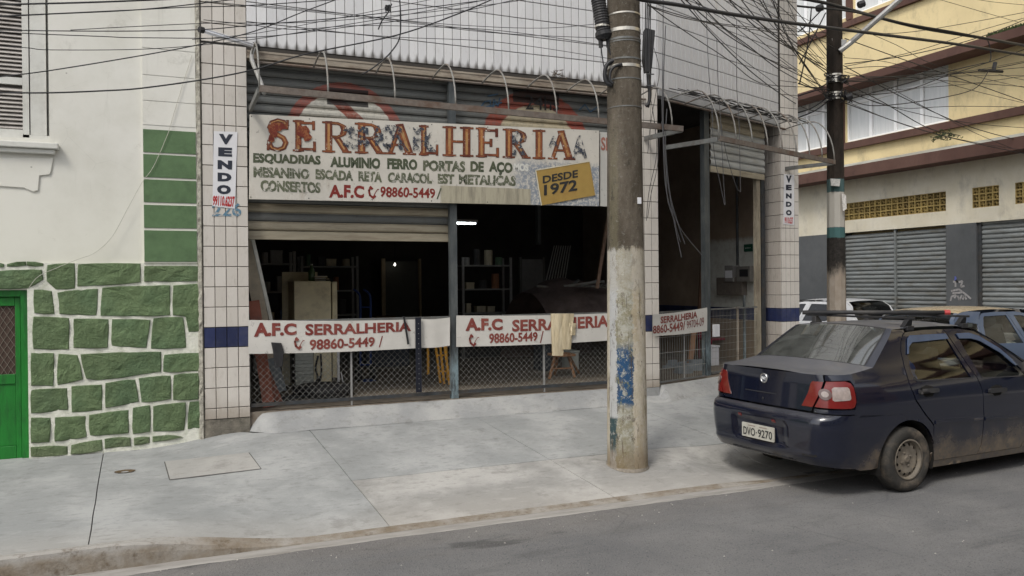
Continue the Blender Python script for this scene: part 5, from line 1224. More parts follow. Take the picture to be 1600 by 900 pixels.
t = thing('bar_fence', 'wire bar fence panel left of the corner doorway post', 'fence', onBz(1070, 560, -.02, TH))
a, b = onBz(1030, 560, -.02, 0), onBz(1102, 560, -.02, 0)
for z, w_ in ((TH+.03,.02),(.78,.006),(.98,.006),(1.18,.006),(1.5,.02)): o = MB(); o.bar(a+Vector((0,0,z)), b+Vector((0,0,z)), w_, w_); obj('rail', o, M['wire'] if w_ < .01 else M['gsteel'], t)
for i in range(20): p = a.lerp(b, (i+.5)/20); o = MB(); w_ = .004 if i != 10 else .018; o.bar(p+Vector((0,0,TH+.03)), p+Vector((0,0,1.5)), w_, w_, up=(1,0,0)); obj('bar', o, M['wire'] if i != 10 else M['galv'], t)
t = thing('mesh_gate', 'welded wire mesh gate closing the corner doorway under the shutter', 'gate', onBz(1148, 560, -.14, TH))
a, b = onBz(1111, 560, -.14, 0), onBz(1183, 560, -.14, 0); zg = 1.50
o = MB(); o.bar(a+Vector((0,0,zg)), b+Vector((0,0,zg)), .022, .022); o.bar(a+Vector((0,0,TH+.03)), b+Vector((0,0,TH+.03)), .03, .03); obj('frame', o, M['gsteel'], t)
for x, zt_, m_ in ((1152.5,1.52,M['lintel']),(1163.5,1.68,M['mull'])):
    p = onBz(x, 560, -.155, 0); o = MB(); o.bar(p+Vector((0,0,TH)), p+Vector((0,0,zt_)), .028, .028, up=(1,0,0)); obj('upright', o, m_, t)
o = MB()
for i in range(1, 34): p = a.lerp(b, i/34); o.tube([p+Vector((0,0,TH+.03)), p+Vector((0,0,zg))], .0016, 3, cap=False)
for i in range(1, 9): z = TH+.03+(zg-TH-.03)*i/9; o.tube([a+Vector((0,0,z)), b+Vector((0,0,z))], .0016, 3, cap=False)
obj('wire_mesh', o, M['wire'], t)
# ================================================================== THINGS IN THE WORKSHOP
def fp(x, y, z=TH): return onZ(x, y, z)
M['cream'] = simple('old_cream_enamel', (.80,.72,.50), .45, var=.12, scale=5, dirt=(.25,.20,.12), dirtamt=.4)
M['greyp'] = simple('grey_panel', (.42,.44,.40), .6, var=.2, scale=7)
# cabinet / old fridge
Yc = 10.42; xa, xb = onY(460,520,Yc).x, onY(518,520,Yc).x; xe = onY(528,520,Yc).x; zt = onY(490,439,Yc).z
t = thing('old_fridge', 'cream enamel fridge standing with its louvred side behind the left fence', 'fridge', ((xa+xe)/2, Yc+.25, TH))
o = MB(); o.box((xa, Yc, 1.18), (xb, Yc+.5, zt)); obj('body', o, M['cream'], t, bevel=.012)
xm_ = onY(490,560,Yc).x
o = MB(); o.box((xm_+.004, Yc+.01, TH+.06), (xb, Yc+.5, 1.176)); obj('lower_body', o, M['cream'], t, bevel=.01)
o = MB(); o.box((xb+.018, Yc+.015, TH+.12), (xe, Yc+.48, zt-.01)); obj('door_panel', o, M['cream'], t, bevel=.008)
o = MB(); o.box((xb, Yc+.06, TH+.1), (xb+.018, Yc+.45, zt-.03)); obj('seal', o, M['black'], t)
nL = 12
for i in range(nL): o = MB(); z = TH+.05+i*(1.17-TH-.05)/nL; o.obox((xa+.01, Yc+.0, z), (xm_-xa-.014, 0, 0), (0,.02,-.01), (0,.008,.042)); obj('louvre', o, M['greyp'], t)
o = MB(); o.box((xa+.012, Yc+.03, TH+.03), (xm_, Yc+.48, 1.175)); obj('vent_box', o, M['black'], t)
o = MB(); random.seed(3)
for k in range(2): o.tube(spline([onY(x+k*5, y, Yc-.03) for x, y in ((497,556),(493,575),(496,590),(490,605))] if k == 0 else [onY(x, y, Yc-.03) for x, y in ((501,553),(502,580),(498,603),(499,588))], 5), .012, 5)
obj('hanging_cable', o, M['cable'], None, 'black cables hanging down the front of the cream fridge', 'cable')
z_ = zt+.002
t = thing('bottle', 'green glass bottle standing on the cream fridge', 'bottle', onY(487,438,Yc+.1)); c_ = onY(487,438,Yc+.12)
M['bottle'] = simple('green_glass', (.06,.11,.04), .2, var=.1, spec=.6); o = MB(); o.lathe([(0,0),(.042,0),(.044,.12),(.02,.17),(.016,.2),(0,.2)], (c_.x, c_.y, z_), 12); obj('body', o, M['bottle'], t, smooth=True); o = MB(); o.lathe([(.018,.198),(.018,.215),(0,.215)], (c_.x, c_.y, z_), 10); obj('cap', o, M['greyp'], t)
t = thing('paper_stack', 'untidy stack of papers and trays lying on the cream fridge', 'papers', onY(503,438,Yc+.15)); random.seed(8)
for i in range(7):
    x0 = onY(491,438,Yc).x+random.uniform(0,.03); o = MB(); o.obox((x0, Yc+.06+random.uniform(0,.05), z_+.002+i*.009), (.20+random.uniform(-.05,.03), random.uniform(-.02,.02), 0), (0,.2,0), (0,0,.006)); obj('sheet', o, [M['sticker'], M['dsteel'], M['cream']][i % 3], t)
Yp = 10.95; p = [onY(441,425,Yp), onY(496,425,Yp), onY(496,600,Yp), onY(441,600,Yp)]
t = thing('panel_board', 'pale board standing upright behind the cream fridge', 'board', (p[0]+p[1])/2-Vector((0,0,p[0].z-TH))); 
for q in (p[2], p[3]): q.z = TH
o = MB(); o.prism(p, (0,.03,0)); obj('board', o, M['cream'], t)
def leaning(name, label, cat, a, b, wd, th_, mat, zb=TH):
    """a = foot pixel+Y, b = top pixel+Y"""
    A_ = onY(a[0], a[1], a[2]); B_ = onY(b[0], b[1], b[2]); o = MB(); o.bar(A_, B_, wd, th_, up=(0,1,.1)); return obj(name, o, mat, None, label, cat)
M['redwood'] = simple('reddish_board', (.30,.11,.075), .8, var=.3, scale=9, dirt=(.12,.1,.09), dirtamt=.5); M['bluegrey'] = simple('blue_grey_board', (.24,.27,.29), .7, var=.2)
M['wood'] = simple('bare_wood', (.36,.20,.11), .8, var=.3, scale=14, stretch=(1,1,.2)); M['orange'] = simple('orange_yellow_paint', (.65,.33,.04), .6, var=.3, scale=12)
leaning('leaning_rail', 'long pale grey metal rail leaning against the left jamb', 'rail', (437,560,9.3), (394,370,9.0), .035, .05, simple('pale_rail', (.6,.6,.55), .5, metal=.2))
leaning('leaning_board', 'wide cream board leaning behind the pale rail in the left bay', 'board', (420,560,9.5), (385,372,9.1), .14, .02, simple('pale_board', (.60,.53,.42), .8, var=.2))
leaning('leaning_board', 'reddish brown board leaning just inside the left jamb', 'board', (420,636,9.0), (396,470,9.2), .12, .025, M['redwood'])
leaning('leaning_board', 'second reddish brown board crossing behind the first near the floor', 'board', (436,632,9.25), (400,545,9.6), .10, .025, M['redwood'])
leaning('leaning_board', 'blue grey board leaning behind the reddish boards', 'board', (440,612,9.7), (419,540,9.8), .12, .02, M['bluegrey'])
# tyre/hose lying before the fridge
t = thing('spare_wheel', 'old black tyre lying on the floor in front of the cream fridge', 'tyre', fp(505,622)); c_ = fp(505, 618); o = MB(); pr = []
for k in range(9): a = 2*pi*k/8; pr.append((.27+.075*cos(a), .07+.065*sin(a)))
o.lathe(pr, (c_.x, c_.y, TH), 28); obj('carcass', o, M['black'], t, smooth=True)
o = MB(); 
for k in range(28):
    a = 2*pi*k/28; o.box((c_.x+.335*cos(a)-.01, c_.y+.335*sin(a)-.01, TH+.03), (c_.x+.335*cos(a)+.012, c_.y+.335*sin(a)+.012, TH+.11))
obj('tread', o, M['black'], t, kind='stuff')
leaning('white_tube', 'white plastic pipe standing right of the cream fridge', 'pipe', (529,606,10.3), (528,500,10.35), .028, .028, M['sticker'])
leaning('white_tube', 'thin pale rod slanting on the floor right of the white pipe', 'rod', (539,612,10.0), (533,582,10.1), .012, .012, M['galv'])
# blue hand truck
t = thing('hand_truck', 'blue hand truck standing in the dark of the left bay', 'hand truck', fp(566,600)); M['bluep'] = simple('blue_paint', (.02,.045,.16), .5)
pY = 11.0
for k, dx in enumerate((0, 16)): o = MB(); o.tube(spline([onY(x+dx, y, pY) for x, y in ((552,452),(560,458),(563,470),(563,520),(563,590))], 3), .016, 6); obj('side_tube', o, M['bluep'], t)
o = MB()
for y in (480, 510, 540, 570): o.tube([onY(563,y,pY), onY(579,y,pY)], .01, 5)
obj('crossbar', o, M['bluep'], t)
for dx in (-3, 19): o = MB(); c_ = onY(563+dx, 590, pY-.05); o.lathe([(0,-.03),(.1,-.03),(.11,0),(.1,.03),(0,.03)], (c_.x, c_.y, TH+.11), 14, 'X'); obj('wheel', o, M['black'], t)
o = MB(); o.box((onY(561,590,pY).x, pY-.25, TH+.01), (onY(581,590,pY).x, pY, TH+.02)); obj('toe_plate', o, M['bluep'], t)
# distant doorway with lamp, in the dark
Yd = 15.6
t = thing('inner_doorway', 'dim framed inner doorway deep in the left bay', 'doorway', onY(628,500,Yd))
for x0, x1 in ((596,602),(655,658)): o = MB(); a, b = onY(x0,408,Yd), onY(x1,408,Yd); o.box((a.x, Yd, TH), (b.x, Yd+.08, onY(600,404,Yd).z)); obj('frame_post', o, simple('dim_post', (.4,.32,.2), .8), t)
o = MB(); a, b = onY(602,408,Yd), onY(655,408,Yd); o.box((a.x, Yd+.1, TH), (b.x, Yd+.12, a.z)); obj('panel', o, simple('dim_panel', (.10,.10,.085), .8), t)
c_ = onY(617,414,Yd-.1); t = thing('bulb_lamp', 'small glowing bulb in the dim inner doorway', 'lamp', c_); o = MB(); o.lathe([(0,-.022),(.016,-.014),(.022,0),(.016,.014),(.01,.04),(0,.04)], c_, 10); obj('bulb', o, emis('bulb_glow', (1,.95,.85), 3), t, smooth=True); o = MB(); o.lathe([(.014,.041),(.014,.08),(0,.08)], c_, 8); obj('socket', o, M['black'], t); o = MB(); o.tube([c_+Vector((0,0,.08)), Vector((c_.x, c_.y, 4.59))], .004, 4); obj('cord', o, M['cable'], t)
# fluorescent fitting
Yf = 13.0; a, b = onY(714,349,Yf), onY(743,349,Yf); zf = (a.z+b.z)/2
t = thing('fluorescent_lamp', 'lit fluorescent tube hanging in the dark right bay', 'lamp', ((a.x+b.x)/2, Yf, zf)); o = MB(); o.tube([(a.x, Yf, zf), (b.x, Yf, zf)], .014, 8); obj('tube', o, emis('tube_glow', (.9,.96,1), 10), t)
o = MB(); o.box((a.x-.03, Yf-.03, zf+.02), (b.x+.03, Yf+.03, zf+.06)); obj('housing', o, M['galv'], t)
for x in (a.x+.05, b.x-.05): o = MB(); o.tube([(x, Yf, zf+.06), (x, Yf, 4.59)], .004, 4); obj('cord', o, M['cable'], t)
# yellow trestle / ladder legs
t = thing('yellow_trestle', 'yellow orange folding trestle behind the left fence near the steel post', 'trestle', fp(690,604))
for k, (x0, y0, x1, y1, yy) in enumerate(((669,585,668,505,10.3),(688,598,676,505,10.2),(694,601,684,505,10.1),(703,605,690,505,10.0),(699,596,696,505,10.5))):
    o = MB(); o.bar(onY(x0,y0,yy), onY(x1,y1,yy), .028, .022, up=(0,1,0)); obj('leg', o, M['orange'], t)
o = MB()
for y in (530, 555, 580): o.bar(onY(680+(y-530)*.15,y,10.15), onY(696+(y-530)*.15,y,10.05), .02, .02)
obj('rung', o, M['orange'], t)
# black upright hanging before the fence and strap over the banner
t = thing('black_upright', 'black slotted steel strip hanging in front of the left fence', 'steel strip', onY(653,613,YA-.06))
o = MB(); a, b = onY(649,496,YA-.06), onY(657.5,496,YA-.06); zb_ = onY(654,613,YA-.06).z; o.box((a.x, YA-.07, zb_), (b.x, YA-.05, a.z)); obj('strip', o, simple('black_navy_steel', (.018,.02,.03), .5, metal=.2), t)
o = MB()
for i in range(14): z = zb_+.04+i*.055; o.lathe([(0,-.003),(.004,-.003),(.004,0)], ((a.x+b.x)/2, YA-.071, z), 6, 'Y')
obj('bolts', o, M['galv'], t)
leaning('black_strap', 'short black strap hanging aslant over the last letter of the left banner', 'strap', (638,538,YA-.055), (631,494,YA-.055), .022, .006, M['black'])
o = MB(); o.prism([onY(x, y, YA-.06) for x, y in ((424,535),(440,536),(444,550),(442,573),(430,575),(427,550))], (0,.04,0)); obj('black_bag', o, M['black'], None, 'black bag hanging under the left banner beside the jamb', 'bag', bevel=.008)
# cloth over the right banner
def cloth():
    t = MT('beige_cloth', .9, 0, .1); n = t.noise(7, 6, .6, (3,1,.6)); t.col(t.mix(t.ramp(n, .35, .7), (.50,.42,.28), (.60,.52,.37))); t.bump(n, .8, .02); return t.m
M['cloth'] = cloth()
Yk = YA-.05
t = thing('hanging_trousers', 'pair of beige trousers hung over the right banner above the stool', 'trousers', onY(877,557,Yk))
def leg(x0t, x1t, x0b, x1b, yt, yb_, seed, name):
    def fn(a, b):
        x = (x0t+(x1t-x0t)*a)*(1-b)+(x0b+(x1b-x0b)*a)*b; y = yt+(yb_-yt)*b; return onY(x, y, Yk-.012*sin(a*pi)-.014*noise.noise(Vector((a*5+seed, b*2.2, seed)))-.004)
    o = MB(); o.grid(fn, 10, 16); k = len(o.v)
    o.grid(lambda a, b: Vector(fn(1-a, b))+Vector((0,.012+.02*sin(a*pi),0)), 10, 16); obj(name, o, M['cloth'], t, smooth=True)
leg(861,883,863,880,490,556,1,'front_leg'); leg(876,897,874,892,490,546,5,'back_leg'); leg(888,900,889,899,505,524,9,'hanging_cuff')
# wooden stool with splayed legs
t = thing('wooden_stool', 'wooden stool with splayed legs behind the fence under the beige trousers', 'stool', fp(880,590)); Ys = 10.1
sz = onY(880,556,Ys).z
for (x0, y0, x1, y1, yy) in ((858,590,867,556,9.95),(867,580,871,556,10.3),(898,588,888,556,9.95),(905,583,889,556,10.3)):
    A_ = onY(x0, y0, yy); A_.z = TH; B_ = onY(x1, y1, 10.1); B_.z = sz; o = MB(); o.bar(A_, B_, .028, .028, up=(0,1,0)); obj('leg', o, M['wood'], t)
o = MB(); a, b = onY(864,556,Ys), onY(892,556,Ys); o.box((a.x, 9.95, sz), (b.x, 10.28, sz+.035)); obj('seat', o, M['wood'], t, bevel=.006)
o = MB(); o.bar(onY(862,576,10.0), onY(896,575,10.0), .02, .02); obj('stretcher', o, M['wood'], t)
def crate(name, label, cat, x0, x1, yt, yb_, dep, mat, lidmat=None, parts='box'):
    p = fp(x0, yb_); q = fp(x1, yb_); Y = p.y; X0, X1 = onY(x0, yb_, Y).x, onY(x1, yb_, Y).x; z1 = onY((x0+x1)/2, yt, Y).z
    t = thing(name, label, cat, ((X0+X1)/2, Y+dep/2, TH)); o = MB(); o.box((X0, Y, TH), (X1, Y+dep, z1-.03)); obj('body', o, mat, t, bevel=.012); o = MB(); o.box((X0-.01, Y-.01, z1-.029), (X1+.01, Y+dep+.01, z1)); obj('top', o, lidmat or mat, t, bevel=.005); return t
crate('grey_box', 'tall grey metal box on the floor right of the wooden stool', 'box', 892, 905, 548, 578, .3, M['greyp'])
crate('steel_drum', 'dark blue grey box standing left of the wooden stool', 'box', 849, 861, 540, 580, .35, simple('dark_bluegrey', (.06,.07,.08), .6))
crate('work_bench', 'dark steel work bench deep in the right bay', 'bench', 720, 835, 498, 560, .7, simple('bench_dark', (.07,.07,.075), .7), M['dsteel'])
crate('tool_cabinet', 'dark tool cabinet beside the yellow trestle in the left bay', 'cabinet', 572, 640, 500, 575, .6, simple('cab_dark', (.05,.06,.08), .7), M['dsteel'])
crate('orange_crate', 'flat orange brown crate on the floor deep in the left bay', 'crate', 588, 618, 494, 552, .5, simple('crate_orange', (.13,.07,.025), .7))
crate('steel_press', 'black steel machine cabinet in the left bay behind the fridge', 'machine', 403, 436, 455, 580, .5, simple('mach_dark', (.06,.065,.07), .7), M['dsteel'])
# grey door panel, duct, pipes and pole in the right bay
Yq = 13.6
t = thing('door_panel', 'grey door leaf leaning deep in the right bay', 'door', onY(832,480,Yq)); a, b = onY(815,405,Yq), onY(848,405,Yq); z0, z1 = TH, a.z
o = MB(); o.box((a.x, Yq, z0), (b.x, Yq+.04, z1)); obj('leaf', o, simple('dim_grey', (.2,.2,.19), .7, var=.2), t); o = MB(); o.box((a.x-.04, Yq-.02, z0), (a.x-.002, Yq+.05, z1+.04)); o.box((b.x+.002, Yq-.02, z0), (b.x+.04, Yq+.05, z1+.04)); obj('frame', o, simple('dim_frame', (.12,.12,.11), .6), t)
o = MB(); a, b = onY(840,330,Yq+.5), onY(845,330,Yq+.5); o.box((a.x, Yq+.5, onY(842,382,Yq+.5).z), (b.x, Yq+.6, 4.59)); obj('duct', o, simple('dim_duct', (.13,.14,.14), .6), None, 'thin vertical grey duct hanging from the ceiling of the right bay', 'duct')
t = thing('pipe_bundle', 'bundle of thin pipes leaning in the dark of the right bay', 'pipes', onY(868,445,12.6))
for i in range(8): A_, B_ = onY(853+i*4.2,440,12.6), onY(866+i*3.6,384,12.9); o = MB(); o.tube([A_, B_], .009, 5); obj('pipe', o, simple('dim_pipe', (.4,.4,.38), .5, metal=.4) if i == 0 else bpy.data.materials['dim_pipe'], t)
leaning('leaning_pole', 'long rusty pole leaning near the right edge of the right bay', 'pole', (933,450,9.9), (950,340,9.6), .035, .035, simple('rusty_pole', (.30,.20,.15), .7, var=.4))
# low heap under a tarpaulin
t = thing('tarp_heap', 'low heap of scrap under a dark tarpaulin in the right bay', 'heap', fp(890,560))
Yh = 12.0
def heap(a, b):
    x = 826+(a)*150; top = 438+8*noise.noise(Vector((a*4, 1, 0)))+max(0, (a-.6))*26+max(0, (.2-a))*90; Y = 11.2+b*2.0; p = onY(x, 560, Yh); zt_ = onY(x, top, Yh).z
    return Vector((p.x, Y, TH+(zt_-TH)*sin(pi*min(1, .08+b*.92))**.4+.03*noise.noise(Vector((a*14, b*8, 3)))))
o = MB(); o.grid(heap, 40, 16); obj('tarpaulin', o, simple('dark_tarp', (.11,.085,.08), .8, var=.5, scale=4, bump=.8), t, smooth=True)
o = MB(); random.seed(17)
for i in range(9): a = onY(random.uniform(835,950), 447, 11.3); o.bar(a, a+Vector((random.uniform(.1,.6), random.uniform(-.1,.3), random.uniform(-.05,.1))), .03, .03)
obj('scrap', o, M['gsteel'], t)
# racks crowded with cans and boxes in the dark
random.seed(77)
_canm = [simple('can_%s' % n_, c_, .6, var=.2) for n_, c_ in (('grey', (.30,.30,.29)), ('rust', (.28,.13,.07)), ('blue', (.08,.14,.28)), ('cream', (.5,.45,.33)), ('green', (.12,.2,.13)), ('dark', (.06,.06,.06)))]
for rx0, rx1, ry, Yr, lab, gl in ((398,462,392,12.6,'steel rack crowded with cans behind the cream fridge','cans and boxes on the rack behind the fridge'), (722,800,402,13.4,'steel rack crowded with cans deep in the right bay','cans and boxes on the rack in the right bay'), (470,560,400,14.2,'long steel rack deep between the fridge and the inner doorway','cans and boxes on the long rack by the inner doorway')):
    a, b = onY(rx0, ry, Yr), onY(rx1, ry, Yr); ztop_ = a.z; t = thing('steel_rack', lab, 'rack', ((a.x+b.x)/2, Yr+.2, TH))
    for x in (a.x, b.x-.04):
        for y in (Yr, Yr+.36): o = MB(); o.box((x, y, TH), (x+.04, y+.04, ztop_)); obj('upright', o, _canm[0], t)
    zz = TH+.35
    while zz < ztop_:
        o = MB(); o.box((a.x+.041, Yr+.002, zz), (b.x-.041, Yr+.39, zz+.025)); obj('shelf', o, _canm[0], t); x = a.x+.1
        while x < b.x-.2:
            w_ = random.uniform(.08,.2); h_ = random.uniform(.1,.28); m_ = random.choice(_canm); y = Yr+random.uniform(.06,.12); o = MB()
            if random.random() < .5: o.lathe([(0,0),(w_/2,0),(w_/2,h_),(w_*.45,h_+.008),(0,h_+.008)], (x+w_/2, y+w_/2, zz+.026), 10); obj('can', o, m_, None, 'can standing on the %s' % gl.split(' on the ')[-1] if ' on the ' in gl else 'can', 'can', gl)
            else: o.box((x, y, zz+.026), (x+w_, y+w_, zz+.026+h_)); o.box((x-.004, y-.004, zz+.026+h_*.8), (x+w_+.004, y+w_+.004, zz+.028+h_)); obj('box', o, m_, None, 'box standing on the %s' % gl.split(' on the ')[-1], 'box', gl, bevel=.004)
            x += w_+random.uniform(.02,.14)
        zz += .42
# behind the corner doorway
leaning('leaning_board', 'brown board leaning beside the corner doorway post', 'board', (1094,500,11.2), (1100,398,11.4), .12, .03, simple('brown_board', (.10,.055,.035), .8))
leaning('leaning_board', 'orange brown plank behind the bar fence of the corner doorway', 'board', (1078,570,10.4), (1086,500,10.5), .09, .03, M['wood'])
Yg = 14.5; a, b = onY(1030,352,Yg), onY(1092,352,Yg)
t = thing('green_door', 'large dark green sliding door inside the corner doorway', 'door', ((a.x+b.x)/2, Yg, TH)); o = MB(); o.box((a.x, Yg, TH+.02), (b.x, Yg+.06, a.z)); obj('leaf', o, simple('dark_green_door', (.2,.31,.24), .6, var=.25, scale=2), t)
for f in (.33, .66): o = MB(); x = a.x+(b.x-a.x)*f; o.box((x-.02, Yg-.015, TH+.03), (x+.02, Yg-.001, a.z-.02)); obj('rib', o, simple('green_rib', (.07,.12,.09), .6) if f < .5 else bpy.data.materials['green_rib'], t)
o = MB(); o.box((a.x-.2, Yg-.04, a.z+.01), (b.x+.35, Yg+.04, a.z+.09)); obj('track', o, M['dsteel'], t)
XW = 8.70
def wallbox(name, label, cat, x0, x1, y0, y1, dep, mat, extra=None):
    a, b = onX(x0, (y0+y1)/2, XW), onX(x1, (y0+y1)/2, XW); zt_, zb2 = onX((x0+x1)/2, y0, XW).z, onX((x0+x1)/2, y1, XW).z
    t = thing(name, label, cat, (XW-dep/2, (a.y+b.y)/2, zb2)); o = MB(); o.box((XW-dep, min(a.y,b.y), zb2), (XW-.001, max(a.y,b.y), zt_)); obj('body', o, mat, t, bevel=.004); return t, a, b, zt_, zb2
t, a, b, z1, z0 = wallbox('exit_sign', 'small dark green SAÍDA exit sign on the inner wall', 'sign', 1163, 1176.5, 381.5, 393, .012, simple('sign_green', (.01,.07,.04), .5))
X_ = XW-.0135; yl, yr = a.y, b.y; 
text_quad('SAÍDA', (X_, yl-.03, z1-.05), (X_, yr+.03, z1-.05), (X_, yr+.03, z0+.05), (X_, yl-.03, z0+.05), simple('sign_white', (.6,.65,.6), .5), t, .03)
t, a, b, z1, z0 = wallbox('meter_box', 'pale electricity meter box with a paper label on the inner wall', 'meter box', 1143, 1156, 415, 440, .14, simple('meter_grey', (.20,.19,.18), .6, var=.2)); o = MB(); o.box((XW-.146, (a.y+b.y)/2-.09, z0+.06), (XW-.141, (a.y+b.y)/2+.09, z1-.08)); obj('label', o, M['sticker'], t)
t, a, b, z1, z0 = wallbox('meter_box', 'second meter box with dark window on the inner wall, nearer the street', 'meter box', 1160, 1181, 416, 440, .12, simple('meter_grey2', (.19,.18,.165), .6, var=.2)); o = MB(); o.box((XW-.126, (a.y+b.y)/2-.12, z0+.08), (XW-.121, (a.y+b.y)/2+.08, z1-.05)); obj('window', o, M['black'], t)
o = MB(); a = onX(1151.5, 310, XW-.03); b = onX(1151.5, 415, XW-.03); o.tube([(XW-.03, a.y, 4.59), (XW-.03, a.y, b.z)], .022, 6); obj('conduit', o, M['dsteel'], None, 'dark vertical conduit running down the inner wall to the meter box', 'conduit')
o = MB(); o.box((XW-.11, onX(1152,480,XW).y-.25, 1.66), (XW-.001, onX(1128,480,XW).y, 1.95)); obj('wall_cabinet', o, simple('wall_cab', (.15,.13,.11), .7, var=.3), None, 'low brown cabinet fixed to the inner wall under the meter boxes', 'cabinet', bevel=.004)
# red child chair and white box
t = thing('red_chair', 'small red plastic chair behind the gate left side', 'chair', fp(1126,560)); c_ = fp(1126, 562); M['redp'] = simple('red_plastic', (.26,.03,.05), .5, var=.2, scale=6)
sd_ = .42
def chairbox(x0,x1,y0,y1,z0,z1,nm): o = MB(); o.box((c_.x+x0, c_.y+y0, TH+z0), (c_.x+x1, c_.y+y1, TH+z1)); obj(nm, o, M['redp'], t, bevel=.012)
chairbox(-.2,.2,0,.38,.32,.36,'seat'); 
o = MB()
def bk(a, b): x = -.17+.34*a; return (c_.x+x*(1-.35*b), c_.y+.37+.05*b+.03*cos(a*pi*2)*.3, TH+.36+.42*b)
o.grid(bk, 6, 6); k = len(o.v); o.grid(lambda a, b: Vector(bk(1-a, b))+Vector((0,.02,0)), 6, 6); obj('backrest', o, M['redp'], t, smooth=True)
for x in (-.18,.15):
    for y in (.01,.34): chairbox(x,x+.03,y,y+.03,0,.32,'leg')
crate('white_bucket', 'white box standing on the gate side beside the red chair', 'box', 1112, 1124, 540, 572, .2, M['sticker'])
o = MB(); a = onB(1118, 515, -.10); o.obox((a.x-.06, a.y-.05, onB(1118,526,-.10).z), (.13,.045,0), (-.01,.03,0), (0,0,.17)); obj('hanging_carton', o, M['sticker'], None, 'white carton hung on the gate beside the steel post', 'carton', bevel=.004)
o = MB(); random.seed(9)
for i in range(14): p = fp(random.uniform(1036,1085), random.uniform(572,585)); o.obox(p, (random.uniform(.1,.3), random.uniform(-.1,.1), 0), (-.02,random.uniform(.05,.12),0), (0,0,random.uniform(.03,.12)))
obj('scrap_pile', o, M['bluegrey'], None, 'low pile of blue grey scrap metal behind the bar fence', 'scrap', kind=None)
o = MB()
for i in range(10): p = fp(random.uniform(392,436), random.uniform(628,640)); o.bar(p+Vector((0,0,.02)), p+Vector((random.uniform(-.3,.4), random.uniform(-.05,.2), random.uniform(.0,.08))), .02, .02)
obj('scrap_offcuts', o, M['dsteel'], None, 'pile of steel offcuts at the foot of the reddish boards', 'scrap')
# ================================================================== OVERHEAD WIRES
YW = 6.72
def wire(label, pts, r, plane, grp='overhead wires', name='overhead_wire', mat=None, n=6):
    P_ = [plane(*p) for p in pts]; o = MB(); o.tube(spline(P_, n), r, 5, cap=False); return obj(name, o, mat or M['cable'], None, label, 'wire', grp, smooth=True)
pl1 = lambda x, y, *d: onY(x, y, YW+(d[0] if d else 0))
LW = [([(-60,11),(0,7.5),(150,3.5),(330,-4)],.007),([(-60,28),(0,26),(80,22),(220,15),(350,1),(400,-6)],.0045),([(-60,26),(0,25),(220,15),(300,11),(400,8),(600,-6)],.004),
([(-60,46),(0,47),(110,48.5),(220,48.5),(320,46),(400,39),(560,25),(760,0)],.004),([(-60,48),(0,50),(55,53),(160,57),(220,59),(400,58),(560,40),(700,22),(830,-6)],.0035),([(110,47),(220,41),(340,36),(480,35),(640,22),(760,8),(860,-6)],.003),
([(-60,70),(0,72),(45,75),(80,78),(220,77),(330,69),(420,58),(520,42),(640,22),(780,-4)],.003),([(-60,127),(0,120),(80,110),(220,87),(320,68),(400,48),(470,20),(540,-6)],.0045),
([(-60,145),(0,145),(80,145),(160,142),(220,138),(320,124),(400,108),(480,84),(620,55),(720,20),(780,-6)],.006),([(318,31),(385,38),(460,46),(560,40),(700,43),(800,50),(955,72)],.003),
([(300,62),(400,52),(520,30),(640,6),(700,-6)],.0025),([(320,2),(420,12),(520,22),(640,36),(780,52),(950,60)],.003),([(400,8),(560,24),(700,38),(850,44),(960,34)],.0028),([(470,46),(620,58),(780,66),(955,92)],.0028)]
ORD = ['topmost', 'second', 'third', 'fourth', 'fifth', 'sixth', 'seventh', 'eighth', 'lowest']
left_ = sorted([p for p, r in LW if p[0][0] < -50], key=lambda p: p[1][1])
for pts, r in LW: wire(('thin black wire, %s of those crossing the louvred window at the left picture edge' % ORD[left_.index(pts)]) if pts in left_ else 'thin black overhead wire strung past the wall tops left of the near pole', pts, r, pl1, 'wires left of the near pole')
wire('black wire looping down over the long canopy above the sign', [(624,-8),(626,30),(624,60),(612,80),(598,94),(580,108),(566,116)], .006, pl1, None)
wire('short black wire end dangling from the wire knot above the sign', [(612,6),(606,20),(597,32),(591,46)], .006, pl1, None)
o = MB(); random.seed(4)
for i in range(7): o.tube(spline([pl1(605+random.uniform(-4,6), 12+random.uniform(-5,8)) for _ in range(4)], 4), .005, 4)
obj('wire_knot', o, M['cable'], None, 'small knot of black wire hanging above the sign', 'wire knot')
# sagging white cord over the green quoin
wire('thin white cord sagging down the white wall to the green door', [(300,86),(283,140),(268,190),(262,210),(240,260),(222,285),(200,325),(175,370),(148,395),(122,405),(90,418),(60,432),(45,450)], .0026, lambda x, y: onY(x, y, YL-.05), None, 'overhead_wire', simple('old_cord', (.45,.44,.38), .7))
# fan of wires between the two poles
dPP = Vector((P2.x-P1.x, P2.y-P1.y, 0)).normalized(); APP = math.degrees(math.atan2(dPP.y, dPP.x))
def plF(off=0):
    n = Vector((dPP.y, -dPP.x, 0)); return lambda x, y: onV(x, y, Vector((P1.x, P1.y, 0))+n*off, APP)
wire('thick black power cable running from the near pole to the upper right', [(985,-6),(1010,1),(1060,8),(1140,22),(1220,34),(1290,43),(1400,57),(1500,70),(1600,86),(1680,97)], .021, lambda x, y: onV(x, y, (P1.x, P1.y-.22), 13), None, 'power_cable')
wire('second thick black power cable crossing above the dark pole', [(1180,-12),(1281,3),(1360,24),(1440,44),(1538,60),(1600,71),(1680,85)], .028, lambda x, y: onV(x, y, (P2.x, P2.y-.4), 4), None, 'power_cable')
wire('third twisted power cable hugging the second one at the top right', [(1180,0),(1250,10),(1330,18),(1420,38),(1500,52),(1600,72),(1680,90)], .017, lambda x, y: onV(x, y, (P2.x, P2.y-.44), 4), None, 'power_cable')
random.seed(42)
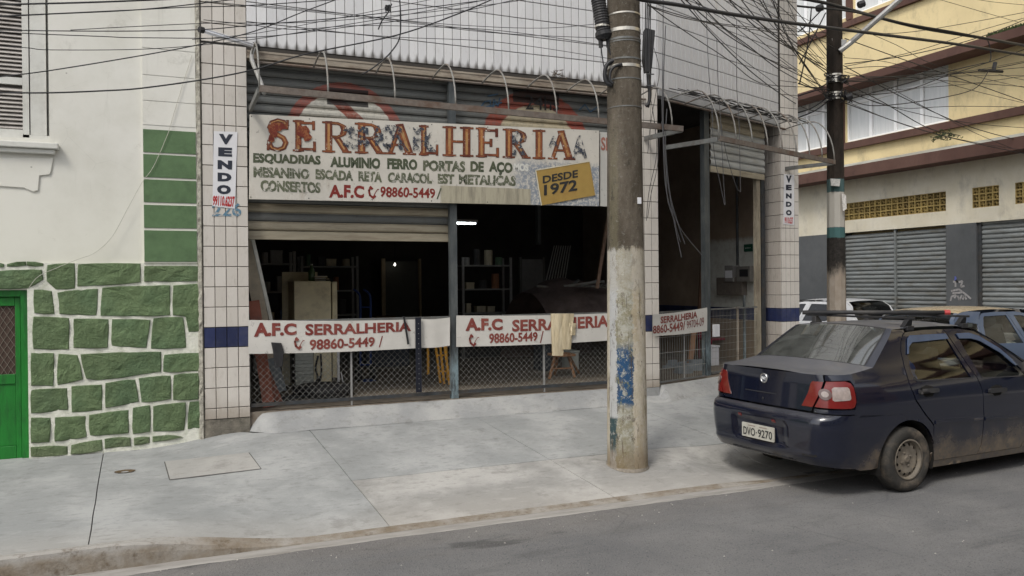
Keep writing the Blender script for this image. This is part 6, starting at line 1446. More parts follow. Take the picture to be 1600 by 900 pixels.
lab = 'thin black wire in the fan of wires between the near pole and the dark pole'
FW = [[(1012,6),(1040,28),(1090,62),(1140,95),(1178,125),(1215,134),(1300,137)],[(1012,8),(1050,20),(1100,33),(1160,41),(1250,49),(1320,52)],[(1012,9),(1060,26),(1120,38),(1190,48),(1290,60)],
[(1080,-5),(1105,22),(1150,60),(1200,92),(1290,128)],[(1110,-5),(1160,38),(1220,90),(1260,118),(1295,146)],[(1125,-5),(1190,42),(1250,84),(1296,112)],[(1135,-5),(1180,30),(1240,76),(1296,118)],[(1150,-5),(1210,26),(1260,52),(1296,70),(1320,88)],
[(1070,-5),(1100,36),(1150,84),(1200,122),(1240,152),(1290,160)],[(1160,-5),(1200,10),(1260,30),(1296,58)],[(1085,-5),(1125,38),(1170,72),(1220,110),(1294,150)],[(1170,-5),(1230,40),(1294,104)],[(1200,-5),(1240,30),(1294,90)],[(1225,-5),(1260,36),(1296,84)],
[(1060,-5),(1110,50),(1160,100),(1210,140),(1260,170),(1300,176)]]
for k in range(12):
    x0 = random.uniform(1060,1235); x1 = random.uniform(1285,1300); y1 = random.uniform(84,165); sg = random.uniform(2,16); FW.append([(x0,-6),((x0*2+x1)/3-4,y1*.33+sg*.9),((x0+2*x1)/3,y1*.66+sg),(x1,y1)])
for k, pts in enumerate(FW): wire(lab, pts, random.choice((.004,.0045,.0055,.007)), plF(random.uniform(-.2,.2)), 'wires between the two poles')
lab = 'thin black wire in the tangle right of the dark pole across the yellow building'
RW = [[(1320,112),(1380,132),(1450,170),(1540,215),(1660,262)],[(1318,124),(1400,120),(1500,128),(1660,140)],[(1318,150),(1360,165),(1440,158),(1520,140),(1545,110)],[(1318,90),(1400,100),(1500,136),(1660,175)],
[(1320,60),(1420,96),(1520,130),(1660,180)],[(1320,100),(1420,86),(1540,55),(1660,5)],[(1320,104),(1430,80),(1540,45),(1660,12)],[(1318,160),(1400,190),(1480,214),(1600,240),(1660,250)],[(1320,146),(1360,148),(1420,140),(1480,118),(1560,92),(1660,55)],
[(1320,140),(1400,168),(1500,166),(1660,168)],[(1320,130),(1380,160),(1450,200),(1500,212)],[(1322,48),(1400,52),(1500,38),(1660,8)],[(1318,108),(1380,104),(1460,112),(1540,114)],[(1560,116),(1600,125),(1680,140)],[(1330,40),(1400,70),(1480,108),(1660,150)],[(1500,-6),(1560,4),(1680,14)],[(1450,-6),(1540,20),(1680,60)]]
for k in range(8):
    y0 = random.uniform(95,160); y1 = random.uniform(60,260); RW.append([(1318,y0),(1420,(y0*2+y1)/3+random.uniform(2,12)),(1530,(y0+y1*2)/3+random.uniform(0,14)),(1670,y1)])
plR = lambda off: (lambda x, y: onV(x, y, (P2.x, P2.y-off), 8))
for k, pts in enumerate(RW): wire(lab, pts, random.choice((.005,.006,.008)), plR(random.uniform(0,.3)), 'wires right of the dark pole')
t = thing('wire_connector', 'black connector clamp hanging on a wire in front of the yellow building', 'connector', plR(.1)(1553,110))
o = MB(); f_ = plR(.1); o.tube([f_(1530,110), f_(1566,112)], .03, 6); o.tube([f_(1552,112), f_(1555,98)], .04, 6); obj('clamp', o, M['black'], t)
o = MB(); o.tube(spline([f_(x, y) for x, y in ((1543,62),(1547,75),(1547,95),(1530,100),(1480,112),(1400,135),(1330,154))], 5), .010, 5); obj('lead', o, M['cable'], t)
# cables crossing behind the corner pillar, low left of the dark pole
for pts in ([(1247,176),(1270,168),(1296,150)],[(1247,184),(1275,172),(1297,155)],[(1247,130),(1275,138),(1296,128)],[(1247,150),(1280,140),(1296,140)],[(1247,50),(1262,38),(1285,14)],[(1249,132),(1262,70),(1268,10)],[(1249,100),(1270,60),(1290,20)]):
    wire('short black wire tied to the left side of the dark pole', pts, .011, lambda x, y: at2(x, y, -.15), 'short wires left of the dark pole')
# drooping cut wires by the corner doorway
plD = lambda x, y: onB(x, y, .62)
for pts in ([(1036,-6),(1036,60),(1035,150),(1036,205),(1040,290),(1052,340),(1063,378)],[(1040,40),(1037,120),(1037,210),(1044,290),(1058,345),(1070,381)],[(1034,150),(1037,225),(1046,300),(1054,350),(1065,402)],[(1042,170),(1040,230),(1048,310),(1062,355),(1096,398)],[(1034,190),(1040,250),(1043,310),(1056,350)]):
    wire('grey cut cable drooping in a bunch before the corner doorway', pts, .0055, plD, 'drooping cables at the corner doorway', mat=M['cable2'])
for pts in ([(1104,18),(1105,60),(1108,120),(1113,170),(1114,190)],[(1120,60),(1122,130),(1126,190),(1130,270),(1133,320)],[(1151,30),(1151,130),(1155,200),(1157,300)],[(1112,170),(1116,240),(1126,290),(1132,320)],[(1126,190),(1135,240),(1150,290),(1157,300)]):
    wire('thin grey cable hanging down in front of the corner shutter', pts, .004, plD, 'cables hanging before the corner shutter', mat=M['cable2'])
for pts in ([(1022,75),(1030,110),(1024,150),(1017,190),(1012,240)],[(1022,190),(1026,240),(1014,300),(1010,345)],[(1031,200),(1027,260),(1018,300),(1012,340)],[(1016,150),(1024,200),(1022,215)]):
    wire('thin black cable hanging over the tiled pillar behind the near pole', pts, .004, lambda x, y: onY(x, y, YA-.12), 'cables over the middle pillar')
# dry vine wisps on the lintel near the pole
random.seed(13); o = MB()
for i in range(10): o.tube(spline([onY(860+random.uniform(0,28), 118+random.uniform(-12,10), YA-.06) for _ in range(3)], 4), .003, 3)
obj('dry_wisps', o, M['twig'], None, 'dry plant wisps growing from the lintel left of the near pole', 'plant')
# ================================================================== CARS
def interp(tab, x):
    if x <= tab[0][0]: return tab[0][1]
    for (a, va), (b, vb) in zip(tab[:-1], tab[1:]):
        if x <= b: t_ = (x-a)/(b-a); return va+(vb-va)*t_
    return tab[-1][1]
def sinterp(tab, x):      # softened lookup
    return (interp(tab, x-.03)+interp(tab, x-.015)+interp(tab, x)+interp(tab, x+.015)+interp(tab, x+.03))/5
class Car:
    a0, c0 = .58, .35
    def __init__(s, root, hw, S, R, us, P, bow=.06, rv=.22, recess=None):
        s.root, s.hw, s.S, s.R, s.us, s.P, s.bow, s.rv, s.rec = root, hw, S, R, us, P, bow, rv, recess
        s.q1 = s.a0+s.c0
    def q(s, u): return s.q1+u-s.us
    def pos(s, q, w, off=0):
        sg = -1 if q >= 0 else 1; a = abs(q); y = s.hw*sinterp(s.S, w); R = interp(s.R, w); Ps = interp(s.P, s.us)
        yb = y*Ps-s.rv; bow = s.bow
        if a <= s.a0: v = yb*a/s.a0; u = -(R-bow*(v/s.hw)**2)
        elif a <= s.q1:
            th_ = (a-s.a0)/s.c0*pi/2; v = yb+s.rv*sin(th_); u0 = -(R-bow*(yb/s.hw)**2); u = u0+(s.us-u0)*(1-cos(th_))
        else: u = s.us+(a-s.q1); v = y*interp(s.P, u)
        if s.rec and a < .5:
            k = ss(.36, .30, a) if a > .3 else 1; m = (ss(.40,.43,w)*(1-ss(.60,.64,w)))*k; u += m*.022
        return Vector((u, v*sg, w))
    def nrm(s, q, w):
        e = .004; a = s.pos(q+e, w)-s.pos(q-e, w); b = s.pos(q, w+e)-s.pos(q, w-e); n = a.cross(b)
        if n.length < 1e-9: return Vector((-1,0,0))
        n.normalize(); p = s.pos(q, w); c = Vector((p.x if abs(q) < s.a0 else 0, p.y, 0)); 
        out = Vector((-1, 0, 0)) if abs(q) < s.a0 else Vector((-.5 if abs(q) < s.q1 else 0, p.y, 0))
        return n if n.dot(out) > 0 else -n
    def panel(s, name, poly, mat, holes=(), off=0, th=.014, step=.05, parent=None, side=1, label=None, useq=False, smooth=True, space_pts=True):
        """poly in (u,w) for the right side, or (q,w); triangulated and laid on the shell"""
        cv = (lambda p: (p[0]*side, p[1])) if useq else (lambda p: (s.q(p[0])*side, p[1]))
        def dens(pl): 
            out = []
            for i in range(len(pl)):
                a, b = pl[i], pl[(i+1) % len(pl)]; n = max(1, int(math.hypot(b[0]-a[0], b[1]-a[1])/step))
                out += [(a[0]+(b[0]-a[0])*k/n, a[1]+(b[1]-a[1])*k/n) for k in range(n)]
            return out
        rings = [dens([cv(p) for p in poly])]+[dens([cv(p) for p in h]) for h in holes]
        def inside(x, y, pl):
            c = False; j = len(pl)-1
            for i in range(len(pl)):
                if (pl[i][1] > y) != (pl[j][1] > y) and x < (pl[j][0]-pl[i][0])*(y-pl[i][1])/(pl[j][1]-pl[i][1])+pl[i][0]: c = not c
                j = i
            return c
        pts = [Vector(p) for r in rings for p in r]; faces = []; k = 0
        for r in rings: faces.append(list(range(k, k+len(r)))); k += len(r)
        x0 = min(p.x for p in pts); x1 = max(p.x for p in pts); y0 = min(p.y for p in pts); y1 = max(p.y for p in pts)
        nx = int((x1-x0)/step)+1; ny = int((y1-y0)/(step*.8))+1
        for i in range(1, nx):
            for j in range(1, ny):
                x, y = x0+(x1-x0)*i/nx+.001*((j*7) % 3), y0+(y1-y0)*j/ny
                if inside(x, y, rings[0]) and not any(inside(x, y, h) for h in rings[1:]):
                    if all(min(math.hypot(x-p[0], y-p[1]) for p in r) > step*.35 for r in rings): pts.append(Vector((x, y)))
        edges = [(f[i], f[(i+1) % len(f)]) for f in faces for i in range(len(f))]
        vo, eo, fo, *_ = delaunay_2d_cdt([p.to_2d() for p in pts], edges, [], 0, 1e-5)
        o = MB(); keep = []
        for f in fo:
            cx = sum(vo[i].x for i in f)/len(f); cy = sum(vo[i].y for i in f)/len(f)
            if inside(cx, cy, rings[0]) and not any(inside(cx, cy, h) for h in rings[1:]): keep.append(tuple(f))
        P3 = [s.pos(v.x, v.y)+s.nrm(v.x, v.y)*off for v in vo]
        f2 = []
        for f in keep:
            n = (P3[f[1]]-P3[f[0]]).cross(P3[f[2]]-P3[f[0]]); vv = vo[f[0]]
            f2.append(f if n.dot(s.nrm(vv.x, vv.y)) > 0 else f[::-1])
        o.add(P3, f2)
        # rim inward
        cnt = {}
        for f in f2:
            for i in range(len(f)): e = (f[i], f[(i+1) % len(f)]); cnt[e] = 1
        rim = [e for e in cnt if (e[1], e[0]) not in cnt]; idx = {}
        for e in rim:
            for i in e:
                if i not in idx: idx[i] = len(o.v); v = vo[i]; o.v.append(P3[i]-s.nrm(v.x, v.y)*th)
        nb = len(o.f)
        for a, b in rim: o.f.append((b, a, idx[a], idx[b])); o.m.append(0)
        ob = obj(name, o, mat, parent or s.root, label)
        sm = [smooth]*nb+[False]*(len(o.f)-nb); ob.data.polygons.foreach_set('use_smooth', sm)
        # keep the rim from bending the shading: split there
        if hasattr(ob.data, 'set_sharp_from_angle'): ob.data.set_sharp_from_angle(angle=rad(50))
        return ob
    def loft(s, name, rows, mat, s0=-1, s1=1, ns=20, off=0, parent=None, sub=4, t0=0, t1=1):
        """rows: (q, w, du, h): surface between the mirrored shell points"""
        def row(t_):
            x = t_*(len(rows)-1); i = min(int(x), len(rows)-2); f = x-i
            if len(rows) > 2:
                p = [rows[max(0, min(len(rows)-1, i+k))] for k in (-1,0,1,2)]
                return [.5*((2*p[1][c])+(p[2][c]-p[0][c])*f+(2*p[0][c]-5*p[1][c]+4*p[2][c]-p[3][c])*f*f+(3*p[1][c]-p[0][c]-3*p[2][c]+p[3][c])*f**3) for c in range(4)]
            return [rows[i][c]+(rows[i+1][c]-rows[i][c])*f for c in range(4)]
        def fn(a, b):
            q, w_, du, h = row(t0+(t1-t0)*a); k = s0+(s1-s0)*b; p = s.pos(q, w_); return Vector((p.x+du*(1-k*k), p.y*k, p.z+h*(1-abs(k)**2.4)+off))
        o = MB(); o.grid(fn, (len(rows)-1)*sub, ns); n = (o.v[1]-o.v[0])
        f = o.f[0]; nn = (o.v[f[1]]-o.v[f[0]]).cross(o.v[f[2]]-o.v[f[0]])
        if nn.z < 0: o.f = [g[::-1] for g in o.f]
        return obj(name, o, mat, parent or s.root, smooth=True)
def arc(cx, cz, r, a0, a1, n=14): return [(cx+r*cos(rad(a0+(a1-a0)*i/n)), cz+r*sin(rad(a0+(a1-a0)*i/n))) for i in range(n+1)]
def paint(name, base, dust=(.17,.17,.175), dustamt=.6, mud=(.19,.145,.095), mudz=.42, coat=.6):
    t = MT(name, .32, 0, .5); x = t.xyz(); n1 = t.noise(3, 9, .7); n2 = t.noise(18, 8, .8, off=5)
    tc = t.n.new('ShaderNodeSeparateXYZ'); t.l.new(t.geo.outputs['Normal'], tc.inputs[0]); nz = tc.outputs[2]
    d = t.math('MULTIPLY', t.ramp(nz, .35, .95), t.math('MULTIPLY', t.math('ADD', .65, t.math('MULTIPLY', n1, .6)), dustamt), clamp=True)
    c = t.mix(d, base, dust); c = t.mix(t.math('MULTIPLY', t.ramp(n2, .55, .85), .08), c, dust)
    fw = t.ramp(x[0], ROOT.x-.75, ROOT.x-.2, -.16, 0) if mudz > .4 else 0
    m = t.math('ADD', t.math('SUBTRACT', mudz, t.math('ADD', x[2], t.math('MULTIPLY', t.math('SUBTRACT', n1, .5), .55))), fw)
    mm = t.math('MULTIPLY', t.ramp(m, -.06, .24), t.math('ADD', .25, t.math('MULTIPLY', t.ramp(n2, .3, .7), .75)), clamp=True); c = t.mix(mm, c, mud)
    sp = t.ramp(t.vor(9), 0, .05, 1, 0); c = t.mix(t.math('MULTIPLY', sp, .35), c, (.3,.29,.27)); t.col(c)
    t.rough(t.math('ADD', .16, t.math('MULTIPLY', t.math('ADD', t.math('ADD', d, mm), t.math('MULTIPLY', t.ramp(n1, .45, .7), .12)), .6), clamp=True)); t.b.inputs['Coat Weight'].default_value = coat*.5; t.b.inputs['Coat Roughness'].default_value = .05; return t.m
SIENA_S = [(.15,.90),(.25,.955),(.42,.985),(.58,1.0),(.62,1.003),(.64,.996),(.78,1.0),(.88,.99),(.96,.962),(1.02,.93),(1.07,.90),(1.12,.88),(1.36,.755),(1.42,.71),(1.46,.66)]
P_TAB = [(-.95,.955),(-.62,.975),(-.3,.992),(.1,1.0),(1.6,1.0),(2.1,.99),(2.5,.97),(2.8,.93),(3.0,.86)]
M['tyre'] = simple('muddy_tyre', (.035,.033,.03), .85, var=.3, scale=20, dirt=(.16,.13,.10), dirtamt=.75, dscale=6, bump=.3)
M['rim'] = simple('muddy_steel_rim', (.16,.14,.115), .7, metal=.2, var=.3, scale=14, dirt=(.22,.18,.13), dirtamt=.7, dscale=12)
M['plastic'] = simple('grey_black_plastic', (.03,.03,.032), .6, var=.2, scale=10, dirt=(.10,.09,.08), dirtamt=.4)
M['interior'] = simple('car_interior', (.05,.05,.052), .9, var=.2, scale=10)
M['seat'] = simple('car_seat', (.09,.09,.09), .9, var=.2, scale=10)
M['well'] = simple('wheel_well', (.012,.011,.01), .95)
M['cglass'] = glassy('car_glass', (.60,.66,.62), .06); M['cglass_dusty'] = glassy('dusty_car_glass', (.40,.45,.42), .42, (.24,.25,.235), .22, .04)
M['cglass_dark'] = glassy('tinted_car_glass', (.08,.085,.09), .06)
M['lamp_red'] = simple('red_lamp_lens', (.15,.011,.010), .18, var=.15, scale=25, spec=.6, dirt=(.2,.08,.05), dirtamt=.35); M['lamp_amber'] = simple('amber_lamp_lens', (.33,.17,.09), .25, var=.15, scale=20, spec=.6); M['lamp_clear'] = simple('clear_lamp_lens', (.30,.25,.23), .12, var=.3, scale=25, spec=.7); M['lamp_ring'] = simple('lamp_ring', (.13,.085,.08), .15, spec=.7); M['chrome'] = simple('chrome', (.6,.6,.6), .2, metal=.9, var=.05)
def holes_disc(o, r0, r1, prof, nh, hr, hR, ysg, seg=48):
    """steel wheel disc with punched holes, axle along y"""
    rings = [[(r1*cos(2*pi*i/seg), r1*sin(2*pi*i/seg)) for i in range(seg)], [(r0*cos(2*pi*i/24), r0*sin(2*pi*i/24)) for i in range(24)]]
    for k in range(nh): a = 2*pi*(k+.5)/nh; rings.append([(hR*cos(a)+hr*cos(b), hR*sin(a)+hr*sin(b)) for b in [2*pi*j/10 for j in range(10)]])
    pts = [Vector(p) for r in rings for p in r]; E = []; k = 0
    for r in rings: E += [(k+i, k+(i+1) % len(r)) for i in range(len(r))]; k += len(r)
    for j in range(1, 6):
        rr = r0+(r1-r0)*j/6
        for i in range(36):
            p = (rr*cos(2*pi*i/36+j), rr*sin(2*pi*i/36+j))
            if all(math.hypot(p[0]-hR*cos(2*pi*(q_+.5)/nh), p[1]-hR*sin(2*pi*(q_+.5)/nh)) > hr*1.3 for q_ in range(nh)): pts.append(Vector(p))
    vo, eo, fo, *_ = delaunay_2d_cdt([p.to_2d() for p in pts], E, [], 0, 1e-6)
    fs = []
    for f in fo:
        cx = sum(vo[i].x for i in f)/len(f); cy = sum(vo[i].y for i in f)/len(f); r = math.hypot(cx, cy)
        if r > r1 or r < r0: continue
        if any(math.hypot(cx-hR*cos(2*pi*(q_+.5)/nh), cy-hR*sin(2*pi*(q_+.5)/nh)) < hr*.97 for q_ in range(nh)): continue
        fs.append(tuple(f))
    return vo, fs
def wheel(car, u, v, sg, R_=.287, wd=.17, rimr=.175):
    """sg -1: outer face towards -v. parts: wheel > tyre, rim, hub"""
    o = MB(); pr = []
    h = wd/2
    for r, y in ((rimr-.005,-h*.75),(rimr+.012,-h*.92),(rimr+.05,-h*1.03),(R_-.035,-h*1.0),(R_-.012,-h*.88),(R_-.002,-h*.6),(R_,0),(R_-.002,h*.6),(R_-.012,h*.88),(R_-.04,h),(rimr,h*.8)): pr.append((r, y*(-sg)))
    o.lathe(pr, (u, v, R_), 48, 'Y'); ty = obj('wheel', o, M['tyre'], car.root, smooth=True, origin=(u, v, R_))
    yo = sg*h
    o = MB(); o.lathe([(rimr-.006, yo*.9), (rimr+.008, yo*.93), (rimr+.004, yo*.82), (rimr-.016, yo*.72), (rimr-.02, yo*.3), (rimr-.018, -yo*.8)], (u, v, R_), 48, 'Y'); obj('rim', o, M['rim'], ty, smooth=True)
    prof = [(0,.62),(.03,.62),(.055,.50),(.075,.50),(.10,.60),(.125,.66),(.145,.52),(.16,.42)]
    vo, fs = holes_disc(None, .03, rimr-.018, None, 12, .0135, .132, sg)
    o = MB(); vs = []
    for p in vo: r = math.hypot(p.x, p.y); vs.append((u+p.x, v+yo*interp(prof, r), R_+p.y))
    o.add(vs, fs); obj('disc', o, M['rim'], ty, smooth=True)
    o = MB(); o.lathe([(.031, yo*.5), (.031, yo*.66), (.024, yo*.72), (0, yo*.72)], (u, v, R_), 16, 'Y')
    for k in range(4): a = 2*pi*k/4+.4; o.lathe([(.011, yo*.48), (.011, yo*.62), (0, yo*.64)], (u+.062*cos(a), v, R_+.062*sin(a)), 6, 'Y')
    obj('hub', o, M['rim'], ty); return ty
def seats(car, us=(.05, .95), hw=.62, z=.30):
    for k, u in enumerate(us):
        for v in ((-.34, .34) if k else (0,)):
            w_ = .25 if k else .58
            o = MB()
            def bk(a, b): return (u-.02-.20*b, v+w_*(2*a-1)*(1-.12*b*b), z+.25+.62*b)
            o.grid(bk, 8, 6); k0 = len(o.v); o.grid(lambda a, b: Vector(bk(1-a, b))-Vector((.12,0,0)), 8, 6)
            o.tube([(u-.22,v-w_*.8,z+.87),(u-.22,v+w_*.8,z+.87)], .06, 8); obj('seat', o, M['seat'], car.root, smooth=True)
            if k: o = MB(); o.lathe([(0,-.02),(.12,0),(.13,.08),(.1,.15),(0,.17)], (u-.25, v, z+.90), 12); obj('headrest', o, M['seat'], car.root, smooth=True)
            o = MB(); o.box((u-.1, v-w_, z), (u+.42, v+w_, z+.22)); obj('cushion', o, M['seat'], car.root, bevel=.03)
AW, FW_ = (0, .288), (2.373, .288)
# ------------------------------------------------------------------ dark blue sedan
ah = rad(3.0); O_ = onZ(1410, 770, 0); ROOT = Vector((O_.x, O_.y, 0))+Vector((cos(ah), sin(ah), 0))*.07+Vector((-sin(ah), cos(ah), 0))*.80
r = thing('parked_car', 'dusty dark blue sedan with a roof rack parked with two wheels on the kerb', 'car', ROOT, space=(0,0,0)); r.rotation_euler = (0, 0, ah)
R_T = [(.28,.92),(.33,.96),(.37,.985),(.385,.975),(.5,.992),(.62,1.0),(.69,.995),(.72,.965),(.735,.925),(.80,.918),(1.0,.90),(1.04,.908),(1.065,.912),(1.08,.90)]
car = Car(r, .82, SIENA_S, R_T, -.62, P_TAB, recess=True)
NAVY = paint('dusty_navy_paint', (.004,.006,.017), dustamt=.26, dust=(.13,.13,.135), coat=1.6, mudz=.46); car_p = NAVY
quarter = [(-.60,.704),(-.05,.694),(-.012,.638)]+arc(*AW,.350,88,20)+[(.335,.46),(.325,.56),(.19,.69),(.09,.80),(.045,.92),(.046,1.01),(.055,1.1),(.078,1.23),(.13,1.32),(.19,1.378),(.235,1.397),(.24,1.418),(.09,1.425),(-.12,1.27),(-.33,1.112),(-.5,1.085),(-.62,1.07)]
qq = lambda u: car.q(u)
quarterq = [(qq(u), w_) for u, w_ in quarter]+[(.86,1.066),(.74,1.066),(.725,1.06),(.712,1.02),(.91,1.02),(.93,.98),(.93,.85),(.91,.775),(.578,.775),(.575,.745),(.9,.735)]
doorR = [(.056,1.01),(.052,.93),(.10,.81),(.20,.70),(.332,.572),(.343,.46),(.343,.40),(.362,.30),(.385,.232),(1.0,.232),(1.03,.32),(1.032,.6),(1.022,.82),(.98,.95),(.88,1.15),(.778,1.405),(.5,1.408),(.245,1.395),(.20,1.373),(.14,1.318),(.088,1.23),(.064,1.1)]
winR = [(.125,1.06),(.135,1.01),(.165,.982),(.22,.974),(.905,.958),(.83,1.15),(.762,1.357),(.27,1.352),(.235,1.335),(.165,1.21)]
doorF = [(.788,1.405),(.89,1.15),(.99,.95),(1.03,.82),(1.042,.6),(1.04,.32),(1.01,.232),(1.66,.232),(1.70,.3),(1.79,.5),(1.83,.7),(1.84,.9),(1.83,.965),(1.75,1.055),(1.45,1.26),(1.2,1.375),(1.0,1.405)]
winF = [(.925,1.352),(.985,1.15),(1.055,.952),(1.10,.947),(1.735,.935),(1.69,1.0),(1.45,1.195),(1.22,1.318),(1.1,1.348)]
fend = [(1.85,.955),(1.85,.9),(1.84,.7),(1.80,.5),(1.71,.3),(1.68,.230),(2.03,.230)]+arc(*FW_,.350,190,2)+[(2.74,.45),(2.80,.60),(2.86,.72),(2.6,.83),(2.2,.915),(1.95,.955)]
sill = [(.33,.30),(.35,.31),(.378,.225),(2.02,.225),(2.0,.165),(.36,.16),(.335,.2)]
bump = [(qq(-.02),.688),(qq(-.02),.64)]+[(qq(u), w_) for u, w_ in arc(*AW,.350,93,187)]+[(qq(-.42),.235),(qq(-.55),.24),(.93,.262),(.7,.288),(.35,.292)]
bump = bump+[(0,.294)]+[(-a, b) for a, b in bump[::-1]]+[(-.93,.725),(-.6,.735),(-.3,.735),(0,.735),(.3,.735),(.6,.735),(.93,.725)]
for sd in (1, -1):
    if sd == 1 or True:
        car.panel('rear_quarter', quarterq, NAVY, side=sd, useq=True)
        car.panel('rear_wheel_lip', [(u, w_) for u, w_ in arc(*AW,.372,70,22)]+[(u, w_) for u, w_ in arc(*AW,.350,22,70)], NAVY, side=sd, off=.010, step=.03, th=.01)
        d_ = car.panel('door', doorR, NAVY, holes=[winR], side=sd); W1 = d_
        sc_in = lambda pl, k=.006: pl
        car.panel('window', winR, M['cglass'], side=sd, off=-.010, th=.001, parent=d_); 
        car.panel('window_seal', [(.12,.985),(.16,.966),(.92,.948),(.91,.960),(.225,.976),(.165,.985),(.135,1.012)], M['plastic'], side=sd, off=.003, th=.012, parent=d_, step=.03)
        car.panel('wind_deflector', [(.765,1.362),(.78,1.315),(.26,1.30),(.20,1.265),(.16,1.20),(.145,1.205),(.22,1.335),(.262,1.362)], M['deflect'] if 'deflect' in M else M.setdefault('deflect', simple('blue_grey_deflector', (.05,.075,.13), .25, var=.2, scale=5, spec=.7)), side=sd, off=.014, th=.008, parent=d_, step=.03)
        d2_ = car.panel('door', doorF, NAVY, holes=[winF], side=sd)
        car.panel('window', winF, M['cglass'], side=sd, off=-.010, th=.001, parent=d2_)
        car.panel('window_seal', [(1.04,.956),(1.06,.940),(1.74,.924),(1.735,.936),(1.10,.948)], M['plastic'], side=sd, off=.003, th=.012, parent=d2_, step=.03)
        car.panel('wind_deflector', [(.92,1.358),(.935,1.31),(1.1,1.305),(1.22,1.275),(1.45,1.155),(1.6,1.03),(1.66,1.03),(1.46,1.20),(1.23,1.325),(1.1,1.358)], M['deflect'], side=sd, off=.014, th=.008, parent=d2_, step=.03)
        car.panel('fender', fend, NAVY, side=sd); car.panel('sill', sill, NAVY, side=sd, off=-.004)
        car.panel('side_moulding', [(.345,.605),(.345,.575),(1.015,.55),(1.015,.582)], NAVY, side=sd, off=.009, th=.012, parent=d_); car.panel('side_moulding', [(1.05,.58),(1.05,.548),(1.82,.52),(1.82,.55)], NAVY, side=sd, off=.009, th=.012, parent=d2_)
        for u0, z0, dd in ((.13,.878,d_),(1.10,.822,d2_)):
            car.panel('handle_cup', [(u0+.04,z0-.012),(u0+.10,z0-.052),(u0+.18,z0-.052),(u0+.22,z0-.012),(u0+.21,z0+.035),(u0+.13,z0+.052),(u0+.05,z0+.035)], M['well'], side=sd, off=.002, th=.002, parent=dd, step=.03)
            car.panel('handle', [(u0,z0-.012),(u0,z0+.012),(u0+.015,z0+.022),(u0+.24,z0+.018),(u0+.255,z0+.008),(u0+.255,z0-.012),(u0+.24,z0-.018),(u0+.015,z0-.022)], M['plastic'], side=sd, off=.028, th=.024, parent=dd, step=.03)
        # lamps
        l1 = car.panel('tail_light', [(.588,.792),(.716,1.012),(.86,1.012),(.90,.995),(.915,.96),(.915,.84),(.90,.80),(.87,.788)], M['lamp_red'], side=sd, useq=True, off=.008, th=.02, step=.03, label='red wraparound tail lamp with clear centre')
        car.panel('lens', [(.735,.86),(.74,.95),(.76,.965),(.86,.965),(.872,.95),(.872,.87),(.86,.858),(.75,.85)], M['lamp_clear'] if sd == 1 else M['lamp_amber'], side=sd, useq=True, off=.013, th=.006, step=.02, parent=l1)
        c_ = [(.685+.052*cos(a), .905+.046*sin(a)) for a in [2*pi*i/16 for i in range(16)]]; car.panel('reflector', c_, M['lamp_ring'], side=sd, useq=True, off=.016, th=.01, step=.02, parent=l1)
        c_ = [(.685+.028*cos(a), .905+.025*sin(a)) for a in [2*pi*i/16 for i in range(16)]]; car.panel('bulb', c_, M['lamp_clear'], side=sd, useq=True, off=.019, th=.004, step=.02, parent=l1)
        car.panel('lid_light', [(.452,.788),(.565,.788),(.695,1.01),(.60,1.01),(.575,.99)], M['lamp_red'], side=sd, useq=True, off=.008, th=.02, step=.03)
    wheel(car, 0, -.74*sd, -sd); wheel(car, FW_[0], -.735*sd, -sd)
    ww = [(u, w_) for u, w_ in arc(*AW,.352,-20,200,18)]
    for cx in (0, FW_[0]):
        o = MB()
        for i in range(len(ww)-1): (u0, z0), (u1, z1) = ww[i], ww[i+1]; y0, y1 = -.80*sd, -.45*sd; o.add([(cx+u0,y0,z0),(cx+u1,y0,z1),(cx+u1,y1,z1),(cx+u0,y1,z0)], [(0,1,2,3)])
        o.add([(cx+u, -.45*sd, z) for u, z in ww], [tuple(range(len(ww)))])
        obj('wheel_well', o, M['well'], r)
b_ = car.panel('rear_bumper', bump, NAVY, useq=True, step=.035)
car.panel('bumper_strip', [(.42,.300),(.42,.312),(0,.318),(-.42,.312),(-.42,.300),(0,.306)], M['plastic'], useq=True, off=.004, th=.01, parent=b_)
car.panel('tow_slot', [(.52,.372),(.66,.372),(.66,.392),(.62,.392),(.6,.385),(.52,.388)], M['well'], useq=True, off=.003, th=.002, step=.02, parent=b_)
for q0, w0 in ((-.235,.628),(.195,.622)): car.panel('reflector', [(q0-.022,w0-.012),(q0+.022,w0-.012),(q0+.022,w0+.012),(q0-.022,w0+.012)], M['lamp_red'], useq=True, off=.004, th=.006, step=.02, parent=b_)
lid = car.panel('boot_lid', [(-.548,.752),(0,.752),(.548,.752),(.562,.78),(.698,1.01),(.712,1.055),(.715,1.068),(0,1.068),(-.715,1.068),(-.712,1.055),(-.698,1.01),(-.562,.78)], NAVY, useq=True)
car.panel('lid_groove', [(-.25,.852),(.16,.852),(.16,.859),(-.25,.859)], M['plastic'], useq=True, off=.002, th=.002, parent=lid)
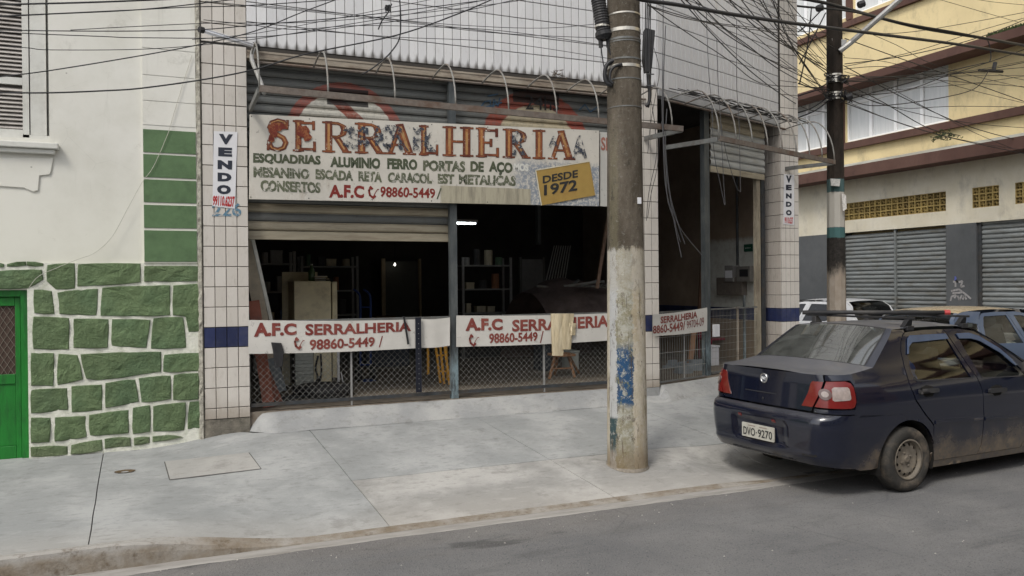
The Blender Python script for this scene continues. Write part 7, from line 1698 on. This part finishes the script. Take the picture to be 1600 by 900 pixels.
# plate
pq = lambda q, w_, o_=.012: car.pos(q, w_)+Vector((-o_, 0, 0))
YP_ = lambda q: -q
ux = -.992
o = MB(); o.prism([(ux,-.205,.437),(ux,-.2,.43),(ux,.2,.43),(ux,.205,.437),(ux,.205,.553),(ux,.2,.56),(ux,-.2,.56),(ux,-.205,.553)], (.012,0,0)); pt = obj('number_plate', o, simple('grey_plate', (.44,.43,.38), .5, var=.1, scale=30, dirt=(.25,.22,.17), dirtamt=.6, dscale=12), r, 'grey number plate reading DVO 9270')
M['ink'] = simple('plate_ink', (.03,.03,.03), .6, var=.3)
def platext(s_, y0, y1, z0, z1, nm='lettering', bold=.02): text_quad(s_, (ux-.002,y0,z1), (ux-.002,y1,z1), (ux-.002,y1,z0), (ux-.002,y0,z0), M['ink'], pt, bold, nm)
platext('DVO', .185, .03, .447, .522); platext('9270', -.005, -.185, .447, .522)
o = MB(); o.box((ux-.002, .008, .480), (ux-.0005, .018, .490)); obj('dot', o, M['ink'], pt)
o = MB(); o.box((ux-.0015, -.12, .536), (ux-.0004, -.02, .545)); o.box((ux-.0015, .03, .536), (ux-.0004, .12, .545)); obj('band', o, simple('worn_band', (.25,.20,.17), .7), pt)
# badge
bc = car.pos(0, .985)+Vector((-.004, 0, 0)); o = MB(); o.lathe([(.046,.0),(.047,-.008),(.040,-.012),(.034,-.008),(.034,0)], bc, 28, 'X'); bd = obj('badge', o, M['chrome'], lid, smooth=True)
o = MB(); o.lathe([(.035,-.006),(0,-.007)], bc, 24, 'X'); obj('field', o, simple('badge_grey', (.07,.075,.09), .4), bd)
bx_ = bc.x-.0085; text_quad('FIAT', (bx_,.027,bc.z+.013), (bx_,-.027,bc.z+.013), (bx_,-.027,bc.z-.013), (bx_,.027,bc.z-.013), M['sticker'], bd, .06)
o = MB(); o.lathe([(.011,0),(.011,-.006),(0,-.006)], car.pos(0,.80)+Vector((-.002,0,0)), 12, 'X'); obj('lock', o, M['plastic'], lid)
# tops
deckr = [(.50,1.068,0,.012),(.62,1.068,0,.013),(.74,1.068,-.004,.014),(.86,1.067,-.01,.016),(qq(-.62),1.07,-.02,.02),(qq(-.5),1.085,-.045,.026),(qq(-.33),1.112,-.10,.035)]
DUST = paint('dusty_navy_top', (.008,.012,.032), dustamt=.72, dust=(.13,.13,.135))
car.loft('boot_deck', deckr, DUST, ns=24)
glr = [(qq(-.33),1.112,-.10,.035),(qq(-.12),1.27,-.075,.040),(qq(.09),1.425,-.03,.035)]
car.loft('glass_frame', glr, NAVY, -1, -.90, 3); car.loft('glass_frame', glr, NAVY, .90, 1, 3)
car.loft('rear_window', glr, M['cglass_dusty'], -.90, .90, 24, t0=.02, t1=.95); car.loft('window_border', glr, M['plastic'], -.90, .90, 20, off=.001, t0=.95, t1=1.0, sub=1); car.loft('window_border', glr, M['plastic'], -.90, .90, 20, off=.001, t0=0, t1=.02, sub=1)
for a_, b_2 in ((-.905,-.885),(.885,.905)): car.loft('window_border', glr, M['plastic'], a_, b_2, 2, off=.004)
roofr = [(qq(.09),1.425,-.03,.035),(qq(.3),1.432,-.01,.036),(qq(.7),1.436,0,.036),(qq(1.0),1.428,.01,.036),(qq(1.2),1.402,.05,.036)]
car.loft('roof', roofr, DUST, ns=20)
wsr = [(qq(1.2),1.402,.05,.036),(qq(1.5),1.245,.10,.03),(qq(1.93),.985,.14,.02)]; car.loft('windscreen', wsr, M['cglass'], -.94, .94, 18)
for a_, b_2 in ((-1,-.935),(.935,1)): car.loft('a_pillar', wsr, NAVY, a_, b_2, 2, off=.002)
hr = [(qq(1.93),.985,.14,.02),(qq(2.3),.92,.10,.03),(qq(2.7),.82,.06,.04),(qq(2.92),.70,.05,.04)]; car.loft('bonnet', hr, NAVY, ns=16)
o = MB(); 
def fb(a, b): k = 2*a-1; return Vector((2.78+.36*(1-abs(k)**3), -.80*k*(1-.03*b), .22+.50*b))
o.grid(fb, 20, 6); obj('front_bumper', o, NAVY, r, smooth=True)
for sd in (-1, 1): o = MB(); o.grid(lambda a, b: Vector((2.80+.22*(1-a), sd*(.80-.26*(1-a)), .60+.13*b)), 4, 3); obj('headlight', o, M['lamp_clear'], r, smooth=True)
o = MB(); o.box((-.70,-.62,.235), (2.9,.62,.30)); obj('underbody', o, M['well'], r)
o = MB(); o.box((-.52,-.62,.27), (-.16,.62,1.05)); o.box((-.3,-.6,1.02), (-.05,.6,1.045)); obj('parcel_shelf', o, M['interior'], r)
seats(car); o = MB(); o.box((1.5,-.66,.5), (1.95,.66,.93)); obj('dashboard', o, M['interior'], r, bevel=.03)
o = MB(); o.grid(lambda a, b: (.15+.25*a+.02*sin(b*6), -.66+.03*sin(a*8)+.05*a, .93+.32*b-.28*a*b), 8, 8); obj('blue_cloth', o, simple('blue_cloth', (.05,.14,.45), .9, bump=.5), None, 'blue cloth hung inside the rear side window of the dark sedan', 'cloth', smooth=True)
bc_ = bpy.data.objects[-1] if False else [o_ for o_ in C.objects if o_.name.startswith('blue_cloth')][-1]
mw = Matrix.Translation(ROOT) @ Matrix.Rotation(ah, 4, 'Z'); loc_ = bc_.location.copy(); bc_.location = mw @ loc_; bc_.rotation_euler = (0,0,ah)
o = MB(); n = 18; o.tube([(1.45+.16*cos(2*pi*i/n)*.35, .34+.17*sin(2*pi*i/n), .93+.17*cos(2*pi*i/n)) for i in range(n+1)], .012, 6); obj('steering_wheel', o, M['plastic'], r)
for sd in (-1, 1):
    o = MB(); o.box((1.62, min(sd*.80, sd*.99), .955), (1.72, max(sd*.80, sd*.99), 1.075)); m_ = obj('mirror', o, M['plastic'], r, bevel=.03)
# roof rack
rk = thing('roof_rack', 'black two bar roof rack clamped on the dark blue sedan', 'roof rack', ROOT+Vector((0,0,1.45)), space=(0,0,1.45)); rk.rotation_euler = (0,0,ah)
for u in (.34, 1.12):
    o = MB(); o.bar((u,-.62,1.520), (u,.66,1.520), .032, .020); obj('crossbar', o, M['black'], rk, bevel=.004)
    for sd in (-1, 1):
        o = MB(); o.prism([(u-.055, sd*.50, 1.435), (u+.055, sd*.50, 1.435), (u+.03, sd*.53, 1.50), (u+.018, sd*.53, 1.510), (u-.018, sd*.53, 1.510), (u-.03, sd*.53, 1.50)], (0, sd*.05, 0)); o.box((u-.045, min(sd*.53, sd*.585), 1.405), (u+.045, max(sd*.53, sd*.585), 1.45)); obj('foot', o, M['black'], rk, bevel=.006)
tb = thing('rack_tube', 'black tube with a red end cap lying on the roof rack', 'tube', ROOT+Vector((0,0,1.53)), space=(0,0,1.53)); tb.rotation_euler = (0,0,ah)
o = MB(); o.tube([(.10,.50,1.553),(1.15,-.34,1.549)], .022, 8); obj('tube', o, M['plastic'], tb, smooth=True); o = MB(); o.tube([(1.15,-.34,1.549),(1.19,-.372,1.549)], .027, 8); obj('end_cap', o, simple('red_cap', (.42,.05,.05), .5), tb)
# ------------------------------------------------------------------ hatchbacks behind
def hatch(label, loc, ang, pm, glass, roofm, hw=.80, sc=1.0, tall=1.0):
    r = thing('parked_car', label, 'car', loc, space=(0,0,0)); r.rotation_euler = (0,0,ang); r.scale = (sc, sc, sc*tall)
    R2 = [(.28,.66),(.36,.70),(.6,.705),(.7,.68),(.95,.64),(1.05,.62),(1.3,.50),(1.45,.44)]
    PT = [(-.7,.95),(-.40,.975),(0,1.0),(1.6,1.0),(2.1,.98),(2.5,.96),(2.8,.93),(3.0,.86)]
    c = Car(r, hw, SIENA_S, R2, -.40, PT, bow=.05, rv=.2); q_ = c.q
    qt = [(-.05,.694),(-.012,.638)]+arc(*AW,.350,88,20)+[(.335,.46),(.325,.56),(.19,.69),(.09,.80),(.045,.92),(.046,1.01),(.07,1.2),(.16,1.36),(.24,1.415),(-.05,1.43),(-.25,1.40)]
    qt = [(q_(u), w_) for u, w_ in qt]+[(.93,1.30),(.80,1.12),(.70,1.0),(.60,.99),(.60,.72),(.93,.70)]
    wq = [(q_(-.28),1.01),(q_(-.02),.99),(q_(.0),1.1),(q_(.06),1.25),(q_(-.14),1.28)]
    bm = [(q_(-.02),.688),(q_(-.02),.64)]+[(q_(u), w_) for u, w_ in arc(*AW,.350,93,170)]+[(.93,.26),(.5,.28)]; bm = bm+[(0,.28)]+[(-a, b) for a, b in bm[::-1]]+[(-.93,.69),(-.5,.70),(0,.70),(.5,.70),(.93,.69)]
    for sd in (1, -1):
        qp = c.panel('rear_quarter', qt, pm, holes=[wq], side=sd, useq=True, step=.07); c.panel('window', wq, glass, side=sd, useq=True, off=-.008, th=.001, parent=qp)
        for nm, dr, wn in (('door', doorR, winR), ('door', doorF, winF)):
            d_ = c.panel(nm, dr, pm, holes=[wn], side=sd, step=.07); c.panel('window', wn, glass, side=sd, off=-.01, th=.001, parent=d_, step=.08); u0 = (wn[0][0]+.02, ) 
        c.panel('fender', fend, pm, side=sd, step=.08); c.panel('sill', sill, pm, side=sd, step=.08)
        c.panel('tail_light', [(.62,.73),(.62,.96),(.86,1.0),(.90,.95),(.90,.76)], M['lamp_red'], side=sd, useq=True, off=.008, th=.02)
        wheel(c, 0, -.72*sd, -sd); wheel(c, FW_[0], -.715*sd, -sd)
        o = MB(); o.box((1.62, min(sd*.78, sd*.97), .955), (1.72, max(sd*.78, sd*.97), 1.075)); obj('mirror', o, pm, r, bevel=.03)
    c.panel('rear_bumper', bm, pm, useq=True, step=.07); c.panel('tailgate', [(-.59,.71),(.59,.71),(.59,.985),(-.59,.985)], pm, useq=True, step=.07)
    gr = [(.58,.985,0,.01),(.70,1.0,-.02,.015),(.80,1.12,-.03,.02),(.93,1.30,-.03,.03),(q_(-.25),1.40,-.04,.035)]
    c.loft('rear_window', gr, glass, -.92, .92, 16); 
    for a_, b2 in ((-1,-.91),(.91,1)): c.loft('d_pillar', gr, pm, a_, b2, 2, off=.003)
    rr = [(q_(-.25),1.40,-.10,.04),(q_(-.05),1.43,-.02,.036),(q_(.5),1.445,0,.036),(q_(1.0),1.430,.01,.036),(q_(1.2),1.402,.05,.036)]
    c.loft('roof', rr, roofm, ns=16); c.loft('windscreen', wsr, glass, -.94, .94, 14)
    for a_, b2 in ((-1,-.935),(.935,1)): c.loft('a_pillar', wsr, pm, a_, b2, 2, off=.002)
    c.loft('bonnet', hr, pm, ns=14); o = MB(); o.grid(fb, 16, 5); obj('front_bumper', o, pm, r, smooth=True)
    o = MB(); o.box((-.5,-.66,.2), (2.8,.66,.27)); obj('underbody', o, M['well'], r); seats(c); return r, c
WHT = paint('white_car_paint', (.70,.71,.73), dustamt=.1, mudz=.2)
r2, c2_ = hatch('white hatchback parked along the yellow building beyond the dark pole', Vector((15.15-.55, 13.9, 0)), rad(91), WHT, M['cglass_dark'], WHT)
SIL = paint('silver_blue_paint', (.075,.10,.15), dustamt=.25, mudz=.25); BEI = paint('beige_roof_paint', (.46,.36,.22), dustamt=.2, mudz=.1)  # beige of the roof is the yellow building's reflection put into its colour
r3, c3_ = hatch('blue grey car with a pale beige roof behind the dark sedan', Vector((10.55, 8.6, 0)), rad(2), SIL, M['cglass'], BEI)
